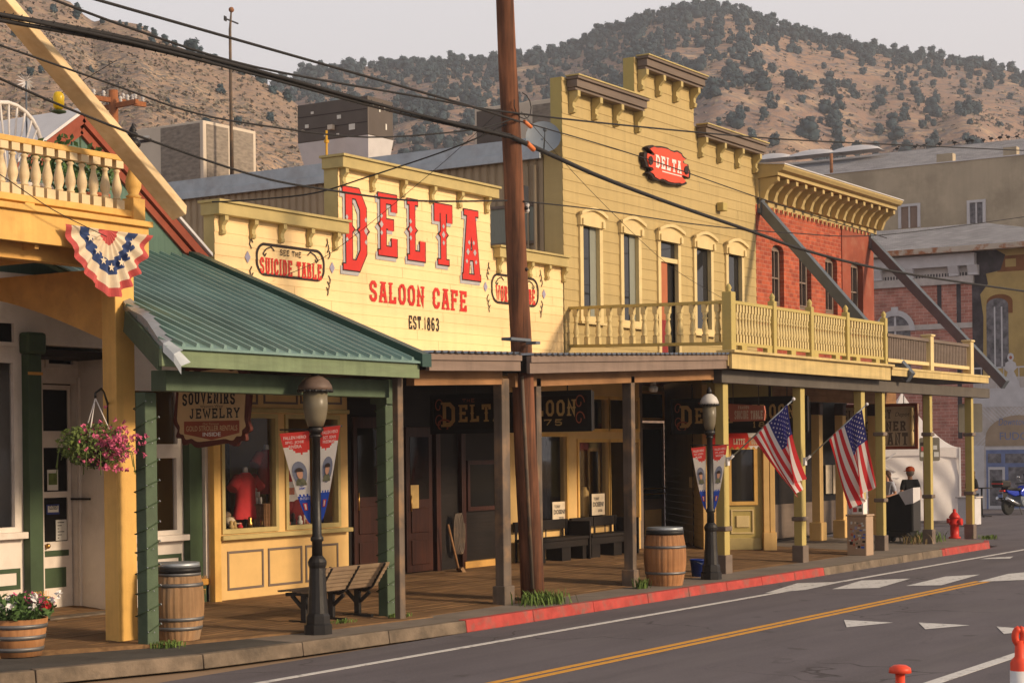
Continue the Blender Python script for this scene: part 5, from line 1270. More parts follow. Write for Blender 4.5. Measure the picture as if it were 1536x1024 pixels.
for i, h in enumerate(hs_):
    x0, x1, z0, z1 = h; zz1 = z1
    f = MB(); f.box(x0 - .13, CY - .05, z0 - (.0 if i == 2 else .12), x0, CY + .05, zz1); f.box(x1, CY - .05, z0 - (.0 if i == 2 else .12), x1 + .13, CY + .05, zz1)
    if i != 2: f.box(x0, CY - .05, z0 - .12, x1, CY + .1, z0); f.box(x0 - .18, CY - .1, z0 - .17, x1 + .18, CY - .0, z0 - .121)
    ar = [(x0 - .17, zz1)] + [(x0 - .17 + (x1 - x0 + .34) * k / 12, zz1 + .2 + .13 * math.sin(math.pi * k / 12)) for k in range(13)] + [(x1 + .17, zz1)]
    f.prism(ar, (0, CY - .09, 0), Z1, ZZ, (0, .12, 0))
    ar2 = [(x0 - .2 + (x1 - x0 + .4) * k / 12, zz1 + .18 + .13 * math.sin(math.pi * k / 12)) for k in range(13)]
    for p, q in zip(ar2, ar2[1:]): f.hexa([(p[0], CY - .15, p[1] + .02), (q[0], CY - .15, q[1] + .02), (q[0], CY - .091, q[1] + .02), (p[0], CY - .091, p[1] + .02), (p[0], CY - .15, p[1] + .09), (q[0], CY - .15, q[1] + .09), (q[0], CY - .091, q[1] + .09), (p[0], CY - .091, p[1] + .09)])
    for sx in (x0 - .12, x1 + .02): f.box(sx, CY - .13, zz1 + .0, sx + .1, CY - .091, zz1 + .14)
    wn = f.build('window' if i != 2 else 'door_frame', M['pale_trim'], ml)
    if i != 2:
        bx('pane', M['glass'], wn, x0, CY + .06, z0, x1, CY + .075, z1)
        if i < 2: bx('blind', M['curtain'], wn, x0 + (x1 - x0) * .62, CY + .045, z0, x1, CY + .056, z1)
    else:
        zt_d = py_(1000, 387, CY).z; bx('transom_bar', M['pale_trim'], wn, x0, CY - .03, zt_d - .1, x1, CY + .05, zt_d)
        bx('pane', M['glass'], wn, x0, CY + .05, zt_d, x1, CY + .06, z1)
        dd = bx('door', mk('red brown door paint', (.42, .13, .05, 1), .6, .12, 3, .2, 30), wn, x0, CY + .02, FZ, x0 + (x1 - x0) * .5, CY + .07, zt_d - .1)
        bx('kick_panel', M['maroon'], dd, x0 + .04, CY + .012, FZ + .1, x0 + (x1 - x0) * .46, CY + .0195, FZ + 1.1)
        bx('pane', M['glass'], wn, x0 + (x1 - x0) * .5, CY + .1, FZ, x1, CY + .11, zt_d - .1)
q = py_(1077, 311, CY); tag(bx('flood_light', M['olive'], None, q.x - .12, CY - .2, q.z - .1, q.x + .12, CY - .02, q.z + .1, bevel=.02), 'small boxy light fixed high on the mustard siding', 'light fixture')
# beige ribbed side wall with metal coping, and a curtained window
BX = 31.65
m = MB(); y = CY + .46; zt_ = 8.62
while y < 31:
    m.face([(BX, y, 4.2), (BX, y + .1, 4.2), (BX, y + .1, zt_), (BX, y, zt_)]); m.face([(BX, y + .1, 4.2), (BX + .04, y + .13, 4.2), (BX + .04, y + .13, zt_), (BX, y + .1, zt_)])
    m.face([(BX + .04, y + .13, 4.2), (BX + .04, y + .17, 4.2), (BX + .04, y + .17, zt_), (BX + .04, y + .13, zt_)]); m.face([(BX + .04, y + .17, 4.2), (BX, y + .2, 4.2), (BX, y + .2, zt_), (BX + .04, y + .17, zt_)]); y += .2
m.build('side_wall', M['beige_rib'], ml)
m = MB(); m.box(BX + .06, CY + .46, 4.2, a1 - .1, 31, 8.6); m.build('body', M['beige_rib'], ml)
m = MB(); m.box(BX - .06, CY + .46, 8.62, BX + .3, 31, 8.98); m.box(BX - .12, CY + .46, 8.52, BX - .061, 31, 8.7); m.build('coping', M['tin'], ml, bevel=.01)
m = MB(); m.box(BX + .3, CY + .46, 8.601, a1 - .1, 31, 8.8); m.build('roof', M['rust'], ml)
q = RX(728, 308, 806, 368, BX)
f = MB(); f.box(BX - .05, q[0], q[2], BX - .001, q[0] + .06, q[3]); f.box(BX - .05, q[1] - .06, q[2], BX - .001, q[1], q[3]); f.box(BX - .05, q[0] + .06, q[2], BX - .001, q[1] - .06, q[2] + .06); f.box(BX - .05, q[0] + .06, q[3] - .06, BX - .001, q[1] - .06, q[3]); f.box(BX - .05, (q[0] + q[1]) / 2 - .03, q[2] + .06, BX - .001, (q[0] + q[1]) / 2 + .03, q[3] - .06)
wn = f.build('side_window', M['browntrim'], ml); bx('curtain_pane', M['curtain'], wn, BX - .02, q[0] + .061, q[2] + .061, BX - .012, q[1] - .061, q[3] - .061)
for y_, r_ in ((CY + .62, .035), (CY + .8, .02)): one('conduit', M['beige_rib'], ml, lambda m: m.tube([(BX - .06, y_, 4.6), (BX - .06, y_, 8.4)], r_, 7))
bx('meter_box', M['beige_rib'], ml, BX - .2, CY + .6, 6.2, BX - .001, CY + .85, 6.65)
# red cut-out sign
sg = thing('plaque_sign', 'red scalloped plaque sign with white letters high on the mustard wall', 'sign', (38, CY, 8.3))
q = R4(966, 220, 1031, 277, CY - .1); cx, cz, hx, hz2 = (q[0] + q[1]) / 2, (q[2] + q[3]) / 2, (q[1] - q[0]) / 2, (q[3] - q[2]) / 2 * .92
def rp(k):
    P = []
    for j in range(72):
        a = 2 * math.pi * j / 72; ca, sa = math.cos(a), math.sin(a)
        r = 1 - .06 * (math.sin(a * 10) > .3) - (.22 if .28 < abs(sa) < .52 else 0) - (.05 if abs(sa) > .95 else 0)
        P.append((cx + hx * k * r * abs(ca) ** .8 * (1 if ca > 0 else -1), cz + hz2 * k * r * abs(sa) ** .7 * (1 if sa > 0 else -1)))
    return P
one('backing', M['outline'], sg, lambda m: m.prism(rp(1.07), (0, CY - .14, 0), Z1, ZZ, (0, .12, 0)))
M['red_orange'] = mk('orange red enamel', (.72, .075, .03, 1), .5, .06, 3, .05, 30)
one('face', M['red_orange'], sg, lambda m: m.prism(rp(.96), (0, CY - .16, 0), Z1, ZZ, (0, .019, 0)))
m = MB(); slab(m, 'DELTA', (cx - hx * .6, CY - .165, cz - hz2 * .3), Z1, ZZ, hz2 * .72, width=hx * 1.2, t=.2, nrm=(0, -1, 0), step=.001); m.build('lettering', M['cloth_white'], sg)
bx('underline', M['cloth_white'], sg, cx - hx * .3, CY - .166, cz - hz2 * .46, cx + hx * .6, CY - .1605, cz - hz2 * .4)
for sx in (-1, 1): one('scroll_eye', M['outline'], sg, lambda m: m.lathe([(.1, -.02), (.09, 0), (.02, .0)], (cx + sx * hx * .82, CY - .16, cz), 12, axis='y'))
# ================================================================ brown awnings over the saloon walk
ba_ = thing('awning', 'taupe boarded awning with corrugated edge in front of the cafe and saloon', 'awning', (26, 15, .16))
AY = 14.7
def awseg(x0, x1, za0, za1, h0, h1, nm=1):
    m = MB(); m.hexa([(x0, AY, za0), (x1, AY, za1), (x1, AY + .06, za1), (x0, AY + .06, za0), (x0, AY, za0 + .62 * h0), (x1, AY, za1 + .62 * h1), (x1, AY + .06, za1 + .62 * h1), (x0, AY + .06, za0 + .62 * h0)]); m.build('fascia', M['taupe'], ba_)
    m = MB(); a, b = .62 * h0 + .002, .62 * h1 + .002; m.hexa([(x0, AY - .03, za0 + a), (x1, AY - .03, za1 + b), (x1, AY + .06, za1 + b), (x0, AY + .06, za0 + a), (x0, AY - .03, za0 + h0), (x1, AY - .03, za1 + h1), (x1, AY + .06, za1 + h1), (x0, AY + .06, za0 + h0)]); m.build('fascia_board', M['taupe'], ba_)
    m = MB(); n = int((x1 - x0) / .17)
    for k in range(n):
        t = k / n; t2 = (k + 1) / n; xa = x0 + (x1 - x0) * t; xb = x0 + (x1 - x0) * t2; za = za0 + h0 + (za1 + h1 - za0 - h0) * t + .012; up = .035
        P = [(xa, za), (xa + .03, za + up), (xa + .06, za + up), (xa + .09, za)]
        for (p, q) in zip(P, P[1:] + [(xb, za)]):
            m.face([(p[0], AY - .07, p[1]), (q[0], AY - .07, q[1]), (q[0], CY - .01, q[1] + .05), (p[0], CY - .01, p[1] + .05)])
    m.build('corrugated_roof', M['tin'], ba_)
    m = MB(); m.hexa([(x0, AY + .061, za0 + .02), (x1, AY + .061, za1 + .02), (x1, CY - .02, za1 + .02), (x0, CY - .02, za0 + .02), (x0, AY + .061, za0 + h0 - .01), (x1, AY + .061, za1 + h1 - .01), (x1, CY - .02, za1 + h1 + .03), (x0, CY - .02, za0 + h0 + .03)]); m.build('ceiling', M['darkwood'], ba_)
    m = MB(); m.hexa([(x0 + .05, 15.0, za0 - .2), (x1 - .05, 15.0, za1 - .2), (x1 - .05, 15.14, za1 - .2), (x0 + .05, 15.14, za0 - .2), (x0 + .05, 15.0, za0 + .019), (x1 - .05, 15.0, za1 + .019), (x1 - .05, 15.14, za1 + .019), (x0 + .05, 15.14, za0 + .019)]); m.build('beam', M['beam_tan'], ba_)
s0 = py_(634, 555, AY); s1 = py_(781, 556, AY); s2 = py_(795, 560, AY); s3 = py_(1094, 550, AY)
awseg(20.78, s1.x, s0.z, s1.z, .24, .24); awseg(s2.x, s3.x, s2.z, s3.z - .03, .27, .25)
M['tin_lt'] = M['tin']
for a, b, y in ((755, 792, 511), (792, 806, 516)): q = R4(a, y - 4, b, y + 5, AY); bx('patch_flashing', M['steel'], ba_, q[0] + .1, AY - .08, q[2] + .05, q[1] - .04, AY + .1, q[3] + .0)
def porchpost(px, mat, w_=.2, wy=None, ztop=3.9, base=None, par=None, Y=15.0, collars=(), bh=.32):
    X = py_(px, 700, Y).x; wy = wy or w_
    m = MB(); m.box(X, Y, .3 if base else .13, X + w_, Y + wy, ztop); o = m.build('post', M[mat], par, bevel=.012)
    if base: bx('post_base', M[base], o, X - .035, Y - .035, .12, X + w_ + .035, Y + wy + .035, .12 + bh, bevel=.015)
    for z in collars: bx('collar', M['browntrim'], o, X - .04, Y - .04, z, X + w_ + .04, Y + wy + .04, z + .09, bevel=.02)
    return o
porchpost(598, 'greypost', .13, .1, 3.6, None, ba_); porchpost(754, 'greypost', .22, .16, 3.62, 'greypost', ba_); porchpost(806, 'greypost', .15, .16, 3.66, None, ba_); porchpost(948, 'greypost', .14, .18, 3.78, 'greypost', ba_)

# ================================================================ long balcony with mustard railing, and the lower deck beyond it
lb = thing('balcony', 'long mustard balcony with turned balusters in front of the two storey saloon and brick building', 'balcony', (34, 15, .16))
M['post_dark'] = mk('dark grey brown beam paint', (.10, .085, .07, 1), .7, .15, 2, .2, 30, streak=.3)
x0 = py_(1098, 540, 14.6).x; x1 = py_(1336, 556, 14.6).x; zf0, zf1 = 3.99, 4.29
M['mustard_dk'] = mk('weathered mustard fascia', (.56, .42, .18, 1), .7, .1, 2, .25, 40, stretch=(.4, 1, 3), dirt=(.25, .2, .1, 1), da=.55, ds=1.6, streak=.4)
bx('fascia', M['mustard_dk'], lb, x0, 14.6, zf0, x1, 14.66, zf1, bevel=.006)
bx('deck_edge', M['mustard_dk'], lb, x0 - .05, 14.52, zf1, x1 + .06, 14.9, zf1 + .05, bevel=.006)
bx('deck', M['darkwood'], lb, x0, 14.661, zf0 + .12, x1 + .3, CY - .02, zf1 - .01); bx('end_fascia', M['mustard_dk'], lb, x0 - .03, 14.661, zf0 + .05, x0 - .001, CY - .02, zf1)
bx('beam', M['post_dark'], lb, x0 + .1, 14.86, 3.74, 46.3, 15.06, 3.985, bevel=.01)
RT_, RB_ = py_(1157, 454, 14.8).z - .06, 4.46
RYb = 14.78
pp = [py_(p, 500, RYb + .08).x for p in (1095, 1158, 1214, 1268, 1325)]
for i, X in enumerate(pp):
    w_ = .2 if i == 0 else .14
    zt_ = RT_ + (.16 if i == 0 else .1)
    o = bx('newel_post', M['olive'], lb, X - w_ / 2, RYb, zf1 + .05, X + w_ / 2, RYb + w_, zt_, bevel=.012)
    one('finial', M['olive'], o, lambda m: m.lathe([(.06, zt_), (.04, zt_ + .03), (.06, zt_ + .08), (.035, zt_ + .13), (.01, zt_ + .16)], (X, RYb + w_ / 2, 0), 10))
def rail(p, q, n, par=lb, h0=RB_, h1=RT_, rise=0., th=1.2):
    p, q = V(p), V(q)
    one('top_rail', M['olive'], par, lambda m: m.bar((p.x, p.y, h1 - .03), (q.x, q.y, h1 - .03 + rise), .1, .06, up=(0, 0, 1))); one('bottom_rail', M['olive'], par, lambda m: m.bar((p.x, p.y, h0 + .03), (q.x, q.y, h0 + .03 + rise), .08, .06, up=(0, 0, 1)))
    hb = h1 - h0 - .12
    for k in range(n):
        c = p.lerp(q, (k + .5) / n); m = MB(); zb = h0 + .06 + rise * (k + .5) / n
        m.lathe([(.04 * th, zb), (.04 * th, zb + .2 * hb)], (c.x, c.y, 0), 4, sq=True); m.lathe([(r_ * th, zb + f_ * hb) for r_, f_ in ((.04, .2), (.025, .24), (.037, .34), (.025, .52), (.02, .6), (.035, .64), (.022, .68), (.032, .8))], (c.x, c.y, 0), 7); m.lathe([(.042 * th, zb + .8 * hb), (.042 * th, zb + hb)], (c.x, c.y, 0), 4, sq=True)
        m.build('baluster', M['olive_lt'], par)
M['olive_lt'] = mk('pale mustard baluster paint', (.62, .49, .23, 1), .65, .08, 3, .15, 40, dirt=(.35, .27, .11, 1), da=.4, ds=3)
for a, b in zip(pp, pp[1:]): rail((a + .07, RYb + .08, 0), (b - .07, RYb + .08, 0), 13)
rail((pp[0], RYb + .2, 0), (31.88, CY - .02, 0), 13, rise=.16, th=1.7)
for k in range(7): bx('rail_block', M['olive'], lb, pp[0] + .4 + k * 1.15, RYb + .02, zf1 + .05, pp[0] + .62 + k * 1.15, RYb + .12, RB_ - .0)
for px, cl in ((1086, (.95,)), (1202, (1.0,)), (1293, (1.0,))): porchpost(px, 'olive', .22, .18, 3.74, 'browntrim', lb, Y=14.95, collars=cl, bh=.38)
ld = thing('balcony', 'lower weathered deck with dark slatted railing at the far end of the porch', 'balcony', (42, 15, .16))
x2 = py_(1483, 570, 14.6).x
m = MB(); m.box(x1 + .07, 14.6, 4.1, x2, 14.68, 4.24); m.box(x1 + .07, 14.58, 4.241, x2 + .05, 14.9, 4.29)
m.build('fascia', M['mustard_dk'], ld); bx('deck', M['darkwood'], ld, x1 + .31, 14.681, 4.1, x2, CY - .3, 4.235)
px3 = [py_(p, 520, 14.78).x for p in (1328, 1395, 1455)]
for X in px3[1:]: bx('newel_post', M['pale_trim'], ld, X - .11, 14.72, 4.29, X + .11, 14.94, 5.12, bevel=.012); bx('post_cap', M['pale_trim'], ld, X - .14, 14.69, 5.12, X + .14, 14.97, 5.17, bevel=.015)
for a, b in zip(px3, px3[1:]):
    bx('top_rail', M['browntrim'], ld, a + .12, 14.76, 4.99, b - .12, 14.88, 5.06); bx('bottom_rail', M['pale_trim'], ld, a + .12, 14.76, 4.42, b - .12, 14.88, 4.5)
    m = MB(); n = int((b - a) / .12)
    for k in range(n): x = a + .14 + k * (b - a - .3) / n; m.box(x, 14.80, 4.501, x + .07, 14.83, 4.989)
    m.build('slat_panel', M['browntrim'], ld)
for px in (1324.5, 1396, 1458): porchpost(px, 'olive', .17, .18, 3.74, 'browntrim', ld, Y=14.95, collars=(1.25, 2.75), bh=.38)
for i, (pa, pb, lbl) in enumerate((((1140, 308, 19), (1366, 566, 14.55), 'grey steel brace slanting across the brick front down to the balcony'), ((1305, 362, 19), (1508, 577, 14.55), 'grey steel brace from the brick corner down past the far deck'))):
    a, b = py_(pa[0], pa[1], pa[2] - .02), py_(pb[0], pb[1], pb[2]); t = thing('brace', lbl, 'brace', b)
    one('beam', M['steel'], t, lambda m: m.bar(a, b, .13, .26, up=(0, 0, 1))); 
    bx('anchor_plate', M['steel'], t, a.x - .12, 18.9, a.z - .2, a.x + .12, 18.995, a.z + .2)

# ================================================================ red brick building
bb = thing('brick_building', 'painted red brick building with a deep bracketed mustard cornice', 'building', (45, CY, .3))
c0 = a1 + .02; c1 = py_(1309, 400, CY).x; cz = py_(1225, 332, CY).z + .05
bw = []
for a, b in ((1158, 1176), (1199, 1217), (1238, 1256), (1275, 1293)): bw.append((py_(a, 420, CY).x, py_(b, 420, CY).x, py_(1205, 445, CY).z - .35, py_(1205, 384, CY).z))
zar = bw[0][3]
def archwall(m, x0, x1, z0, z1, Y, ws, t=.3):
    flatwall(m, x0, x1, z0, z1, Y, [(w[0], w[1], w[2], w[3] + .14) for w in ws], t)
    for w in ws:      # segmental heads filling the corners above each opening
        xc = (w[0] + w[1]) / 2; hw_ = (w[1] - w[0]) / 2
        for k in range(8):
            xa, xb = w[0] + (w[1] - w[0]) * k / 8, w[0] + (w[1] - w[0]) * (k + 1) / 8; h = lambda x: w[3] + .14 * math.sqrt(max(0, 1 - ((x - xc) / hw_) ** 2))
            m.prism([(xa, h(xa)), (xb, h(xb)), (xb, w[3] + .141), (xa, w[3] + .141)], (0, Y, 0), Z1, ZZ, (0, t, 0))
sp_ = py_(1262, 400, CY).x
m = MB(); archwall(m, c0, sp_, 4.0, cz, CY, bw[:3]); m.build('brick_wall', M['brick_red'], bb)
m = MB(); archwall(m, sp_ + .002, c1, 4.0, cz, CY - .03, bw[3:], .33); m.box(c1 - .3, CY + .301, 4.0, c1, CY + 9, cz); m.build('corner_pier', M['red_render'], bb)
for w in bw:
    m = MB(); m.frame(w[0], w[1], w[2], w[3] + .13, CY + .12, CY + .2, .1); wn = m.build('window', M['browntrim'], bb)
    m = MB(); m.frame(w[0] + .101, w[1] - .101, w[2] + .101, w[3] + .03, CY + .1, CY + .19, .035); m.box((w[0] + w[1]) / 2 - .015, CY + .1, w[2] + .137, (w[0] + w[1]) / 2 + .015, CY + .18, w[3] - .006); m.box(w[0] + .137, CY + .105, (w[2] + w[3]) / 2, w[1] - .137, CY + .175, (w[2] + w[3]) / 2 + .04); m.build('sash', M['taupe'], wn)
    bx('pane', M['glass'], wn, w[0] + .06, CY + .185, w[2] + .06, w[1] - .06, CY + .195, w[3] + .1)
    m = MB()
    for k in range(10):
        t0, t1 = math.pi * k / 10, math.pi * (k + 1) / 10 - .03; xc = (w[0] + w[1]) / 2; r0, r1 = (w[1] - w[0]) / 2, (w[1] - w[0]) / 2 + .22; q = .75
        y_ = CY if w is not bw[3] else CY - .03
        m.face([(xc - r0 * math.cos(t0), y_ - .006, w[3] + .17 * math.sin(t0)), (xc - r0 * math.cos(t1), y_ - .006, w[3] + .17 * math.sin(t1)), (xc - r1 * math.cos(t1), y_ - .006, w[3] + .42 * math.sin(t1)), (xc - r1 * math.cos(t0), y_ - .006, w[3] + .42 * math.sin(t0))])
    m.build('brick_arch', M['brick_red'] if w is not bw[3] else M['red_render'], bb)
bx('body', M['rust'], bb, c0 + .05, CY + .34, 4.0, c1 - .31, CY + 9, cz - .05)
pf = [(0, cz), (0, cz + .14), (-.08, cz + .14), (-.08, cz + .62), (-.62, cz + .66), (-.62, cz + .74), (-.74, cz + .78), (-.8, cz + .86), (-.8, cz + .9), (.2, cz + 1.0), (.2, cz)]
one('cornice', M['mustard'], bb, lambda m: m.prism(pf, (c0 - .02, CY, 0), (0, 1, 0), ZZ, (c1 - c0 + .35, 0, 0)))
m = MB(); m.hexa([(c0 - .05, CY - .82, cz + .905), (c1 + .36, CY - .82, cz + .905), (c1 + .36, CY + .22, cz + 1.01), (c0 - .05, CY + .22, cz + 1.01), (c0 - .05, CY - .82, cz + .93), (c1 + .36, CY - .82, cz + .93), (c1 + .36, CY + .22, cz + 1.035), (c0 - .05, CY + .22, cz + 1.035)]); m.build('cornice_cap', M['tin_white'], bb)
for k in range(15):
    x = c0 + .12 + k * (c1 + .1 - c0) / 14
    pr = [(0, 0), (.5, 0), (.5, -.1), (.36, -.16), (.22, -.3), (.13, -.52), (0, -.52)]
    one('bracket', M['pale_trim'] if False else M['mustard'], bb, lambda m: m.prism(pr, (x - .07, CY - .08, cz + .63), (0, -1, 0), ZZ, (.14, 0, 0)))
    if k < 14:
        for f in (.0, .5): bx('dentil', M['mustard'], bb, x + f * (c1 - c0) / 14 - .03, CY - .07, cz - .1, x + f * (c1 - c0) / 14 + .03, CY - .036, cz + .0)
# ground floor under the balcony: angled corner shop, dark front, inner columns
cs = thing('corner_shop', 'mustard corner shop front with a small red and white awning under the porch', 'shop front', P2)
dv = (P2 - P1); dv.z = 0; Lc = dv.length; u_ = dv.normalized(); nrm = V((u_.y, -u_.x, 0))
if nrm.y > 0: nrm = -nrm
def cq(m, s0, s1, z0, z1, d0, d1):
    p = P1 + u_ * s0; q = P1 + u_ * s1
    A = [p + nrm * d0, q + nrm * d0, q + nrm * d1, p + nrm * d1]
    m.hexa([(v.x, v.y, z0) for v in A] + [(v.x, v.y, z1) for v in A])
def spx(px): # distance along the angled wall under a photo column
    d = ray(px, 740); d2 = V((d.x, d.y)); o = V((P1.x, P1.y)); c = u_.x * d2.y - u_.y * d2.x
    return (o.y * d2.x - o.x * d2.y) / c
def zpx(py, s): p = P1 + u_ * s; dep = p.x * FW[0] + p.y * FW[1]; r = p.x * RT[0] + p.y * RT[1]; return HC + (YH - py - RO * r / dep * FP) * dep / FP
def cpart(name, mat, s0, s1, z0, z1, d0, d1, bev=.008): m = MB(); cq(m, s0, s1, z0, z1, d0, d1); return m.build(name, M[mat], cs, bevel=bev)
sL, sR = spx(1097), spx(1131); zw0, zw1 = zpx(752, sL), zpx(674, sL)
m = MB()
for s0, s1, z0, z1 in ((0, sL, .25, 3.99), (sR, Lc, .25, 3.99), (sL, sR, .25, zw0), (sL, sR, zw1, 3.99)): cq(m, s0, s1, z0, z1, -.12, 0)
m.build('wall', M['olive'], cs)
m = MB(); 
for s0, s1, z0, z1 in ((sL - .08, sL, zw0 - .08, zw1 + .08), (sR, sR + .08, zw0 - .08, zw1 + .08), (sL, sR, zw0 - .08, zw0), (sL, sR, zw1, zw1 + .08)): cq(m, s0, s1, z0, z1, .001, .04)
wn = m.build('window', M['ochre'], cs); m = MB(); cq(m, sL, sR, zw0, zw1, -.06, -.05); m.build('pane', M['glass'], wn)
s0, s1 = spx(1096), spx(1130); z0, z1 = zpx(800, s0), zpx(764, s0)
m = MB(); 
for a, b, c, d in ((s0, s0 + .03, z0, z1), (s1 - .03, s1, z0, z1), (s0 + .03, s1 - .03, z0, z0 + .03), (s0 + .03, s1 - .03, z1 - .03, z1)): cq(m, a, b, c, d, .001, .02)
m.build('panel_border', M['pale_trim'], cs); cpart('panel', 'pale_trim', s0 + .12, s1 - .1, z0 + .14, z1 - .14, .001, .025)
cpart('base_board', 'khaki', 0, Lc - .3, .24, .5, .001, .05)
for k, (pa, pb) in enumerate(((1144, 1152.5), (1153.5, 1161))):
    a, b = spx(pa), spx(pb); cpart('pilaster', 'shop_yellow', a, b, .62, 3.6, .001, .1); cpart('pilaster_base', 'shop_yellow', a - .02, b + .02, .22, .62, .001, .16)
for px in (1057,): a = spx(px); cpart('corner_trim', 'shop_yellow', a - .05, a + .07, .25, 3.95, .001, .07)
sl2, sr2 = spx(1062), spx(1086); m = MB(); cq(m, sl2, sr2, zw0, zw1, .001, .02); m.build('side_window', M['glass'], cs); cpart('side_panel', 'shop_yellow', sl2, sr2, .6, zw0 - .1, .001, .02)
# its awning
aS0, aS1 = spx(1062), spx(1146); za_, zb2 = zpx(641, aS1), zpx(658, aS1)
la = thing('shop_awning', 'small red and white striped shop awning with scalloped valance lettered latte', 'awning', P1 + u_ * ((aS0 + aS1) / 2) + V((0, 0, 2.3)))
pan = [aS0, spx(1091) - .1, spx(1117), aS1]
for k, (a, b) in enumerate(zip(pan, pan[1:])):
    mt = 'cloth_white' if k == 2 else 'red_paint'; m = MB(); A = P1 + u_ * a; B = P1 + u_ * b
    f = lambda p, d, z: (p.x + nrm.x * d, p.y + nrm.y * d, z)
    zt_ = za_ + .15
    m.hexa([f(A, .0, zt_ - .02), f(B, .0, zt_ - .02), f(B, .5, zb2 + .02), f(A, .5, zb2 + .02), f(A, 0, zt_), f(B, 0, zt_), f(B, .52, zb2 + .04), f(A, .52, zb2 + .04)])
    n = max(3, int((b - a) / .1)); P = [(a, zb2 + .03)] + [(a + (b - a) * j / (2 * n), zb2 - .16 - (.07 if j % 2 else 0)) for j in range(2 * n + 1)] + [(b, zb2 + .03)]
    m.prism([(p[0], p[1]) for p in P], P1 + nrm * .5 - V((0, 0, P1.z)), u_, ZZ, nrm * .015)
    m.build('canopy_panel', M[mt], la)
M['valance'] = mk('orange valance cloth', (.6, .22, .09, 1), .8, .08, 4, 0)
m = MB(); a, b = pan[2], pan[3]; m.prism([(a, zb2 - .15), (b, zb2 - .15), (b, zb2 + .03), (a, zb2 + .03)], P1 + nrm * .516 - V((0, 0, P1.z)), u_, ZZ, nrm * .004); m.build('valance_band', M['valance'], la)
for tx, a, b in (('LATTE', pan[1] + .15, pan[2] - .08), ('GOURMET', pan[2] + .06, pan[3] - .06)):
    p = P1 + u_ * a + nrm * .523; m = MB(); slab(m, tx, (p.x, p.y, zb2 - .12), u_, ZZ, .13, width=b - a, nrm=nrm); m.build('lettering', M['stain'], la)
# recessed siding wall left of the corner shop, dark restaurant front right of it
M['mustard_side'] = M['mustard']
P0 = pz_(998, 806, .3); m = MB()
d2 = (P1 - P0); d2.z = 0; L2 = d2.length; u2 = d2.normalized(); n2 = V((u2.y, -u2.x, 0)); n2 = n2 if n2.y < 0 else -n2
k = 0
while .28 + k * .16 < 3.99:
    z0, z1 = .28 + k * .16, .28 + (k + 1) * .16; m.face([P0 + n2 * .012 + V((0, 0, z0 - P0.z)), P1 + n2 * .012 + V((0, 0, z0 - P1.z)), P1 + V((0, 0, z1 - P1.z)), P0 + V((0, 0, z1 - P0.z))]); k += 1
m.face([(xd1, DY, .25), (P0.x, P0.y, .25), (P0.x, P0.y, 4), (xd1, DY, 4)])
m.build('recess_siding', M['mustard'], ml)
p = P0.lerp(P1, .72) + n2 * .03; bx('wall_box', M['pale_trim'], ml, p.x - .08, p.y - .05, 1.62, p.x + .08, p.y + .05, 1.86)
df = thing('restaurant_front', 'dark boarded restaurant front with slim yellow columns under the far porch', 'shop front', (41, 18.6, .25))
bx('wall', M['darkwood'], df, P2.x + .05, 18.7, .2, 46.0, 18.9, 3.99); bx('return_wall', M['dark'], df, P2.x - .05, P2.y + .02, .2, P2.x + .05, 18.9, 3.99)
bx('wainscot', M['browntrim'], df, P2.x + .06, 18.66, .25, 45.9, 18.699, 1.1)
for px, yy in ((1233, 17.6), (1268, 17.6), (1317, 17.4)):
    X = py_(px, 760, yy).x; c = bx('column', M['shop_yellow'], df, X - .11, yy, .6, X + .11, yy + .22, 3.6, bevel=.012); bx('column_base', M['shop_yellow'], c, X - .17, yy - .06, .2, X + .17, yy + .28, .66, bevel=.03)
    bx('corbel', M['doorwood'], c, X - .115, yy - .015, 3.3, X + .115, yy + .235, 3.62, bevel=.03)
for a, b in ((1238, 1247), (1249, 1258)):
    q = R4(a, 697, b, 740, 18.65); bx('menu_sheet', M['stain'], df, q[0], 18.63, q[2], q[1], 18.655, q[3])
bx('upper_beam', M['beam_tan'], df, P2.x, 17.3, 3.62, 46.0, 17.5, 3.99)
bx('maroon_post', M['redtrim'], df, 45.35, 16.2, .2, 45.5, 16.35, 3.95, bevel=.01)

# ================================================================ hanging signs under the porch
def hsign(name, label, X, q, frame='black', face='darkwood'):
    y0, y1, z0, z1 = q; t = thing(name, label, 'sign', (X, (y0 + y1) / 2, z0))
    m = MB(); m.box(X, y0, z0, X + .1, y1, z1); m.build('board', M[face], t)
    m = MB(); w_ = .06
    for a, b, c, d in ((y0 - .02, y0 + w_, z0 - .02, z1 + .02), (y1 - w_, y1 + .02, z0 - .02, z1 + .02), (y0 + w_, y1 - w_, z0 - .02, z0 + w_), (y0 + w_, y1 - w_, z1 - w_, z1 + .02)): m.box(X - .03, a, c, X - .001, b, d)
    m.build('frame', M[frame], t)
    for f in (.15, .85): one('chain', M['iron'], t, lambda m: m.tube([(X + .05, y0 + (y1 - y0) * f, z1), (X + .05, y0 + (y1 - y0) * f, 3.85)], .012, 5))
    return t
M['gilt_red'] = mk('red and gilt lettering', (.35, .09, .04, 1), .5, .1, 8, 0)
q = RX(648, 590, 887, 647, 26.2); d1 = hsign('hanging_sign', 'long dark hanging saloon sign with gilt letters crossing behind the utility pole', 26.2, q)
q = RX(1008, 597, 1211, 648, 35.2); d2_ = hsign('hanging_sign', 'dark hanging saloon sign behind the second lamp post and the first flag', 35.2, q)
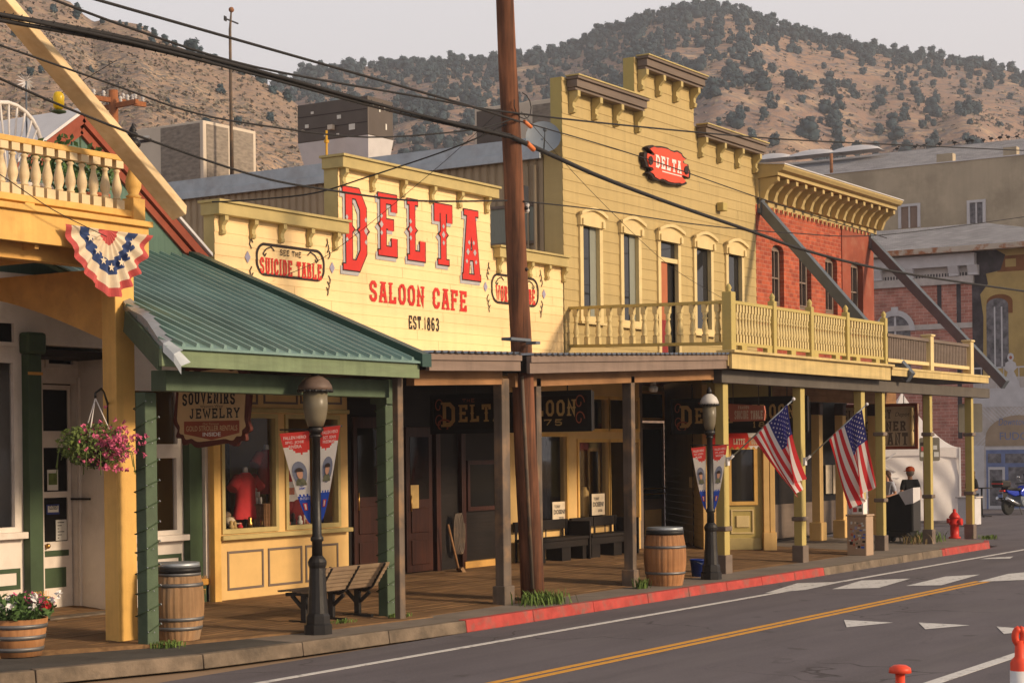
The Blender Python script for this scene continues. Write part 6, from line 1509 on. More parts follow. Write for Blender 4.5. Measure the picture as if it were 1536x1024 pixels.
def saloonsign(t, X, q, px):
    y0, y1, z0, z1 = q; h = z1 - z0; wd = y1 - y0; xx = X - .004
    L_ = lambda text, a, b, c, d, mat, **kw: (lambda m: (slab(m, text, (xx, y1 - a * wd, z0 + c * h), UY, ZZ, (d - c) * h, width=(b - a) * wd, nrm=NX, **kw), m.build('lettering', M[mat], t)))(MB())
    L_('D', .06, .16, .16, .82, 'gilt'); L_('ELTA', .175, .46, .28, .74, 'gilt', bump=True); L_('SALOON', .53, .91, .38, .8, 'gilt', bump=True)
    L_('THE', .2, .28, .8, .9, 'gilt_red', serif=False); L_('1875', .6, .83, .13, .3, 'gilt', t=.2)
    m = MB()
    for s_ in (.93, .045):
        for z in (.72, .3): 
            pts = [(.0 + .10 * math.cos(a) * (1 - a / 9), .0 + .14 * math.sin(a) * (1 - a / 9)) for a in [k * .5 for k in range(14)]]; m.ribbon(pts, .02, V((xx, y1 - s_ * wd, z0 + z * h)), V(UY), V(ZZ), V((0, 0, 0)))
    pts = [(.13 * math.cos(a) * (1.4 - a / 8), .1 * math.sin(a)) for a in [k * .5 for k in range(13)]]; m.ribbon(pts, .03, V((xx - .001, y1 - .08 * wd, z0 + .2 * h)), V(UY), V(ZZ), V((0, 0, 0)))
    m.build('scroll_ornament', M['gilt_red'], t)
saloonsign(d1, 26.2, RX(648, 590, 887, 647, 26.2), 0); saloonsign(d2_, 35.2, RX(1008, 597, 1211, 648, 35.2), 0)
q = RX(1091, 606, 1146, 631, 33.0); M['salmon'] = mk('faded brick red board', (.40, .12, .07, 1), .75, .1, 4, .2, 40)
t = thing('hanging_sign', 'small salmon red board sign hung in front of the dark saloon sign', 'sign', (33, q[0], q[2]))
one('board', M['salmon'], t, lambda m: m.prism([(q[1], q[3] + .02), (q[0], q[3] - .04), (q[0] - .02, (q[2] + q[3]) / 2), (q[0], q[2]), (q[1] - .06, q[2] - .01), (q[1], (q[2] + q[3]) / 2 + .05)], (33, 0, 0), (0, 1, 0), ZZ, (.05, 0, 0)))
hh = q[3] - q[2]; wd = q[1] - q[0]
for tx, a, b, c, d in (('FAMOUS', .3, .6, .72, .9), ('SUICIDE', .2, .58, .12, .62), ('TABLE', .64, .97, .1, .6)):
    m = MB(); slab(m, tx, (32.994, q[1] - a * wd, q[2] + c * hh), UY, ZZ, (d - c) * hh, width=(b - a) * wd, nrm=NX, t=.18); m.build('lettering', M['stain'], t)
for f in (.15, .85): one('chain', M['iron'], t, lambda m: m.tube([(33.02, q[0] + wd * f, q[3] - .03), (33.02, q[0] + wd * f, 3.9)], .008, 5))
q = RX(1240, 607, 1376, 673, 45.2); rs_ = hsign('hanging_sign', 'large grey cream hanging restaurant sign in a dark red frame behind the second flag', 45.2, q, 'redtrim', 'stain')
y0, y1, z0, z1 = q; h = z1 - z0; wd = y1 - y0
for tx, a, b, c, d in (('DELTA', .14, .4, .68, .88), ('ALLEY', .46, .72, .68, .88), ('GIFT CORNER', .1, .88, .4, .62), ('RESTAURANT', .12, .9, .08, .36)):
    m = MB(); slab(m, tx, (45.194, y1 - a * wd, z0 + c * h), UY, ZZ, (d - c) * h, width=(b - a) * wd, nrm=NX, t=.2); m.build('lettering', M['browntrim'], rs_)
txt('Depot', (45.194, y1 - .76 * wd, z0 + .7 * h), UY, ZZ, .12 * h, M['browntrim'], rs_, width=.16 * wd, shear=.3)
for s_ in (.05, .95): one('turned_spindle', M['pale_trim'], rs_, lambda m: m.lathe([(.03, z0 + .08), (.05, z0 + .2), (.05, z0 + .42), (.02, z0 + .46), (.05, z0 + .5), (.05, z0 + .8), (.02, z0 + .84), (.05, z0 + .88), (.04, z1 - .1)], (45.15, y1 - s_ * wd, 0), 8))
# backs of two street signs on the porch posts
M['alu'] = mk('bare aluminium sign back', (.20, .18, .14, 1), .5, .1, 3, .05, 30, metal=.4)
M['sticker_a'] = mk('pale sticker', (.6, .6, .58, 1), .6, .05, 9, 0); M['sticker_r'] = mk('red sticker', (.5, .06, .06, 1), .6, .05, 9, 0); M['sticker_b'] = mk('blue sticker', (.06, .12, .45, 1), .6, .05, 9, 0)
for a, b, ya_, yb_, lbl, st in ((1437, 1477, 605, 648, 'plain square street sign back on the last porch post', 0), (1380, 1412, 656, 691, 'street sign back with stickers on the second last porch post', 1)):
    p = R4(a, ya_, b, yb_, 15.24); xm = (p[0] + p[1]) / 2; w_ = .62 if not st else .5
    t = thing('street_sign', lbl, 'street sign', (xm, 15.24, p[2])); rx = .54 * w_; ry = .84 * w_
    m = MB(); c = V((xm, 15.27, 0)); uu = V((RT[0], RT[1], 0))
    pl = [(-w_ / 2 + .03, p[2]), (w_ / 2 - .03, p[2]), (w_ / 2, p[2] + .03), (w_ / 2, p[3] - .03), (w_ / 2 - .03, p[3]), (-w_ / 2 + .03, p[3]), (-w_ / 2, p[3] - .03), (-w_ / 2, p[2] + .03)]
    m.prism(pl, c, uu, ZZ, (.004, .004, 0)); m.build('plate', M['alu'], t)
    if st:
        for (sx, sz, w2, mt) in ((-.17, .1, .12, 'sticker_a'), (-.16, .25, .1, 'sticker_r'), (.16, .1, .12, 'sticker_a'), (.13, .28, .1, 'sticker_a'), (-.19, .38, .08, 'outline')):
            m = MB(); o = c - V((.004, .006, 0)); m.prism([(sx - w2 / 2, p[2] + sz), (sx + w2 / 2, p[2] + sz), (sx + w2 / 2, p[2] + sz + w2), (sx - w2 / 2, p[2] + sz + w2)], o, uu, ZZ, (.001, .001, 0)); m.build('sticker', M[mt], t)
# ================================================================ painted end wall across the lot (mural), shingle hip roof, stucco block
mu = thing('mural_building', 'building across the lot with a brick and yellow facade mural under a grey hip roof', 'building', (70, 24, 0))
MX = pz_(1490, 763, 0).x; MK = MX / 56.5
M['mural_brick'] = brick('painted mural brick', (.40, .15, .11, 1), (.50, .23, .18, 1), (.58, .42, .36, 1), 'yz', .34, .13)
M['mural_grey'] = mk('grey mural paint', (.5, .45, .42, 1), .85, .15, 3, .1, 20); M['mural_dark'] = mk('charcoal mural paint', (.06, .05, .055, 1), .85, .3, 2, .1, 20, dirt=(.16, .14, .15, 1), da=.7, ds=1.5)
M['mural_yellow'] = mk('yellow mural paint', (.44, .31, .12, 1), .85, .12, 2, .1, 20); M['mural_white'] = mk('white mural paint', (.56, .54, .55, 1), .85, .08, 3, .1, 20)
M['mural_brown'] = mk('brown mural paint', (.22, .09, .035, 1), .85, .15, 3, .1, 20); M['mural_blue'] = mk('blue grey mural paint', (.16, .2, .36, 1), .85, .15, 3, .1, 20); M['mural_glass'] = mk('mural window paint', (.16, .15, .16, 1), .7, .5, 5, .1, 20)
M['shingle'] = shingle('grey shingles', (.36, .345, .355, 1), (.27, .26, .27, 1), (.15, .15, .15, 1))
ye = 15.0 * MK; yw = 24.5 * MK; ztop = px_(1400, 378, MX).z
bx('wall', M['mural_grey'], mu, MX, ye, -.02, MX + .3, yw, ztop)
def mur(name, mat, px0, py0, px1, py1, d=.012, par=None, X=MX):
    q = RX(px0, py0, px1, py1, X); return bx(name, M[mat], par or mu, X - d, q[0], max(q[2], .0), X - .0005 * 1, q[1], q[3])
yb_split = RX(1400, 500, 1459, 520, MX)[0]
def murp(name, mat, y0, y1, z0, z1, d=.01, d0=0.): return bx(name, M[mat], mu, MX - d, y0, z0, MX - d0 - .0003, y1, z1)
zc0 = px_(1390, 428, MX).z
murp('painted_brick', 'mural_brick', yb_split, yw, .0, zc0, .01)
murp('painted_band', 'mural_grey', yb_split, yw, px_(1400, 494, MX).z, px_(1400, 486, MX).z, .07)
for px in (1440, 1411):
    a = px_(px, 600, MX).y; murp('painted_shadow', 'mural_dark', a - .09, a + .09, 2.8 if px == 1440 else 7.4, zc0 - .02 if px == 1440 else 9.2, .013, .0105)
# painted cornice: frieze of dark slots between brackets
zt2 = px_(1390, 384, MX).z; murp('frieze', 'mural_grey', yb_split - .05, yw, zc0, zt2, .02)
murp('cornice_ledge', 'mural_grey', yb_split - .1, yw, zc0 - .02, zc0 + .28, .16); murp('cornice_top', 'mural_white', yb_split - .2, yw, zt2 - .5, zt2 - .02, .3)
for px in (1318, 1366, 1433, 1462):
    a = px_(px, 420, MX).y; one('painted_bracket', M['mural_white'], mu, lambda m: m.prism([(0, zc0 + .281), (-.2, zc0 + .29), (-.2, zt2 - .8), (-.34, zt2 - .501), (0, zt2 - .501)], (MX - .021, a - .2, 0), (1, 0, 0), ZZ, (0, .4, 0)))
m = MB(); 
for j in range(46):
    a = yb_split + .2 + j * .12; m.box(MX - .03, a, zc0 + .3, MX - .0205, a + .06, zt2 - .75)
m.build('slot_row', M['mural_dark'], mu)
# arched window on the brick
aw_c = px_(1343, 480, MX).y; zaw = px_(1343, 497, MX).z
m = MB(); ra = .64
for k in range(14):
    t0, t1 = math.pi * k / 14, math.pi * (k + 1) / 14; m.face([(MX - .08, aw_c - ra * math.cos(t0), zaw + ra * math.sin(t0)), (MX - .08, aw_c - ra * math.cos(t1), zaw + ra * math.sin(t1)), (MX - .08, aw_c - (ra + .22) * math.cos(t1), zaw + (ra + .22) * math.sin(t1)), (MX - .08, aw_c - (ra + .22) * math.cos(t0), zaw + (ra + .22) * math.sin(t0))])
m.box(MX - .1, aw_c - .14, zaw + ra - .02, MX - .02, aw_c + .14, zaw + ra + .34)
m.build('arch_trim', M['mural_white'], mu)
one('arched_window', M['mural_glass'], mu, lambda m: m.prism([(aw_c - ra * math.cos(math.pi * k / 16), zaw + ra * math.sin(math.pi * k / 16)) for k in range(17)] + [(aw_c + ra, zaw - 1.6), (aw_c - ra, zaw - 1.6)], (MX - .02, 0, 0), (0, 1, 0), ZZ, (.01, 0, 0)))
bx('window_bar', M['mural_white'], mu, MX - .04, aw_c - .04, zaw - 1.6, MX - .0205, aw_c + .04, zaw + .8)
# yellow part: dark shadow edge, brown arch window, balcony rail, lady, white lattice and shop arch
murp('painted_yellow', 'mural_yellow', ye, yb_split, 5.2, ztop, .008)
y_a = px_(1475, 450, MX).y; one('painted_shadow', M['mural_dark'], mu, lambda m: m.prism([(yb_split, 5.2), (y_a + .05, 5.2), (y_a, 7.6), (y_a + .12, 8.5), (y_a - .2, 8.9), (y_a - .12, 9.3), (y_a - .7, 9.4), (y_a - .9, 10.), (y_a - .4, ztop), (yb_split, ztop)], (MX - .014, 0, 0), (0, 1, 0), ZZ, (.005, 0, 0)))
mur('painted_entablature', 'mural_brown', 1496, 382, 1560, 406, .011); mur('painted_panel', 'mural_yellow', 1508, 388, 1524, 400, .014)
def archp(name, mat, px0, px1, yt, yb_, d, rise=.3):
    q = RX(px0, yt, px1, yb_, MX); c = (q[0] + q[1]) / 2; r = (q[1] - q[0]) / 2
    return one(name, M[mat], mu, lambda m: m.prism([(c - r * math.cos(math.pi * k / 12), q[3] - rise + rise * math.sin(math.pi * k / 12)) for k in range(13)] + [(q[1], q[2]), (q[0], q[2])], (MX - d, 0, 0), (0, 1, 0), ZZ, (.004, 0, 0)))
archp('painted_arch', 'mural_brown', 1480, 1519, 441, 470, .0125); archp('painted_window', 'mural_glass', 1480, 1513, 447, 552, .016)
for f in (.3, .62): 
    q = RX(1480, 460, 1513, 552, MX); y_ = q[0] + (q[1] - q[0]) * f; bx('painted_muntin', M['mural_white'], mu, MX - .02, y_ - .03, q[2], MX - .0165, y_ + .03, q[3])
zr0, zr1 = px_(1500, 585, MX).z, px_(1500, 550, MX).z
bx('painted_rail', M['mural_white'], mu, MX - .02, ye, zr1 - .06, MX - .0165, yb_split, zr1); bx('painted_rail', M['mural_white'], mu, MX - .02, ye, zr0, MX - .0165, yb_split, zr0 + .08)
m = MB(); y = ye
while y < yb_split: m.box(MX - .019, y, zr0 + .081, MX - .0168, y + .035, zr1 - .061); y += .3
m.build('painted_baluster_row', M['mural_white'], mu)
q = RX(1505, 529, 1528, 590, MX); yc = (q[0] + q[1]) / 2; H_ = q[3] - q[2]
one('painted_figure', M['mural_white'], mu, lambda m: m.prism([(yc + .36, q[2]), (yc - .42, q[2]), (yc - .3, q[2] + .3 * H_), (yc - .12, q[2] + .55 * H_), (yc - .24, q[2] + .62 * H_), (yc - .2, q[2] + .75 * H_), (yc - .07, q[2] + .8 * H_), (yc - .14, q[2] + .88 * H_), (yc - .1, q[2] + .97 * H_), (yc, q[2] + H_), (yc + .1, q[2] + .97 * H_), (yc + .14, q[2] + .88 * H_), (yc + .07, q[2] + .8 * H_), (yc + .2, q[2] + .76 * H_), (yc + .25, q[2] + .6 * H_), (yc + .12, q[2] + .53 * H_), (yc + .26, q[2] + .25 * H_)], (MX - .026, 0, 0), (0, 1, 0), ZZ, (.005, 0, 0)))
one('painted_face', M['salmon'], mu, lambda m: m.prism([(yc + .06 * math.cos(a), q[2] + .885 * H_ + .07 * math.sin(a)) for a in [k * .6 for k in range(10)]], (MX - .028, 0, 0), (0, 1, 0), ZZ, (.0015, 0, 0)))
zf = px_(1500, 610, MX).z
murp('painted_ledge', 'mural_white', ye, yb_split, zf, zr0 - .01, .02); murp('painted_wall', 'mural_grey', ye, yb_split, 0, zf, .006)
m = MB(); y0l, z0l, z1l = ye, px_(1490, 668, MX).z, zf
k = 0
for s_ in (1, -1):
    for j in range(-14, 40):
        p = V((MX - .012 - (.002 if s_ > 0 else 0), ye + j * .16, z0l)); dz = z1l - z0l; a = p; b = p + V((0, s_ * dz, dz))
        lo, hi = ye, yb_split
        if min(a.y, b.y) < lo or max(a.y, b.y) > hi: continue
        m.face([a + V((0, -.022, 0)), a + V((0, .022, 0)), b + V((0, .022, 0)), b + V((0, -.022, 0))])
m.build('painted_lattice', M['mural_white'], mu)
M['tan_arch'] = mk('tan arch paint', (.36, .27, .19, 1), .85, .1, 3, .1, 20)
archp('painted_arch', 'tan_arch', 1478, 1580, 622, 668, .02, .9)
m = MB(); p = px_(1498, 634, MX); txt('Downtown', (MX - .023, p.y, p.z - .1), UY, ZZ, .28, M['mural_blue'], mu, width=1.25, shear=.2)
p = px_(1500, 655, MX); txt('FUDGE', (MX - .023, p.y, p.z - .12), UY, ZZ, .3, M['mural_blue'], mu, width=1.3)
for a, b, c, d, mt, dd in ((1478, 670, 1580, 674, 'mural_white', .022), (1480, 674, 1580, 790, 'mural_blue', .018), (1482, 680, 1502, 694, 'mural_glass', .022), (1508, 680, 1545, 694, 'mural_glass', .022), (1483, 700, 1508, 776, 'mural_white', .022), (1485, 704, 1504, 758, 'mural_glass', .026), (1513, 700, 1550, 758, 'mural_glass', .022), (1513, 762, 1560, 788, 'mural_white', .022)):
    mur('painted_shopfront', mt, a, b, c, d, dd)
mur('painted_pier', 'mural_white', 1460, 668, 1477, 792, .03)
# hip roof
ez_ = ztop + .1; rz_ = px_(1480, 375, MX + 3).z; pk = px_(1477, 334, MX + 4.2)
m = MB(); A = (MX - .6, ye - .6, ez_); B = (MX - .6, yw + .4, ez_); C = (MX + 12, yw + .4, ez_); D = (MX + 12, ye - .6, ez_); Pk = (MX + 4.2, pk.y, pk.z); Pk2 = None
zk = pk.z
m.face([A, B, (MX + 4.2, yw + .4, zk), Pk]); m.face([A, Pk, (MX + 4.2, pk.y, zk), D]); m.face([Pk, (MX + 4.2, yw + .4, zk), C, D]); m.build('roof', M['shingle'], mu)
M['rust_gutter'] = mk('rusting white gutter', (.5, .42, .34, 1), .7, .1, 2, .2, 30, dirt=(.34, .11, .03, 1), da=.9, ds=1.8, dr=(.5, .6))
bx('gutter', M['rust_gutter'], mu, MX - .72, ye - .7, ztop - .12, MX - .3, yw + .4, ztop + .09); bx('soffit', M['mural_grey'], mu, MX - .3, ye, ztop + .001, MX + 2, yw, ztop + .08)
# stucco building behind
st = thing('stucco_building', 'big tan stucco building with stepped parapet and grey roof behind the mural', 'building', (96, 40, 0))
TX = 96.; M['window_brown'] = mk('brown blind', (.25, .17, .13, 1), .8, .1, 3, 0); M['stucco'] = mk('stained tan stucco', (.47, .39, .28, 1), .9, .1, .7, .2, 10, dirt=(.33, .27, .19, 1), da=.85, ds=.3, dr=(.45, .62), streak=.1)
zt3 = px_(1400, 246, TX).z; y0s = px_(1700, 250, TX).y; y1s = px_(1090, 250, TX).y + 4
bx('wall', M['stucco'], st, TX, y0s, 0, TX + .4, y1s, zt3)
for px, wpx in ((1417, 24), (1515, 20)): q = RX(px - wpx / 2, 232, px + wpx / 2, 246, TX); bx('parapet_step', M['stucco'], st, TX - .02, q[0], zt3, TX + .5, q[1], zt3 + .5)
bx('parapet_cap', M['tin_white'], st, TX - .06, y0s, zt3 + .001, TX + .44, y1s, zt3 + .05)
for a, b, ya2, yb2 in ((1348, 1381, 306, 342), (1451, 1479, 300, 336)):
    q = RX(a, ya2, b, yb2, TX); m = MB(); m.box(TX - .1, q[0], q[2], TX - .001, q[0] + .16, q[3]); m.box(TX - .1, q[1] - .16, q[2], TX - .001, q[1], q[3]); m.box(TX - .1, q[0] + .16, q[3] - .14, TX - .001, q[1] - .16, q[3]); m.box(TX - .08, (q[0] + q[1]) / 2 - .04, q[2], TX - .011, (q[0] + q[1]) / 2 + .04, q[3] - .14)
    wn = m.build('window', M['mural_white'], st); bx('pane', M['window_brown'] if a < 1400 else M['mural_glass'], wn, TX - .01, q[0] + .1, q[2], TX - .0005, q[1] - .1, q[3] - .1)
rgx = TX + 9; zr = px_(1400, 222, rgx).z
m = MB(); m.face([(TX + .4, y0s, zt3 - .3), (TX + .4, y1s, zt3 - .3), (rgx, y1s, zr), (rgx, y0s, zr)]); m.face([(rgx, y0s, zr), (rgx, y1s, zr), (rgx + 9, y1s, zt3), (rgx + 9, y0s, zt3)]); m.build('roof', M['shingle'], st)
for i, (a, b) in enumerate(((1140, 1178), (1200, 1242), (1262, 1306))):
    p = px_((a + b) / 2, 237 - i * 6, TX + 7.5); w_ = (b - a) / FP * 115
    o = one('skylight', M['tin_white'], st, lambda m: m.grid(lambda u, v: V((p.x - .7 + 1.4 * v, p.y - w_ * .9 + 1.8 * w_ * u, p.z - .15 + .42 * math.sin(math.pi * u) ** .5 * math.sin(math.pi * v) ** .5)), 12, 6))
p = px_(1247, 245, TX + .8); one('vent_pipe', M['rust'], st, lambda m: m.tube([(p.x, p.y, p.z - .6), (p.x, p.y, p.z + .55)], .1, 8))
br = random.Random(3)
for i, px in enumerate((1349, 1371, 1393, 1413, 1427, 1437, 1451, 1464, 1478, 1487, 1497, 1508, 1520)):
    on = i in (4, 10, 1); y_ = interp([(1300, 220), (1536, 205)], px)
    p = px_(px + br.uniform(-7, 7), 212 - (px - 1350) * .035, rgx); p.z = zr + .02
    b = MB(); s_ = br.uniform(.7, .95); k = br.uniform(-1, 1)
    b.sphere(p + V((0, 0, .2 * s_)), .1 * s_, 8, 6, sq=(1, 1.6, .95)); b.sphere(p + V((0, .14 * k * s_ / abs(k), .33 * s_)), .06 * s_, 7, 5); b.bar(p + V((0, -.14 * s_ * k / abs(k), .18 * s_)), p + V((0, -.32 * s_ * k / abs(k), .1 * s_)), .07 * s_, .02 * s_); b.bar(p + V((0, .19 * k / abs(k) * s_, .33 * s_)), p + V((0, .25 * k / abs(k) * s_, .32 * s_)), .02, .02); b.tube([p, p + V((0, 0, .14 * s_))], .02, 5)
    tag(b.build('bird', M['black']), 'dark bird perched on the ridge of the grey shingle roof', 'bird', 'birds perched on the far roof')
# ================================================================ utility pole and cables
M['polewood'] = wood('creosoted pole timber', (.25, .10, .05, 1), (.05, .024, .016, 1), 'z', .9, .42, bump=1.)
M['polewood2'] = wood('orange cedar pole', (.36, .13, .05, 1), (.25, .085, .03, 1), 'z', .8, .5)
M['porcelain'] = mk('grey porcelain', (.5, .48, .47, 1), .3, .1, 6, 0)
M['orange_sleeve'] = mk('orange cable sleeve', (.7, .2, .06, 1), .6, .1, 6, 0)
up = thing('utility_pole', 'tall weathered brown utility pole standing through the awning gap at the kerb', 'utility pole', pz_(785, 903, .15))
b0 = pz_(785, 903, .12); b0 = V((b0.x, 15.02, .12)); t0 = py_(754, -70, 15.02)
one('shaft', M['polewood'], up, lambda m: m.tube([b0.lerp(t0, k / 12) + V((.012 * math.sin(k * 1.7), 0, 0)) for k in range(13)], [.19 - .055 * k / 12 for k in range(13)], 16))
pp_ = lambda py: b0.lerp(t0, (903 - py) / 973.)
one('conduit', M['greypost'], up, lambda m: m.tube([pp_(880) + V((-.15, -.1, 0)), pp_(640) + V((-.15, -.09, 0)), pp_(560) + V((-.14, -.08, 0))], .03, 8))
p = pp_(285); bx('junction_box', M['iron'], up, p.x + .1, p.y - .12, p.z - .12, p.x + .24, p.y + .05, p.z + .12)
p = pp_(300); one('insulator', M['porcelain'], up, lambda m: m.lathe([(.03, p.z - .14), (.05, p.z - .1), (.03, p.z - .06), (.05, p.z - .02), (.03, p.z + .04)], (p.x + .2, p.y - .1, 0), 9))
p = pp_(180); one('cable_sleeve', M['orange_sleeve'], up, lambda m: m.tube([p + V((.14, -.16, .02)), p + V((.34, -.16, -.04))], .03, 8))
p = pp_(208); one('cable_sleeve', M['orange_sleeve'], up, lambda m: m.tube([p + V((.16, -.18, -.02)), p + V((.36, -.18, -.1))], .04, 8))
one('wire_loop', M['wire'], up, lambda m: m.tube([p + V((.1 + .25 * math.sin(a), -.15, .55 + .2 * math.cos(a))) for a in [k * .5 for k in range(11)]], .008, 5))
p = pp_(400); 
for dy in (0, -2.2, 1.9): one('bolt', M['iron'], up, lambda m: m.lathe([(.02, -.19), (.03, -.17), (.03, -.1)], (p.x + dy * .012, p.y, p.z + dy * .5), 8, axis='y'))
def cable(label, pts, r, Y=14.85, name='cable', strands=1):
    P = [py_(x, y, Y if not isinstance(Y, (list, tuple)) else Y[i]) for i, (x, y) in enumerate(pts)]
    Q = []
    for i in range(len(P) - 1):      # Catmull-Rom through the sighted points
        a, b, c, d = P[max(i - 1, 0)], P[i], P[i + 1], P[min(i + 2, len(P) - 1)]
        for k in range(6):
            t = k / 6; Q.append(.5 * ((2 * b) + (c - a) * t + (2 * a - 5 * b + 4 * c - d) * t * t + (3 * b - a - 3 * c + d) * t ** 3))
    Q.append(P[-1]); n = len(Q)
    r = (r[0] * .85, r[1] * .85) if isinstance(r, tuple) else r * .8
    rr = r if not isinstance(r, tuple) else [r[0] + (r[1] - r[0]) * k / (n - 1) for k in range(n)]
    if strands == 1: o = one(name, M['wire'], None, lambda m: m.tube(Q, rr, 6), origin=P[0])
    else:
        mb = MB()
        for s_ in range(strands):
            mb.tube([q + V((0, math.cos(i * .12 + s_ * 2.1), math.sin(i * .12 + s_ * 2.1))) * (rr[i] if isinstance(rr, list) else rr) * .62 for i, q in enumerate(Q)], [(rr[i] if isinstance(rr, list) else rr) * (.5, .36, .42, .3)[s_] for i in range(n)], 6)
        for i in range(1, n - 1, 1):
            for f in (0, .5): q = Q[i].lerp(Q[i + 1], f); mb.tube([q + V((-.01, 0, -1.05 * rr[i] if isinstance(rr, list) else 0)), q + V((.05, -.02, 1.05 * rr[i] if isinstance(rr, list) else 0))], .006, 4)
        o = mb.build(name, M['wire'], origin=P[0])
    return tag(o, label, 'cable')
cable('thickest lashed cable bundle from the upper left to the utility pole', [(-60, 12), (0, 25), (200, 64), (400, 114), (600, 167), (766, 205)], (.075, .05), strands=4)
cable('thick cable running right from the pole across the mustard front and the brick cornice', [(766, 205), (830, 234), (900, 265), (1000, 303), (1130, 348), (1200, 373), (1300, 399), (1420, 420), (1560, 440)], (.045, .03))
cable('straight cable from the top edge of the sky down to the pole', [(120, -8), (146, 0), (384, 68), (680, 152), (777, 182)], (.022, .02))
cable('cable crossing the sky and going right over the mustard parapet', [(60, -8), (206, 46), (384, 101), (638, 147), (752, 167), (946, 189), (1160, 208), (1340, 217), (1560, 227)], (.018, .018))
cable('sagging cable from the left edge crossing below the weather vane to the pole', [(-40, 55), (0, 68), (166, 126), (279, 166), (384, 187), (552, 206), (707, 195), (765, 180)], .015)
cable('low cable from the left edge past the finial to the pole', [(-40, 100), (0, 118), (100, 162), (232, 213), (384, 264), (487, 284), (620, 301), (760, 301)], .018)
cable('cable from the pole box sagging right in front of the mustard windows', [(785, 302), (900, 315), (1040, 336), (1180, 349), (1330, 352), (1560, 322)], .014)
cable('service cable from the pole down to the left end of the yellow parapet', [(760, 186), (680, 222), (550, 266), (470, 290), (375, 300), (318, 303)], .016, [15, 15.5, 16.5, 17.3, 18.3, 18.85])
cable('thin cable slanting down right across the red plaque sign', [(780, 182), (960, 235), (1160, 304), (1330, 357)], .012)
cable('thin guy wire slanting across the painted letters', [(752, 165), (646, 260), (500, 377), (420, 416)], .006, [15, 15.8, 17.4, 18.9])
cable('thin drop wire along the left edge over the yellow fascia', [(-20, 255), (0, 262), (80, 315), (160, 355)], .007, 15.5)
cable('thin drop wire crossing the mustard siding down to the balcony', [(782, 168), (880, 280), (1000, 395), (1085, 448)], .006, [15, 16, 17.4, 18.6])
# far pole with two crossarms
fp = thing('utility_pole', 'distant orange brown utility pole with crossed arms and pale insulators behind the gable', 'utility pole', (0, 0, 0))
D_ = 62; c = pd_(170, 140, D_); gnd = V((c.x, c.y, 0)); fp.location = gnd
rr_ = V((RT[0], RT[1], 0)); f_ = V((FW[0], FW[1], 0))
one('shaft', M['polewood2'], fp, lambda m: m.tube([gnd, c + V((0, 0, .1))], [.2, .16], 10))
for k, (z, dv_) in enumerate(((-.25, rr_ + f_ * .9), (-.45, rr_ * -1 + f_ * .8))):
    dv_ = dv_.normalized(); A = c + V((0, 0, z)) - dv_ * 1.25; B = c + V((0, 0, z)) + dv_ * 1.25
    a_ = one('crossarm', M['polewood2'], fp, lambda m: m.bar(A, B, .13, .16))
    for f in (.04, .2, .35, .65, .8, .96):
        q = A.lerp(B, f) + V((0, 0, .08)); one('insulator', M['porcelain'], a_, lambda m: m.lathe([(.02, q.z), (.07, q.z + .06), (.04, q.z + .1), (.08, q.z + .14), (.03, q.z + .22)], (q.x, q.y, 0), 7))
# weather vane
vb = V((34.0, 30.0, 8.8)); vt = py_(347, 15, 30.0)
vn = thing('weather_vane', 'thin weather vane mast standing on the saloon roof behind the cream roof unit', 'weather vane', vb)
one('mast', M['greypost'], vn, lambda m: m.tube([vb, V((vb.x, vb.y, vt.z - .5)), vt], [.05, .035, .02], 7))
one('arrow', M['iron'], vn, lambda m: (m.bar(vt + V((-.3, -.05, -.28)), vt + V((.3, .05, -.28)), .03, .03), m.bar(vt + V((-.34, -.06, -.28)), vt + V((-.22, -.03, -.28)), .02, .12)))
one('ball', M['rust'], vn, lambda m: m.sphere(vt, .07, 10, 7))
# rooftop units
def unit(name, label, X, Y0, Y1, W, z0, z1, mats, n=2, grille=True):
    t = thing(name, label, 'air conditioner', (X + W / 2, (Y0 + Y1) / 2, z0))
    bx('casing', M[mats[0]], t, X, Y0, z0, X + W, Y1, z1, bevel=.02)
    return t
q = RX(185, 186, 305, 262, 33.5); z0 = 8.85; z1 = px_(305, 180, 33.5).z; w_ = py_(384, 220, q[0]).x - 33.5
hv = unit('roof_unit', 'cream rooftop unit with dusty coil panels left of the bronze one', 33.5, q[0], q[1], w_, z0 + .35, z1, ('hvac_tan',))
hgt = z1 - z0 - .35
for a, b in ((.04, .52),): bx('coil_panel', M['louver'], hv, 33.485, q[0] + (q[1] - q[0]) * a, z0 + .42, 33.499, q[0] + (q[1] - q[0]) * b, z1 - .06)
for a, b in ((.06, .46), (.56, .94)): bx('coil_panel', M['louver'], hv, 33.5 + w_ * a, q[0] - .014, z0 + .42, 33.5 + w_ * b, q[0] - .001, z1 - .08)
bx('curb', M['tin'], hv, 33.55, q[0] + .05, 8.8, 33.5 + w_ - .05, q[1] - .05, z0 + .35)
bx('label_plate', M['outline'], hv, 33.49, q[0] + (q[1] - q[0]) * .64, z1 - .36, 33.499, q[0] + (q[1] - q[0]) * .8, z1 - .28); bx('label_plate', M['paper'], hv, 33.485, q[0] + (q[1] - q[0]) * .66, z1 - .25, 33.499, q[0] + (q[1] - q[0]) * .76, z1 - .19)
q = RX(446, 150, 552, 208, 33.5); z1 = px_(552, 143, 33.5).z; zm = px_(552, 202, 33.5).z; w_ = py_(590, 200, q[0]).x - 33.5
hv2 = unit('roof_unit', 'bronze brown rooftop unit on a white plenum behind the painted sign', 33.5, q[0], q[1], w_, zm, z1, ('hvac_brown',))
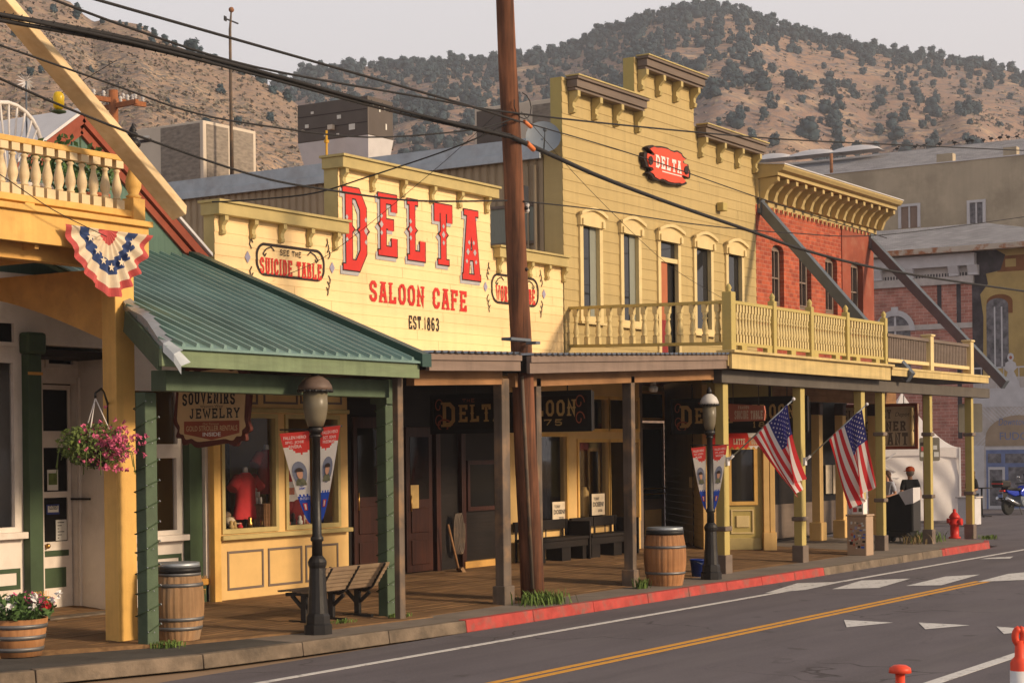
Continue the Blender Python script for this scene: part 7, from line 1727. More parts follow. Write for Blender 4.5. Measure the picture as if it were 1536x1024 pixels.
m = MB(); m.hexa([(33.75, q[0] + .2, 8.8), (33.4 + w_, q[0] + .2, 8.8), (33.4 + w_, q[1] - .2, 8.8), (33.75, q[1] - .2, 8.8), (33.5, q[0], zm), (33.5 + w_, q[0], zm), (33.5 + w_, q[1], zm), (33.5, q[1], zm)]); m.build('plenum', M['tin_white'], hv2)
for k in (1, 2): z = zm + (z1 - zm) * k / 3; bx('seam', M['outline'], hv2, 33.494, q[0] + .02, z - .008, 33.4995, q[1] - .02, z + .008)
for fy, fz, s_ in ((.78, .75, .07), (.86, .42, .1), (.4, .55, .11), (.22, .25, .17), (.5, .3, .14), (.42, .1, .07), (.9, .3, .05), (.6, .12, .06)):
    y_ = q[0] + (q[1] - q[0]) * fy; z = zm + (z1 - zm) * fz; bx('label_plate', M['paper'] if fz != .3 else M['hvac_tan'], hv2, 33.48 if fz != .3 else 33.4, y_ - s_ / 2, z - s_ * .4, 33.4995, y_ + s_ / 2, z + s_ * .4)
for fx, fz in ((.2, .8), (.45, .72), (.65, .78), (.7, .3)): x = 33.5 + w_ * fx; z = zm + (z1 - zm) * fz; bx('label_plate', M['paper'], hv2, x - .025, q[0] - .014, z - .07, x + .025, q[0] - .001, z + .07)
m = MB(); m.prism([(q[0] + .3, z1 - .3), (q[0] + 1.4, z1 - .3), (q[0] + 1.4, zm + .1), (q[0] + .3, zm + .1)], (33.5 + w_ + .001, 0, 0), (0, 1, 0), ZZ, (.4, 0, -.25)); m.build('hood', M['hvac_brown'], hv2)
q = RX(712, 158, 838, 230, 34.); z1 = px_(838, 146, 34.).z
hv3 = unit('roof_unit', 'cream rooftop unit half hidden behind the utility pole and the mustard parapet', 34., q[0], q[1], 2.2, 8.85, z1, ('hvac_tan',))
yw_ = q[1] - q[0]
bx('coil_panel', M['hvac_brown'], hv3, 33.985, q[0] + .58 * yw_, 8.95, 33.999, q[0] + .97 * yw_, z1 - .08); bx('coil_panel', M['louver'], hv3, 33.985, q[0] + .04 * yw_, z1 - .75, 33.999, q[0] + .3 * yw_, z1 - .1)
gp = px_(490, 232, 33.2); t = px_(490, 196, 33.2); o = one('gas_pipe', mk('yellow pipe paint', (.6, .33, .03, 1), .5, .1, 5, 0), None, lambda m: (m.tube([(gp.x, gp.y, 8.8), (gp.x, gp.y, t.z)], .028, 8), m.bar((gp.x - .05, gp.y, t.z - .25), (gp.x + .05, gp.y, t.z - .25), .07, .07))); tag(o, 'short yellow gas pipe rising behind the left corner of the painted sign', 'pipe')
# satellite dish
dc = px_(815, 205, 31.2); di = thing('satellite_dish', 'grey satellite dish at the left edge of the mustard parapet', 'satellite dish', (dc.x, dc.y, 8.98))
nd = V((-.75, -.55, .35)).normalized(); ud, vd = ortho(nd)
def dsh(a, b): r = .36 * a; t = 2 * math.pi * b; return dc + ud * r * math.cos(t) + vd * r * math.sin(t) - nd * (.09 * (1 - a * a))
M['dish'] = mk('slate dish paint', (.17, .2, .24, 1), .5, .05, 4, 0)
one('reflector', M['dish'], di, lambda m: m.grid(dsh, 6, 24)); one('arm', M['steel'], di, lambda m: (m.tube([dc - vd * .3 - nd * .02, dc + nd * .45 - vd * .12], .015, 6), m.sphere(dc + nd * .45 - vd * .1, .05, 8, 6))); one('mount', M['steel'], di, lambda m: m.tube([dc - nd * .08, (dc.x + .15, dc.y + .15, dc.z - .3), (dc.x + .35, dc.y + .15, 8.9)], .025, 7))
# bird feeder and wind spinner above the balcony
fc_ = py_(88, 155, 16.3); fe = thing('bird_feeder', 'yellow glass hummingbird feeder hanging left of the slanting timber', 'bird feeder', fc_)
one('bottle', mk('yellow feeder glass', (.75, .5, .02, 1), .25, .05, 5, 0), fe, lambda m: m.lathe([(.03, fc_.z - .08), (.065, fc_.z - .05), (.07, fc_.z + .08), (.05, fc_.z + .13), (.02, fc_.z + .14)], (fc_.x, fc_.y, 0), 14)); one('tray', M['dkgreen'], fe, lambda m: m.lathe([(.02, fc_.z - .13), (.09, fc_.z - .11), (.09, fc_.z - .095), (.03, fc_.z - .081)], (fc_.x, fc_.y, 0), 14)); one('cord', M['wire'], fe, lambda m: m.tube([fc_ + V((0, 0, .1)), fc_ + V((.08, -.9, .42))], .005, 4))
ws = py_(39, 122, 17.0); wt = thing('wind_spinner', 'silver wind spinner on a thin stake above the wicker chair', 'wind spinner', (ws.x, ws.y, DZ))
one('stake', M['steel'], wt, lambda m: m.tube([(ws.x, ws.y, DZ), ws], .012, 5))
m = MB()
for k in range(14): a = 2 * math.pi * k / 14; d0 = V((math.cos(a), .15, math.sin(a))); d1 = V((math.cos(a + .3), -.15, math.sin(a + .3))); m.face([ws, ws + d0 * .11, ws + d0 * .13 + d1 * .02, ws + d1 * .06])
m.build('blades', M['tin_white'], wt)

# ================================================================ lamp posts with banners
M['copper'] = mk('weathered copper cap', (.12, .08, .06, 1), .55, .2, 6, .1, 30)
M['lampglass'] = mk('frosted amber lamp glass', (.16, .135, .09, 1), .35, .12, 5, .05, 20); M['cap_white'] = mk('white lamp cap', (.55, .52, .48, 1), .5, .06, 5, 0)
M['banner_red'] = cloth('banner red', (.8, .07, .06, 1), .6); M['banner_white'] = cloth('banner white', (.88, .84, .80, 1), .6); M['banner_blue'] = cloth('banner blue', (.025, .08, .48, 1))
M['skin'] = mk('skin', (.42, .22, .14, 1), .6, .06, 8, 0); M['skin2'] = mk('skin tanned', (.30, .15, .09, 1), .6, .06, 8, 0); M['camo'] = mk('camouflage cloth', (.10, .10, .06, 1), .85, .5, 18, 0); M['oval_grey'] = mk('portrait backdrop', (.13, .14, .19, 1), .8, .15, 5, 0); M['hair'] = mk('brown hair', (.06, .03, .018, 1), .7, .25, 20, 0)
def lamp(base, topz, label, capmat, bscale=1.):
    t = thing('street_lamp', label, 'street lamp', base); x, y, z = base; H_ = topz - z; k = bscale
    one('base', M['iron'], t, lambda m: (m.lathe([(.19, z), (.19, z + .12), (.165, z + .14), (.16, z + .24), (.14, z + .27)], (x, y, 0), 8, sq=True), m.lathe([(.135, z + .27), (.12, z + .5), (.105, z + .86), (.12, z + .9), (.125, z + .94), (.105, z + .98), (.07, z + 1.02)], (x, y, 0), 14, flat=True)))
    one('shaft', M['iron'], t, lambda m: m.lathe([(.07, z + 1.02), (.066, z + 1.2), (.085, z + 1.22), (.085, z + 1.26), (.062, z + 1.28), (.052, z + .745 * H_), (.08 * k, z + .75 * H_), (.06 * k, z + .76 * H_)], (x, y, 0), 14))
    g0 = z + .76 * H_
    one('gallery', M['iron'], t, lambda m: m.lathe([(.06, g0), (.11, g0 + .05), (.085, g0 + .1)], (x, y, 0), 14))
    one('globe', M['lampglass'], t, lambda m: m.lathe([(.085 * k, g0 + .1), (.115 * k, g0 + .2), (.135 * k, g0 + .34), (.135 * k, topz - .26)], (x, y, 0), 18))
    cpp = one('cap', M[capmat], t, lambda m: m.lathe([(.12 * k, topz - .26), (.19 * k, topz - .25), (.185 * k, topz - .2), (.15 * k, topz - .13), (.09 * k, topz - .08), (.04, topz - .06), (.035, topz - .02), (.012, topz + .04)], (x, y, 0), 18))
    one('cap_rim', M['iron'], cpp, lambda m: [m.sphere((x + .185 * k * math.cos(a), y + .185 * k * math.sin(a), topz - .262), .022, 5, 4) for a in [2 * math.pi * j / 18 for j in range(18)]] + [m.lathe([(.13 * k, topz - .275), (.192 * k, topz - .27), (.192 * k, topz - .25), (.13 * k, topz - .255)], (x, y, 0), 18)])
    one('vent_top', M['iron'], cpp, lambda m: m.lathe([(.05, topz - .06), (.045, topz), (.015, topz + .06)], (x, y, 0), 10))
    return t
L1 = V((18.42, 14.86, .15)); lamp(L1, py_(467, 556, 14.86).z, 'dark street lamp with banners in front of the yellow souvenir shop and bench', 'copper', 1.2)
L2 = pz_(1067, 868, .15); lamp(L2, 3.56, 'dark street lamp with a white cap beside the blue bucket', 'cap_white', .9)
def banner(par_base, side, zt, h, wd, label, lines, cat='banner', yaw=0., fade=1., low=None):
    x, y, _ = par_base; t = thing('banner', label, cat, (x, y, zt - h), 'hero banners on the lamp posts')
    ax = V((math.sin(yaw), side * math.cos(yaw), 0)); nr = V((-math.cos(yaw), -abs(math.sin(yaw)), 0))
    def P(u, v, d=0.):
        w2 = wd * (1 - v) ** .75 + .015; return V((x - .02, y, zt)) + ax * (.07 + u * w2) + nr * (d + .02 * math.sin(v * 5 + side) + .03 * u * (1 - v)) + V((0, 0, -v * h + .03 * u * (1 - v) * -side))
    m = MB(); NU, NV = 14, 44
    for i in range(NU):
        for j in range(NV):
            u0, u1, v0, v1 = i / NU, (i + 1) / NU, j / NV, (j + 1) / NV; vm = (v0 + v1) / 2; um = (u0 + u1) / 2
            m.m = 0 if vm < .2 + .04 * math.sin(um * 5) else (1 if vm < .69 + .015 * math.sin(um * 22) else 2); m.smooth = True; m.face([P(u0, v0), P(u1, v0), P(u1, v1), P(u0, v1)])
    m.build('cloth', [M['banner_red'], M['banner_white'], M['banner_blue']], t)
    # portrait oval
    ov = []
    for k in range(20): a = 2 * math.pi * k / 20; ov.append((.52 + .38 * math.cos(a), .46 + .14 * math.sin(a) * 1.0))
    one('portrait', M['oval_grey'], t, lambda m: m.face([P(u, v, .006) for u, v in ov]))
    EL = lambda cu, cv, ru, rv, d, a0=0, a1=2 * math.pi: [P(cu + ru * math.cos(a0 + (a1 - a0) * k / 14), cv + rv * math.sin(a0 + (a1 - a0) * k / 14), d) for k in range(15)]
    one('uniform', M['camo'], t, lambda m: m.face(EL(.52, .585, .33, .085, .009, math.pi, 2 * math.pi)))
    one('face', M['skin'], t, lambda m: m.face(EL(.52, .46, .16, .055, .012)[:-1])); one('beret', M['outline'], t, lambda m: m.face(EL(.52, .435, .21, .045, .015, math.pi, 2 * math.pi)))
    one('bracket', M['iron'], t, lambda m: m.tube([V((x, y, zt + .02)), V((x, y, zt + .02)) + ax * (wd + .1)], .012, 6))
    for tx, v, hh, f in lines:
        ua, ub = (.12, .92) if f is None else f; a, b = P(ua, v, .007), P(ub, v, .007)
        if side > 0: a, b = b, a
        txt(tx, a, (b - a), ZZ, hh, M['banner_white'] if v < .25 or v > .7 else M['banner_blue'], t, width=(b - a).length, bold=.02)
    q = [P(.3, .78, .007), P(.75, .78, .007), P(.72, .86, .007), P(.3, .86, .007)]; one('emblem', M['banner_red'], t, lambda m: m.face(q)); q = [P(.42, .79, .009), P(.62, .79, .009), P(.6, .85, .009), P(.42, .85, .009)]; one('emblem_panel', M['banner_white'], t, lambda m: m.face(q))
z_ = py_(460, 646, 14.86).z
banner(L1, 1, z_, 1.2, .37, 'red white and blue banner with a portrait on the left of the near lamp', (('FALLEN HERO', .075, .042, None), ('SFC. JOSE', .13, .042, (.2, .9)), ('RIVERA', .175, .042, (.3, .8)), ('ARMY', .63, .03, (.3, .75)), ('09-17-2010', .745, .036, (.08, .9))), yaw=-.6)
banner(L1, -1, z_ + .04, 1.2, .25, 'narrower red white and blue banner on the street side of the near lamp', (('FALLEN HERO', .075, .042, None), ('SGT. SEAN', .13, .04, (.15, .85)), ('FREEMAN', .175, .04, (.15, .85))), yaw=.6)
z2_ = py_(1062, 669, 14.45).z
banner(L2, 1, z2_, 1.15, .25, 'small hero banner on the left of the far lamp', (('FALLEN HERO', .075, .04, None), ('SGT. JOHN', .13, .04, (.2, .9)), ('BLAIR', .175, .04, (.3, .8))), yaw=-.6)
banner(L2, -1, z2_, 1.15, .24, 'small hero banner on the street side of the far lamp', (('FALLEN HERO', .075, .04, None), ('CPL. JAMES', .13, .04, (.15, .85)), ('MOORE', .175, .04, (.2, .85))), yaw=.6)

# ================================================================ slatted bench
M['bench_slat'] = wood('weathered bench slats', (.36, .26, .165, 1), (.23, .155, .1, 1), 'x', .75, .7)
bn = thing('park_bench', 'slatted wooden bench on black iron legs facing the souvenir shop', 'bench', (20.0, 15.65, .17))
yb_ = 15.38; zb_ = .17; bx0, bx1 = py_(488, 855, yb_ - .05).x, py_(583, 850, yb_ - .05).x
prof = [(yb_ + .78, .40), (yb_ + .74, .435), (yb_ + .6, .45), (yb_ + .45, .44), (yb_ + .3, .425), (yb_ + .2, .43)]
sl_ = [((yb_ + .76 - .085 * k), .43 + .012 * math.sin(k * .9)) for k in range(7)]
m = MB()
for y, z in sl_: m.box(bx0, y - .035, zb_ + z, bx1, y + .035, zb_ + z + .025)
m.build('seat', M['bench_slat'], bn)
m = MB()
for k in range(6):
    t = k / 5; y = yb_ + .16 - .2 * t; z = .47 + .28 * t; m.hexa([(bx0, y - .005, zb_ + z - .03), (bx1, y - .005, zb_ + z - .03), (bx1, y + .02, zb_ + z - .03), (bx0, y + .02, zb_ + z - .03), (bx0, y - .033, zb_ + z + .032), (bx1, y - .033, zb_ + z + .032), (bx1, y - .008, zb_ + z + .032), (bx0, y - .008, zb_ + z + .032)])
m.build('backrest', M['bench_slat'], bn)
for x in (bx0 + .12, (bx0 + bx1) / 2, bx1 - .12):
    m = MB()
    pts = [(x, yb_ + .74, zb_ + .39), (x, yb_ + .5, zb_ + .405), (x, yb_ + .28, zb_ + .38), (x, yb_ + .17, zb_ + .44), (x, yb_ + .09, zb_ + .56), (x, yb_ - .06, zb_ + .78)]
    for a, b in zip(pts, pts[1:]): m.bar(a, b, .045, .05)
    m.bar((x, yb_ + .42, zb_ + .39), (x, yb_ + .42, zb_ + .04), .06, .09); m.bar((x, yb_ + .2, zb_ + .36), (x, yb_ + .4, zb_ + .2), .04, .05); m.bar((x, yb_ + .64, zb_ + .38), (x, yb_ + .44, zb_ + .2), .04, .05)
    m.bar((x, yb_ + .16, zb_ + .015), (x, yb_ + .68, zb_ + .015), .06, .045)
    m.build('leg', M['iron'], bn, bevel=.006)

# ================================================================ flags
M['flag_red'] = cloth('flag red', (.6, .03, .035, 1)); M['flag_white'] = cloth('flag white', (.78, .72, .68, 1)); M['flag_blue'] = cloth('flag blue', (.035, .035, .18, 1))
def flag(X, Y, z, label, rnds, dd):
    t = thing('flag', label, 'flag', (X, Y, z - .1), 'striped flags on the porch posts')
    d = V((.0, -1.3, 1.08)); Lp = 1.72; d.normalize(); b = V((X, Y - .02, z))
    one('pole', M['tin'], t, lambda m: m.tube([b, b + d * Lp], .014, 7)); one('socket', M['tin_white'], t, lambda m: (m.tube([b - d * .02, b + d * .14], .028, 8), m.box(X - .05, Y - .03, z - .1, X + .05, Y + .02, z + .06))); one('knob', M['tin_white'], t, lambda m: m.sphere(b + d * (Lp + .03), .035, 8, 6))
    A, B = b + d * .66, b + d * 1.6; C = A + V((dd[0], dd[1], dd[2])); D = B + V((dd[3], dd[4], dd[5]))
    def P(s, q, o=0.):
        p = A.lerp(B, s).lerp(C.lerp(D, s), q); sag = .12 * math.sin(math.pi * min(1, q * 1.1)) * (1 - s)
        f = (.02 + .10 * q ** 1.2) * math.sin(s * 11 + q * 2.2 + rnds); 
        return p + V((f - o, -.25 * f + .05 * math.sin(s * 7 + q * 3) * q, -sag * .3))
    m = MB(); NS, NT = 26, 30
    for i in range(NS):
        for j in range(NT):
            st = 12 - i // 2; ct = (i >= NS - 14) and (j < NT * .4)
            m.m = 2 if ct else (0 if st % 2 == 0 else 1); m.smooth = True
            m.face([P(i / NS, j / NT), P((i + 1) / NS, j / NT), P((i + 1) / NS, (j + 1) / NT), P(i / NS, (j + 1) / NT)])
    m.m = 1; m.smooth = False
    for r in range(9):
        for c in range(6 if r % 2 == 0 else 5):
            s = 12 / 26 + (14 / 26) * (r + 1) / 10; q = .4 * ((c + .5) / 6 if r % 2 == 0 else (c + 1) / 6)
            for o in (.006, -.006):
                m.face([P(s + ds, q + dq, o) for ds, dq in ((-.018, 0), (0, -.013), (.018, 0), (0, .013))])
    m.build('cloth', [M['flag_red'], M['flag_white'], M['flag_blue']], t)
fb1 = py_(1091, 690, 14.93); flag(fb1.x, 14.93, fb1.z, 'striped flag on the porch post nearest the white capped lamp', .4, (.05, -.85, -1.12, .1, -.22, -1.38))
fb2 = py_(1207, 690, 14.93); flag(fb2.x, 14.93, fb2.z, 'striped flag on the second mustard post beside the restaurant sign', 2.2, (.05, -.5, -1.42, .1, -.2, -1.55))

# ================================================================ street furniture
bk = pz_(1047, 864, .155); t = thing('bucket', 'small blue plastic bucket between the orange barrel and the lamp', 'bucket', bk)
M['bucket'] = mk('blue plastic', (.012, .035, .22, 1), .4, .06, 5, 0)
one('pail', M['bucket'], t, lambda m: m.lathe([(.11, bk.z), (.145, bk.z + .3), (.155, bk.z + .3), (.155, bk.z + .32), (.14, bk.z + .32), (.12, bk.z + .06), (.01, bk.z + .06)], (bk.x, bk.y, 0), 20)); one('handle', M['steel'], t, lambda m: m.tube([(bk.x - .15, bk.y, bk.z + .3), (bk.x - .1, bk.y - .12, bk.z + .24), (bk.x + .1, bk.y - .12, bk.z + .24), (bk.x + .15, bk.y, bk.z + .3)], .006, 5))
hy = pz_(1432, 807, .15); t = thing('fire_hydrant', 'red fire hydrant on the corner beside the last porch post', 'fire hydrant', hy); x, y, z = hy; M['hyd'] = mk('hydrant red', (.58, .03, .02, 1), .45, .08, 5, .1, 30)
one('barrel', M['hyd'], t, lambda m: m.lathe([(.15, z), (.15, z + .04), (.11, z + .05), (.11, z + .34), (.14, z + .35), (.14, z + .39), (.12, z + .4), (.12, z + .52)], (x, y, 0), 16)); one('bonnet', M['hyd'], t, lambda m: m.lathe([(.14, z + .52), (.14, z + .55), (.11, z + .6), (.06, z + .66), (.04, z + .67), (.04, z + .74), (.015, z + .75)], (x, y, 0), 16))
for sx, r_, L_ in ((1, .06, .19), (-1, .06, .19)): one('side_cap', M['hyd'], t, lambda m: m.tube([(x + RT[0] * .1 * sx, y + RT[1] * .1 * sx, z + .45), (x + RT[0] * L_ * sx, y + RT[1] * L_ * sx, z + .45)], [r_, r_ * 1.1], 10))
one('front_cap', M['hyd'], t, lambda m: m.tube([(x, y - .1, z + .42), (x, y - .2, z + .42)], [.08, .085], 12))
# sticker covered cabinet with a smaller box on it
q0 = pz_(1300, 833, .15); cb = thing('sticker_cabinet', 'beige metal cabinet covered with stickers under the second flag', 'cabinet', q0); cx, cy = q0.x, q0.y
M['cab'] = mk('beige cabinet paint', (.40, .28, .19, 1), .6, .08, 3, .1, 30, dirt=(.3, .18, .1, 1), da=.5, ds=3)
ch_ = .86; bx('body', M['cab'], cb, cx, cy, .14, cx + .42, cy + .45, .14 + ch_, bevel=.02); bx('lid', M['cab'], cb, cx - .02, cy - .02, .14 + ch_ + .001, cx + .44, cy + .47, .14 + ch_ + .04, bevel=.01)
r3 = random.Random(9); used = []
for k in range(130):
    w_, h_ = r3.uniform(.03, .08), r3.uniform(.025, .07); yy, zz = cy + r3.uniform(.03, .42 - w_ * .6), r3.uniform(.3, .14 + ch_ - .12)
    if any(abs(yy - a) < (w_ + b) / 2 + .004 and abs(zz - c) < (h_ + d) / 2 + .004 for a, c, b, d in used): continue
    used.append((yy, zz, w_, h_)); bx('sticker', M[r3.choice(('sticker_a', 'sticker_a', 'sticker_b', 'outline', 'sticker_r', 'stain', 'lav', 'camo', 'alu', 'terracotta'))], cb, cx - .003, yy - w_ / 2, zz - h_ / 2, cx - .0005, yy + w_ / 2, zz + h_ / 2)
q = RX(1277, 752, 1295, 773, cx + .05); zt_ = .14 + ch_ + .042; t = bx('box', M['cloth_white'], None, cx + .05, q[0], zt_, cx + .28, q[1], zt_ + .32, bevel=.01); tag(t, 'small stickered white box standing on the beige cabinet', 'box')
for k, (fy, fz, mt, s_) in enumerate(((.35, .72, 'outline', .1), (.7, .3, 'sticker_r', .09), (.25, .3, 'camo', .08), (.75, .75, 'sticker_b', .06))): bx('sticker', M[mt], t, cx + .047, q[0] + (q[1] - q[0]) * fy - s_ / 2, zt_ + .32 * fz - s_ / 2, cx + .0495, q[0] + (q[1] - q[0]) * fy + s_ / 2, zt_ + .32 * fz + s_ / 2)
# orange delineators in the near lane
M['delin'] = mk('orange plastic post', (.72, .07, .03, 1), .45, .06, 5, .05, 20); M['reflect'] = mk('reflective white sleeve', (.65, .63, .62, 1), .4, .05, 9, .05, 60); M['rubber'] = mk('black rubber', (.02, .02, .02, 1), .9, .2, 9, .1, 40)
for px, py, Y, lbl, loop in ((1350, 996, 4.0, 'orange traffic post with a mushroom top at the bottom edge of the street', 0), (1529, 937, 4.35, 'orange traffic post with a loop top and white sleeve at the right edge', 1)):
    p = py_(px, py, Y); t = thing('traffic_post', lbl, 'traffic post', (p.x, Y, 0)); x, y, zt = p.x, Y, p.z
    if loop:
        one('post', M['delin'], t, lambda m: m.lathe([(.075, .06), (.075, zt - .30), (.06, zt - .27), (.04, zt - .25), (.035, zt - .12)], (x, y, 0), 18))
        one('handle', M['delin'], t, lambda m: m.tube([V((x, y, zt - .09)) + V((RT[0], RT[1], 0)) * .035 * math.sin(a) + V((0, 0, .06 * math.cos(a))) for a in [2 * math.pi * k / 12 for k in range(13)]], .03, 8))
        one('sleeve', M['reflect'], t, lambda m: m.lathe([(.078, zt - .9), (.078, zt - .36)], (x, y, 0), 18))
    else:
        one('post', M['delin'], t, lambda m: m.lathe([(.06, .06), (.055, zt - .3), (.03, zt - .25), (.03, zt - .05)], (x, y, 0), 18)); one('handle', M['delin'], t, lambda m: m.lathe([(.02, zt - .055), (.07, zt - .05), (.065, zt - .02), (.04, zt - .004), (.01, zt)], (x, y, 0), 16)); one('sleeve', M['reflect'], t, lambda m: m.lathe([(.0625, zt - .8), (.0605, zt - .5)], (x, y, 0), 18))
    one('base', M['rubber'], t, lambda m: m.lathe([(.2, .0), (.2, .03), (.1, .06), (.05, .065)], (x, y, 0), 8, sq=True))
# weeds at the kerb
def weed(px, py, n, h, r, label, zz=.15, mats='leaf'):
    p = pz_(px, py, zz); m = MB()
    for _ in range(n):
        a = rnd.uniform(0, 6.28); l = h * rnd.uniform(.4, 1); o = p + V((rnd.gauss(0, r * .4), rnd.gauss(0, r * .3), 0)); d = V((math.cos(a) * rnd.uniform(.2, .8), math.sin(a) * rnd.uniform(.2, .8), 1)).normalized(); s_ = V((-math.sin(a), math.cos(a), 0)) * rnd.uniform(.004, .012)
        e = o + d * l; md = o + d * l * .55 + V((0, 0, .03)); m.face([o - s_, o + s_, md + s_, md - s_]); m.face([md - s_, md + s_, e + V((math.cos(a), math.sin(a), -.3)) * l * .15])
    tag(m.build('weed', M[mats], origin=p), label, 'weed')
M['weedg'] = mk('kerb weeds', (.11, .17, .035, 1), .8, .35, 6, 0); M['drygrass'] = mk('dry grass', (.28, .2, .09, 1), .9, .3, 6, 0)
weed(815, 905, 300, .27, .5, 'big green weed clump at the foot of the utility pole', mats='weedg'); weed(962, 882, 90, .24, .18, 'green weed beside the grey post base near the orange barrel', mats='weedg'); weed(250, 970, 120, .1, .28, 'low weeds at the foot of the pale barrel', mats='weedg')
weed(1385, 812, 220, .4, .7, 'tall weeds in front of the black cart', mats='weedg'); weed(1372, 815, 60, .35, .5, 'dry grass in front of the black cart', mats='drygrass'); weed(1482, 808, 140, .14, .4, 'low grass at the tip of the red kerb', mats='weedg'); weed(515, 935, 60, .07, .25, 'tiny weeds below the slatted bench', mats='weedg'); weed(600, 926, 70, .08, .25, 'tiny weeds at the foot of the grey porch post', mats='weedg')
# broom and hose by the dark doors
q = py_(672, 786, 19.0); q2 = py_(690, 862, 18.85); t = thing('broom', 'old broom leaning in the dark corner by the varnished doors', 'broom', q2)
one('stick', M['beam_tan'], t, lambda m: m.tube([q, q2], .022, 6)); one('head', M['oak'], t, lambda m: m.bar(q2 + V((-.02, 0, .14)), q2 + V((.06, -.04, 0)), .2, .06))
q = py_(684, 800, 19.15); o = one('garden_hose', M['greypost'], None, lambda m: m.tube([q + V((.09 * math.cos(a) + .004 * a, -.015 * a / 6, .38 * math.sin(a))) for a in [k * .45 for k in range(58)]], .02, 6)); tag(o, 'coiled hose hanging on the dark wall beside the broom', 'hose')
for px, py, Y, lb in ((980, 583, 16.5, 'white twin flood lamp under the awning ceiling above the saloon doors'), (1138, 574, 16.2, 'white lamp under the balcony above the salmon board sign'), (1231, 574, 16.6, 'white lamp under the balcony above the second flag')):
    p = py_(px, py, Y); t = thing('ceiling_lamp', lb, 'lamp', p)
    one('socket', M['cloth_white'], t, lambda m: m.lathe([(.05, p.z + .28), (.05, p.z + .1), (.06, p.z + .08)], (p.x, p.y, 0), 10)); one('bulb', M['paper'], t, lambda m: (m.sphere(p + V((-.06, 0, 0)), .065, 9, 7), m.sphere(p + V((.07, 0, 0)), .065, 9, 7)))

# ================================================================ tent, cart, table, cabinet, motorcycle on the corner
M['canvas'] = cloth('white tent vinyl', (.88, .83, .80, 1), .3)
tn = thing('tent', 'white peaked event tent with a creased side wall behind the porch posts', 'tent', (0, 0, 0)); tx0, tx1, ty0, ty1 = -1.55, 1.55, -1.5, 1.5; ze, zp = 2.12, 4.3; tc_ = V(((tx0 + tx1) / 2, (ty0 + ty1) / 2, 0))
def roofp(a, b):   # a: round the square, b: up
    s = (a * 4) % 4; k = int(s); f = s - k; cs_ = [(tx0, ty0), (tx1, ty0), (tx1, ty1), (tx0, ty1)]; p = V(cs_[k]).lerp(V(cs_[(k + 1) % 4]), f)
    x = p.x + (tc_.x - p.x) * b; y = p.y + (tc_.y - p.y) * b; return V((x, y, 2.45 + (zp - 2.45) * (b ** 1.6) ))
one('canopy', M['canvas'], tn, lambda m: m.grid(roofp, 48, 12))
m = MB(); m.frame(0, 1, 0, 1, 0, 1, .3) if False else None
for a, b in (((tx0, ty0), (tx1, ty0)), ((tx1, ty0), (tx1, ty1)), ((tx1, ty1), (tx0, ty1)), ((tx0, ty1), (tx0, ty0))):
    A, B = V((*a, 0)), V((*b, 0)); m.grid(lambda u, v: A.lerp(B, u) + V((0, 0, 2.46 - (.34 - .1 * math.sin(math.pi * u)) * v)), 12, 2)
m.build('valance', M['canvas'], tn)
yo = ty1 - .95
one('side_wall', M['canvas'], tn, lambda m: m.grid(lambda u, v: V((tx0 + .05 + .03 * math.sin(v * 9 + u * 14) + .05 * math.sin(v * 16 - u * 7) * u, ty0 + (ty1 - .0 - ty0) * u * (.68 + .32 * max(0, 1 - v * 2.2) if u > 0 else 1), .12 + 2.15 * (1 - v))), 40, 40))
one('back_wall', M['canvas'], tn, lambda m: m.grid(lambda u, v: V((tx0 + .3 + (tx1 - tx0 - .3) * u, ty0 + .04 + .03 * math.sin(u * 20 + v * 6), .1 + 2.2 * v)), 30, 16))
for x, y in ((tx0, ty0), (tx0, ty1), (tx1, ty0), (tx1, ty1)): bx('leg', M['tin_white'], tn, x - .03, y - .03, 0, x + .03, y + .03, 2.45)
for a, b in (((tx0, yo, 1.7), (tx0, ty1, 2.3)), ((tx0, yo, 2.3), (tx0, ty1, 1.6))): one('brace', M['tin_white'], tn, lambda m: m.bar(a, b, .035))
for z in (.9, 1.5): one('side_rail', M['tin_white'], tn, lambda m: m.bar((tx0, yo - .1, z), (tx0, ty1, z), .03))
tn.location = V((FW[0] * 59.3 + RT[0] * 12.86, FW[1] * 59.3 + RT[1] * 12.86, 0)); tn.rotation_euler.z = TH
M['cart_black'] = mk('black cart cover', (.008, .008, .008, 1), .6, .2, 4, .1, 20); M['cart_grey'] = mk('dark grey cart side', (.035, .033, .033, 1), .6, .1, 4, .1, 20)
cq_ = pz_(1366, 814, .15); ct = thing('cart', 'tall black covered cart on wheels with a pale sheet hanging over its corner', 'cart', cq_); x, y = cq_.x, cq_.y
m = MB(); m.hexa([(x, y - .05, .42), (x + .55, y - .05, .42), (x + .55, y + .75, .42), (x, y + .75, .42), (x, y - .05, 1.48), (x + .55, y - .05, 1.48), (x + .55, y + .75, 1.2), (x, y + .75, 1.2)]); m.build('body', M['cart_black'], ct, bevel=.02)
bx('side_panel', M['cart_grey'], ct, x + .02, y - .07, .44, x + .53, y - .051, 1.46)
one('draped_sheet', M['mural_white'], ct, lambda m: (m.face([(x - .012, y - .08, 1.5), (x - .012, y + .3, 1.38), (x - .012, y + .12, 1.08), (x - .012, y - .08, 1.12)]), m.face([(x - .012, y - .08, 1.5), (x + .5, y - .08, 1.5), (x + .5, y - .08, 1.2), (x - .012, y - .08, 1.12)]), m.face([(x - .012, y - .08, 1.5), (x + .5, y - .08, 1.505), (x + .5, y + .3, 1.385), (x - .012, y + .3, 1.38)])))
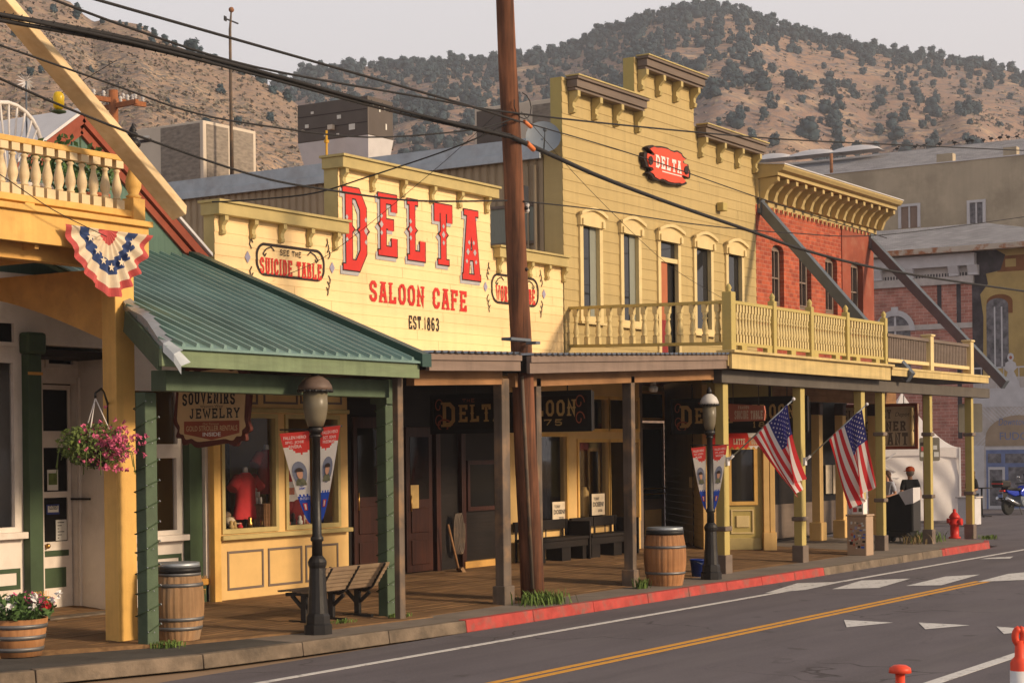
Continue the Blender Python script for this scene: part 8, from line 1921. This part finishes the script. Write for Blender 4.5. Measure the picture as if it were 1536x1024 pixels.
for wx, wy in ((x + .08, y + .08), (x + .45, y + .08), (x + .08, y + .62), (x + .45, y + .62)): one('wheel', M['rubber'], ct, lambda m: m.lathe([(.03, -.04), (.13, -.045), (.145, 0), (.13, .045), (.03, .04)], (wx, wy, .15 + .145), 16, axis='y'))
bx('chassis', M['iron'], ct, x + .05, y + .02, .28, x + .5, y + .68, .419)
tb = pz_(1473, 775, 0.0); t = thing('bistro_table', 'small round bistro table on a thin pedestal near the parked motorcycle', 'table', tb); x, y, z = tb
one('top', M['iron'], t, lambda m: m.lathe([(.02, 1.0), (.38, 1.0), (.39, 1.02), (.38, 1.035), (.02, 1.035)], (x, y, 0), 24)); one('pedestal', M['iron'], t, lambda m: m.tube([(x, y, .03), (x, y, 1.0)], .035, 8))
for a in (0, 1.57, 3.14, 4.71): one('foot', M['iron'], t, lambda m: m.bar((x, y, .05), (x + .34 * math.cos(a + .5), y + .34 * math.sin(a + .5), .02), .05, .03))
cq2 = pz_(1441, 785, 0.); q = RX(1441, 746, 1464, 786, 57 - .6); t = thing('counter', 'plain white counter beside the tent behind the red hydrant', 'counter', (56, 19, 0)); M['cwhite'] = M['mural_white']
bx('body', M['mural_white'], t, cq2.x - 1.9, cq2.y - 1.1, .05, cq2.x - 1.3, cq2.y - .55, .88, bevel=.01); bx('top', M['mural_grey'], t, cq2.x - 1.95, cq2.y - 1.15, .881, cq2.x - 1.25, cq2.y - .5, .92)
# motorcycle, built facing +x and turned
mo = thing('motorcycle', 'blue touring motorcycle with a black top case parked at the right edge', 'motorcycle')
def wheel(x):
    w = one('wheel', M['rubber'], mo, lambda m: m.lathe([(.23, -.06), (.30, -.065), (.325, -.03), (.33, 0), (.325, .03), (.30, .065), (.23, .06)], (x, 0, .33), 24, axis='y'))
    one('rim', M['iron'], w, lambda m: (m.lathe([(.2, -.05), (.235, -.055), (.235, .055), (.2, .05)], (x, 0, .33), 24, axis='y'), m.lathe([(.03, -.08), (.06, -.07), (.06, .07), (.03, .08)], (x, 0, .33), 10, axis='y'), [m.bar((x, 0, .33), (x + .22 * math.cos(a), 0, .33 + .22 * math.sin(a)), .03, .03) for a in [k * 1.0472 for k in range(6)]]))
wheel(0); wheel(1.5)
M['moto_blue'] = mk('blue metallic paint', (.012, .04, .42, 1), .25, .05, 5, 0, metal=.3, spec=.6); M['chrome'] = mk('brushed steel', (.5, .5, .5, 1), .25, .05, 5, 0, metal=.9)
one('body', M['moto_blue'], mo, lambda m: [m.prism(p, (0, -w_ / 2, 0), (1, 0, 0), ZZ, (0, w_, 0)) for p, w_ in (([(.55, .72), (.75, .62), (1.15, .66), (1.28, .95), (1.1, 1.06), (.85, 1.03), (.6, .86)], .34), ([(-.1, .78), (.3, .66), (.56, .7), (.5, .86), (.1, .88), (-.25, .92)], .24), ([(1.2, .75), (1.45, .8), (1.5, 1.05), (1.3, 1.2), (1.2, 1.0)], .36))], bevel=.04)
one('seat', M['black'], mo, lambda m: m.prism([(-.2, .9), (.1, .89), (.5, .87), (.68, .9), (.6, .97), (.3, .93), (.1, 1.0), (-.2, 1.0)], (0, -.15, 0), (1, 0, 0), ZZ, (0, .3, 0)), bevel=.03)
tcx = bx('top_case', M['black'], mo, -.62, -.24, 1.0, -.1, .24, 1.26, bevel=.05); bx('case_stripe', M['hyd'], tcx, -.632, -.235, 1.12, -.12, .235, 1.155, bevel=.01)
bx('tail_lamp', M['hyd'], mo, -.36, -.11, .84, -.27, .11, .91, bevel=.02); bx('licence_plate', M['mural_blue'], mo, -.44, -.1, .64, -.425, .1, .76); bx('rear_fender', M['black'], mo, -.43, -.08, .6, -.1, .08, .8, bevel=.03)
one('engine', M['steel'], mo, lambda m: (m.box(.5, -.2, .3, 1.0, .2, .66), m.lathe([(.1, -.26), (.14, -.22), (.14, .22), (.1, .26)], (.62, 0, .42), 14, axis='y')), bevel=.02)
for s_ in (-1, 1): one('exhaust', M['chrome'], mo, lambda m: m.tube([(.7, .16 * s_, .32), (.2, .2 * s_, .42), (-.35, .2 * s_, .62)], [.03, .06, .065], 10)); one('fork', M['chrome'], mo, lambda m: m.tube([(1.5, .1 * s_, .33), (1.2, .1 * s_, 1.05)], .028, 8)); one('swingarm', M['iron'], mo, lambda m: m.bar((0, .11 * s_, .33), (.6, .11 * s_, .45), .04, .07)); one('mirror', M['chrome'], mo, lambda m: (m.tube([(1.12, .2 * s_, 1.1), (1.15, .36 * s_, 1.32)], .01, 5), m.sphere((1.13, .38 * s_, 1.34), .065, 8, 6, sq=(.4, 1.2, .8))))
one('handlebar', M['iron'], mo, lambda m: m.tube([(.98, -.4, 1.1), (1.12, -.2, 1.12), (1.12, .2, 1.12), (.98, .4, 1.1)], .018, 7)); one('windscreen', M['glass'], mo, lambda m: m.grid(lambda u, v: V((1.3 - .2 * v + .06 * math.cos((u - .5) * 3), (u - .5) * .4 * (1 - .3 * v), 1.12 + .35 * v)), 8, 5)); one('kickstand', M['iron'], mo, lambda m: m.bar((.5, -.1, .35), (.45, -.28, .0), .025))
mp = pz_(1512, 772, 0.); mo.location = mp; mo.rotation_euler.z = math.atan2(RT[1], RT[0]) + R(38)

# ================================================================ people
def skin(name, V_, E_, mat, parent, root, sub=2):
    ks = list(V_); me = bpy.data.meshes.new(name); me.from_pydata([V_[k][0] for k in ks], [(ks.index(a), ks.index(b)) for a, b in E_], [])
    o = bpy.data.objects.new(name, me); COL.objects.link(o); o.parent = parent; me.materials.append(mat)
    o.modifiers.new('skin', 'SKIN'); me.skin_vertices.new() if not me.skin_vertices else None
    for i, k in enumerate(ks):
        r = V_[k][1]; me.skin_vertices[0].data[i].radius = r if isinstance(r, tuple) else (r, r); me.skin_vertices[0].data[i].use_root = (k == root)
    sb = o.modifiers.new('sub', 'SUBSURF'); sb.levels = sub; sb.render_levels = sub
    for p in me.polygons: p.use_smooth = True
    return o
def person(loc, rz, label, shirt, trousers, hairmat, cap=None, h=1.78, arms='hang', sleeve=True, longhair=False):
    t = thing('person', label, 'person', (0, 0, 0)); k = h / 1.78
    P = lambda x, y, z: (x * k, y * k, z * k)
    bend = .12 if arms == 'fore' else 0.
    J = {'pel': (P(0, 0, .95), (.15, .11)), 'wa': (P(0, .01, 1.1), (.14, .10)), 'ch': (P(0, .0, 1.32), (.16, .115)), 'ns': (P(0, -.01, 1.47), (.075, .07)), 'nk': (P(0, .01, 1.54), (.055, .055)), 'hd': (P(0, .03, 1.62), (.075, .09)), 'ht': (P(0, .02, 1.71), (.07, .085))}
    E = [('pel', 'wa'), ('wa', 'ch'), ('ch', 'ns'), ('ns', 'nk'), ('nk', 'hd'), ('hd', 'ht')]
    for s_, n in ((1, 'r'), (-1, 'l')):
        if arms == 'fore': hand = [('el', (.27, -.02, 1.13)), ('wr', (.2, .22, 1.08)), ('pm', (.17, .3, 1.09))]; fd = (0, 1, .0)
        else: hand = [('el', (.27, -.02, 1.13)), ('wr', (.28, .04, .9)), ('pm', (.27, .06, .82))]; fd = (0, .25, -1)
        J['sh' + n] = (P(s_ * .19, 0, 1.43), .062); J[hand[0][0] + n] = (P(s_ * hand[0][1][0], *hand[0][1][1:]), .046); J['wr' + n] = (P(s_ * hand[1][1][0], *hand[1][1][1:]), .03); J['pm' + n] = (P(s_ * hand[2][1][0], *hand[2][1][1:]), (.038, .02))
        E += [('ch', 'sh' + n), ('sh' + n, 'el' + n), ('el' + n, 'wr' + n), ('wr' + n, 'pm' + n)]
        pm = V(hand[2][1]); fv = V(fd).normalized(); sd = V((1, 0, 0)) if arms == 'fore' else V((0, 1, 0))
        for j, L_ in enumerate((.07, .08, .075, .06)):
            o = pm + sd * (.024 - .016 * j); a = o + fv * L_ * .6; b = a + (fv + V((-.5, 0, 0)) * .5).normalized() * L_ * .5
            J[f'f{j}a' + n] = (P(s_ * a.x, a.y, a.z), .0095); J[f'f{j}b' + n] = (P(s_ * b.x, b.y, b.z), .008); E += [('pm' + n, f'f{j}a' + n), (f'f{j}a' + n, f'f{j}b' + n)]
        a = pm + sd * .04 + V((-.02, 0, .0)) + fv * .01; b = a + fv * .04 + sd * .008; J['ta' + n] = (P(s_ * a.x, a.y, a.z), .012); J['tb' + n] = (P(s_ * b.x, b.y, b.z), .009); E += [('pm' + n, 'ta' + n), ('ta' + n, 'tb' + n)]
        J['hp' + n] = (P(s_ * .1, 0, .9), .09); J['kn' + n] = (P(s_ * .12, .02, .5), .06); J['an' + n] = (P(s_ * .13, -.02, .1), .042); J['to' + n] = (P(s_ * .15, .14, .045), (.045, .035)); E += [('pel', 'hp' + n), ('hp' + n, 'kn' + n), ('kn' + n, 'an' + n), ('an' + n, 'to' + n)]
    skin('body', J, E, M['skin'], t, 'pel')
    G = lambda q, f: (J[q][0], tuple(v * f for v in J[q][1]) if isinstance(J[q][1], tuple) else J[q][1] * f)
    mid = lambda a, b, f, r: (tuple(V(J[a][0]).lerp(V(J[b][0]), f)), r)
    sv = {'pel': (P(0, 0, .93), (.17, .135)), 'wa': (J['wa'][0], (.165, .13)), 'ch': (J['ch'][0], (.185, .14)), 'ns': (P(0, -.005, 1.48), (.105, .105))}
    se = [('pel', 'wa'), ('wa', 'ch'), ('ch', 'ns')]
    for n in 'rl': sv['sh' + n] = G('sh' + n, 1.3); sv['e' + n] = mid('sh' + n, 'el' + n, .8 if sleeve else 1., .068); se += [('ch', 'sh' + n), ('sh' + n, 'e' + n)]
    skin('shirt', sv, se, M[shirt], t, 'pel')
    tv = {'pel': (P(0, 0, .95), (.165, .125))}; te = []
    for n in 'rl': tv['hp' + n] = G('hp' + n, 1.16); tv['kn' + n] = G('kn' + n, 1.25); tv['an' + n] = G('an' + n, 1.5); te += [('pel', 'hp' + n), ('hp' + n, 'kn' + n), ('kn' + n, 'an' + n)]
    skin('trousers', tv, te, M[trousers], t, 'pel')
    hz2 = 1.68 * k
    one('hair', M[hairmat], t, lambda m: (m.sphere((0, -.012, hz2 - .0), .118 * k, 14, 9, sq=(.88, 1.0, .95)) if not longhair else (m.sphere((0, -.015, hz2), .122 * k, 14, 9, sq=(.92, 1.02, 1.0)), m.sphere((0, -.07, hz2 - .13), .1 * k, 12, 8, sq=(.95, .6, 1.3)))))
    one('face', M['skin'], t, lambda m: (m.sphere((0, .045, hz2 - .035), .085 * k, 12, 9, sq=(.85, .85, 1.12)), m.sphere((0, .122 * k, hz2 - .045), .018, 6, 5), m.sphere((.098 * k, 0, hz2 - .03), .024, 6, 5), m.sphere((-.098 * k, 0, hz2 - .03), .024, 6, 5)))
    one('eye_pair', M['outline'], t, lambda m: [m.sphere((s_ * .032, .113 * k, hz2 - .015), .009, 6, 5) for s_ in (-1, 1)] + [m.box(-.022, .106 * k, hz2 - .082, .022, .116 * k, hz2 - .076)])
    if cap: cp = one('cap', M[cap], t, lambda m: m.lathe([(.118, hz2 + .02), (.12, hz2 + .06), (.1, hz2 + .12), (.05, hz2 + .15), (.01, hz2 + .155)], (0, -.005, 0), 16)); one('brim', M[cap], cp, lambda m: m.prism([(.1, 0), (.09, .09), (.04, .13), (-.04, .13), (-.09, .09), (-.1, 0)], (0, .08, hz2 + .02), (1, 0, 0), (0, 1, 0), (0, 0, .014)))
    t.location = V(loc); t.rotation_euler.z = rz; return t
M['tee_black'] = mk('black tee shirt', (.012, .012, .013, 1), .9, .2, 6, 0); M['denim'] = mk('dark denim', (.03, .035, .05, 1), .9, .2, 9, 0); M['cap_orange'] = mk('orange cap cloth', (.55, .09, .02, 1), .8, .08, 5, 0); M['tee_pale'] = mk('pale blue shirt', (.4, .42, .5, 1), .85, .1, 6, 0); M['grey_hair'] = mk('short grey hair', (.2, .16, .13, 1), .8, .2, 9, 0)
aw_ = math.atan2(FW[1], FW[0]) - math.pi / 2
pm_ = pz_(1373, 806, .16); person((pm_.x + .35, pm_.y + .25, .16), aw_ + .3, 'person in a black shirt and orange cap standing behind the black cart seen from behind', 'tee_black', 'denim', 'grey_hair', 'cap_orange', 1.78)
pw_ = pz_(1353, 806, .16); person((pw_.x + 1.2, pw_.y + .85, .16), aw_ + 2.3, 'person with brown hair and pale shirt half hidden behind the black shirted one', 'tee_pale', 'denim', 'hair', None, 1.7, arms='fore', longhair=True)
person((57.2, 19.0, .0), aw_ + 2.0, 'person in a black jacket with long hair behind the white counter', 'tee_black', 'denim', 'hair', None, 1.72, arms='fore', sleeve=False, longhair=True)
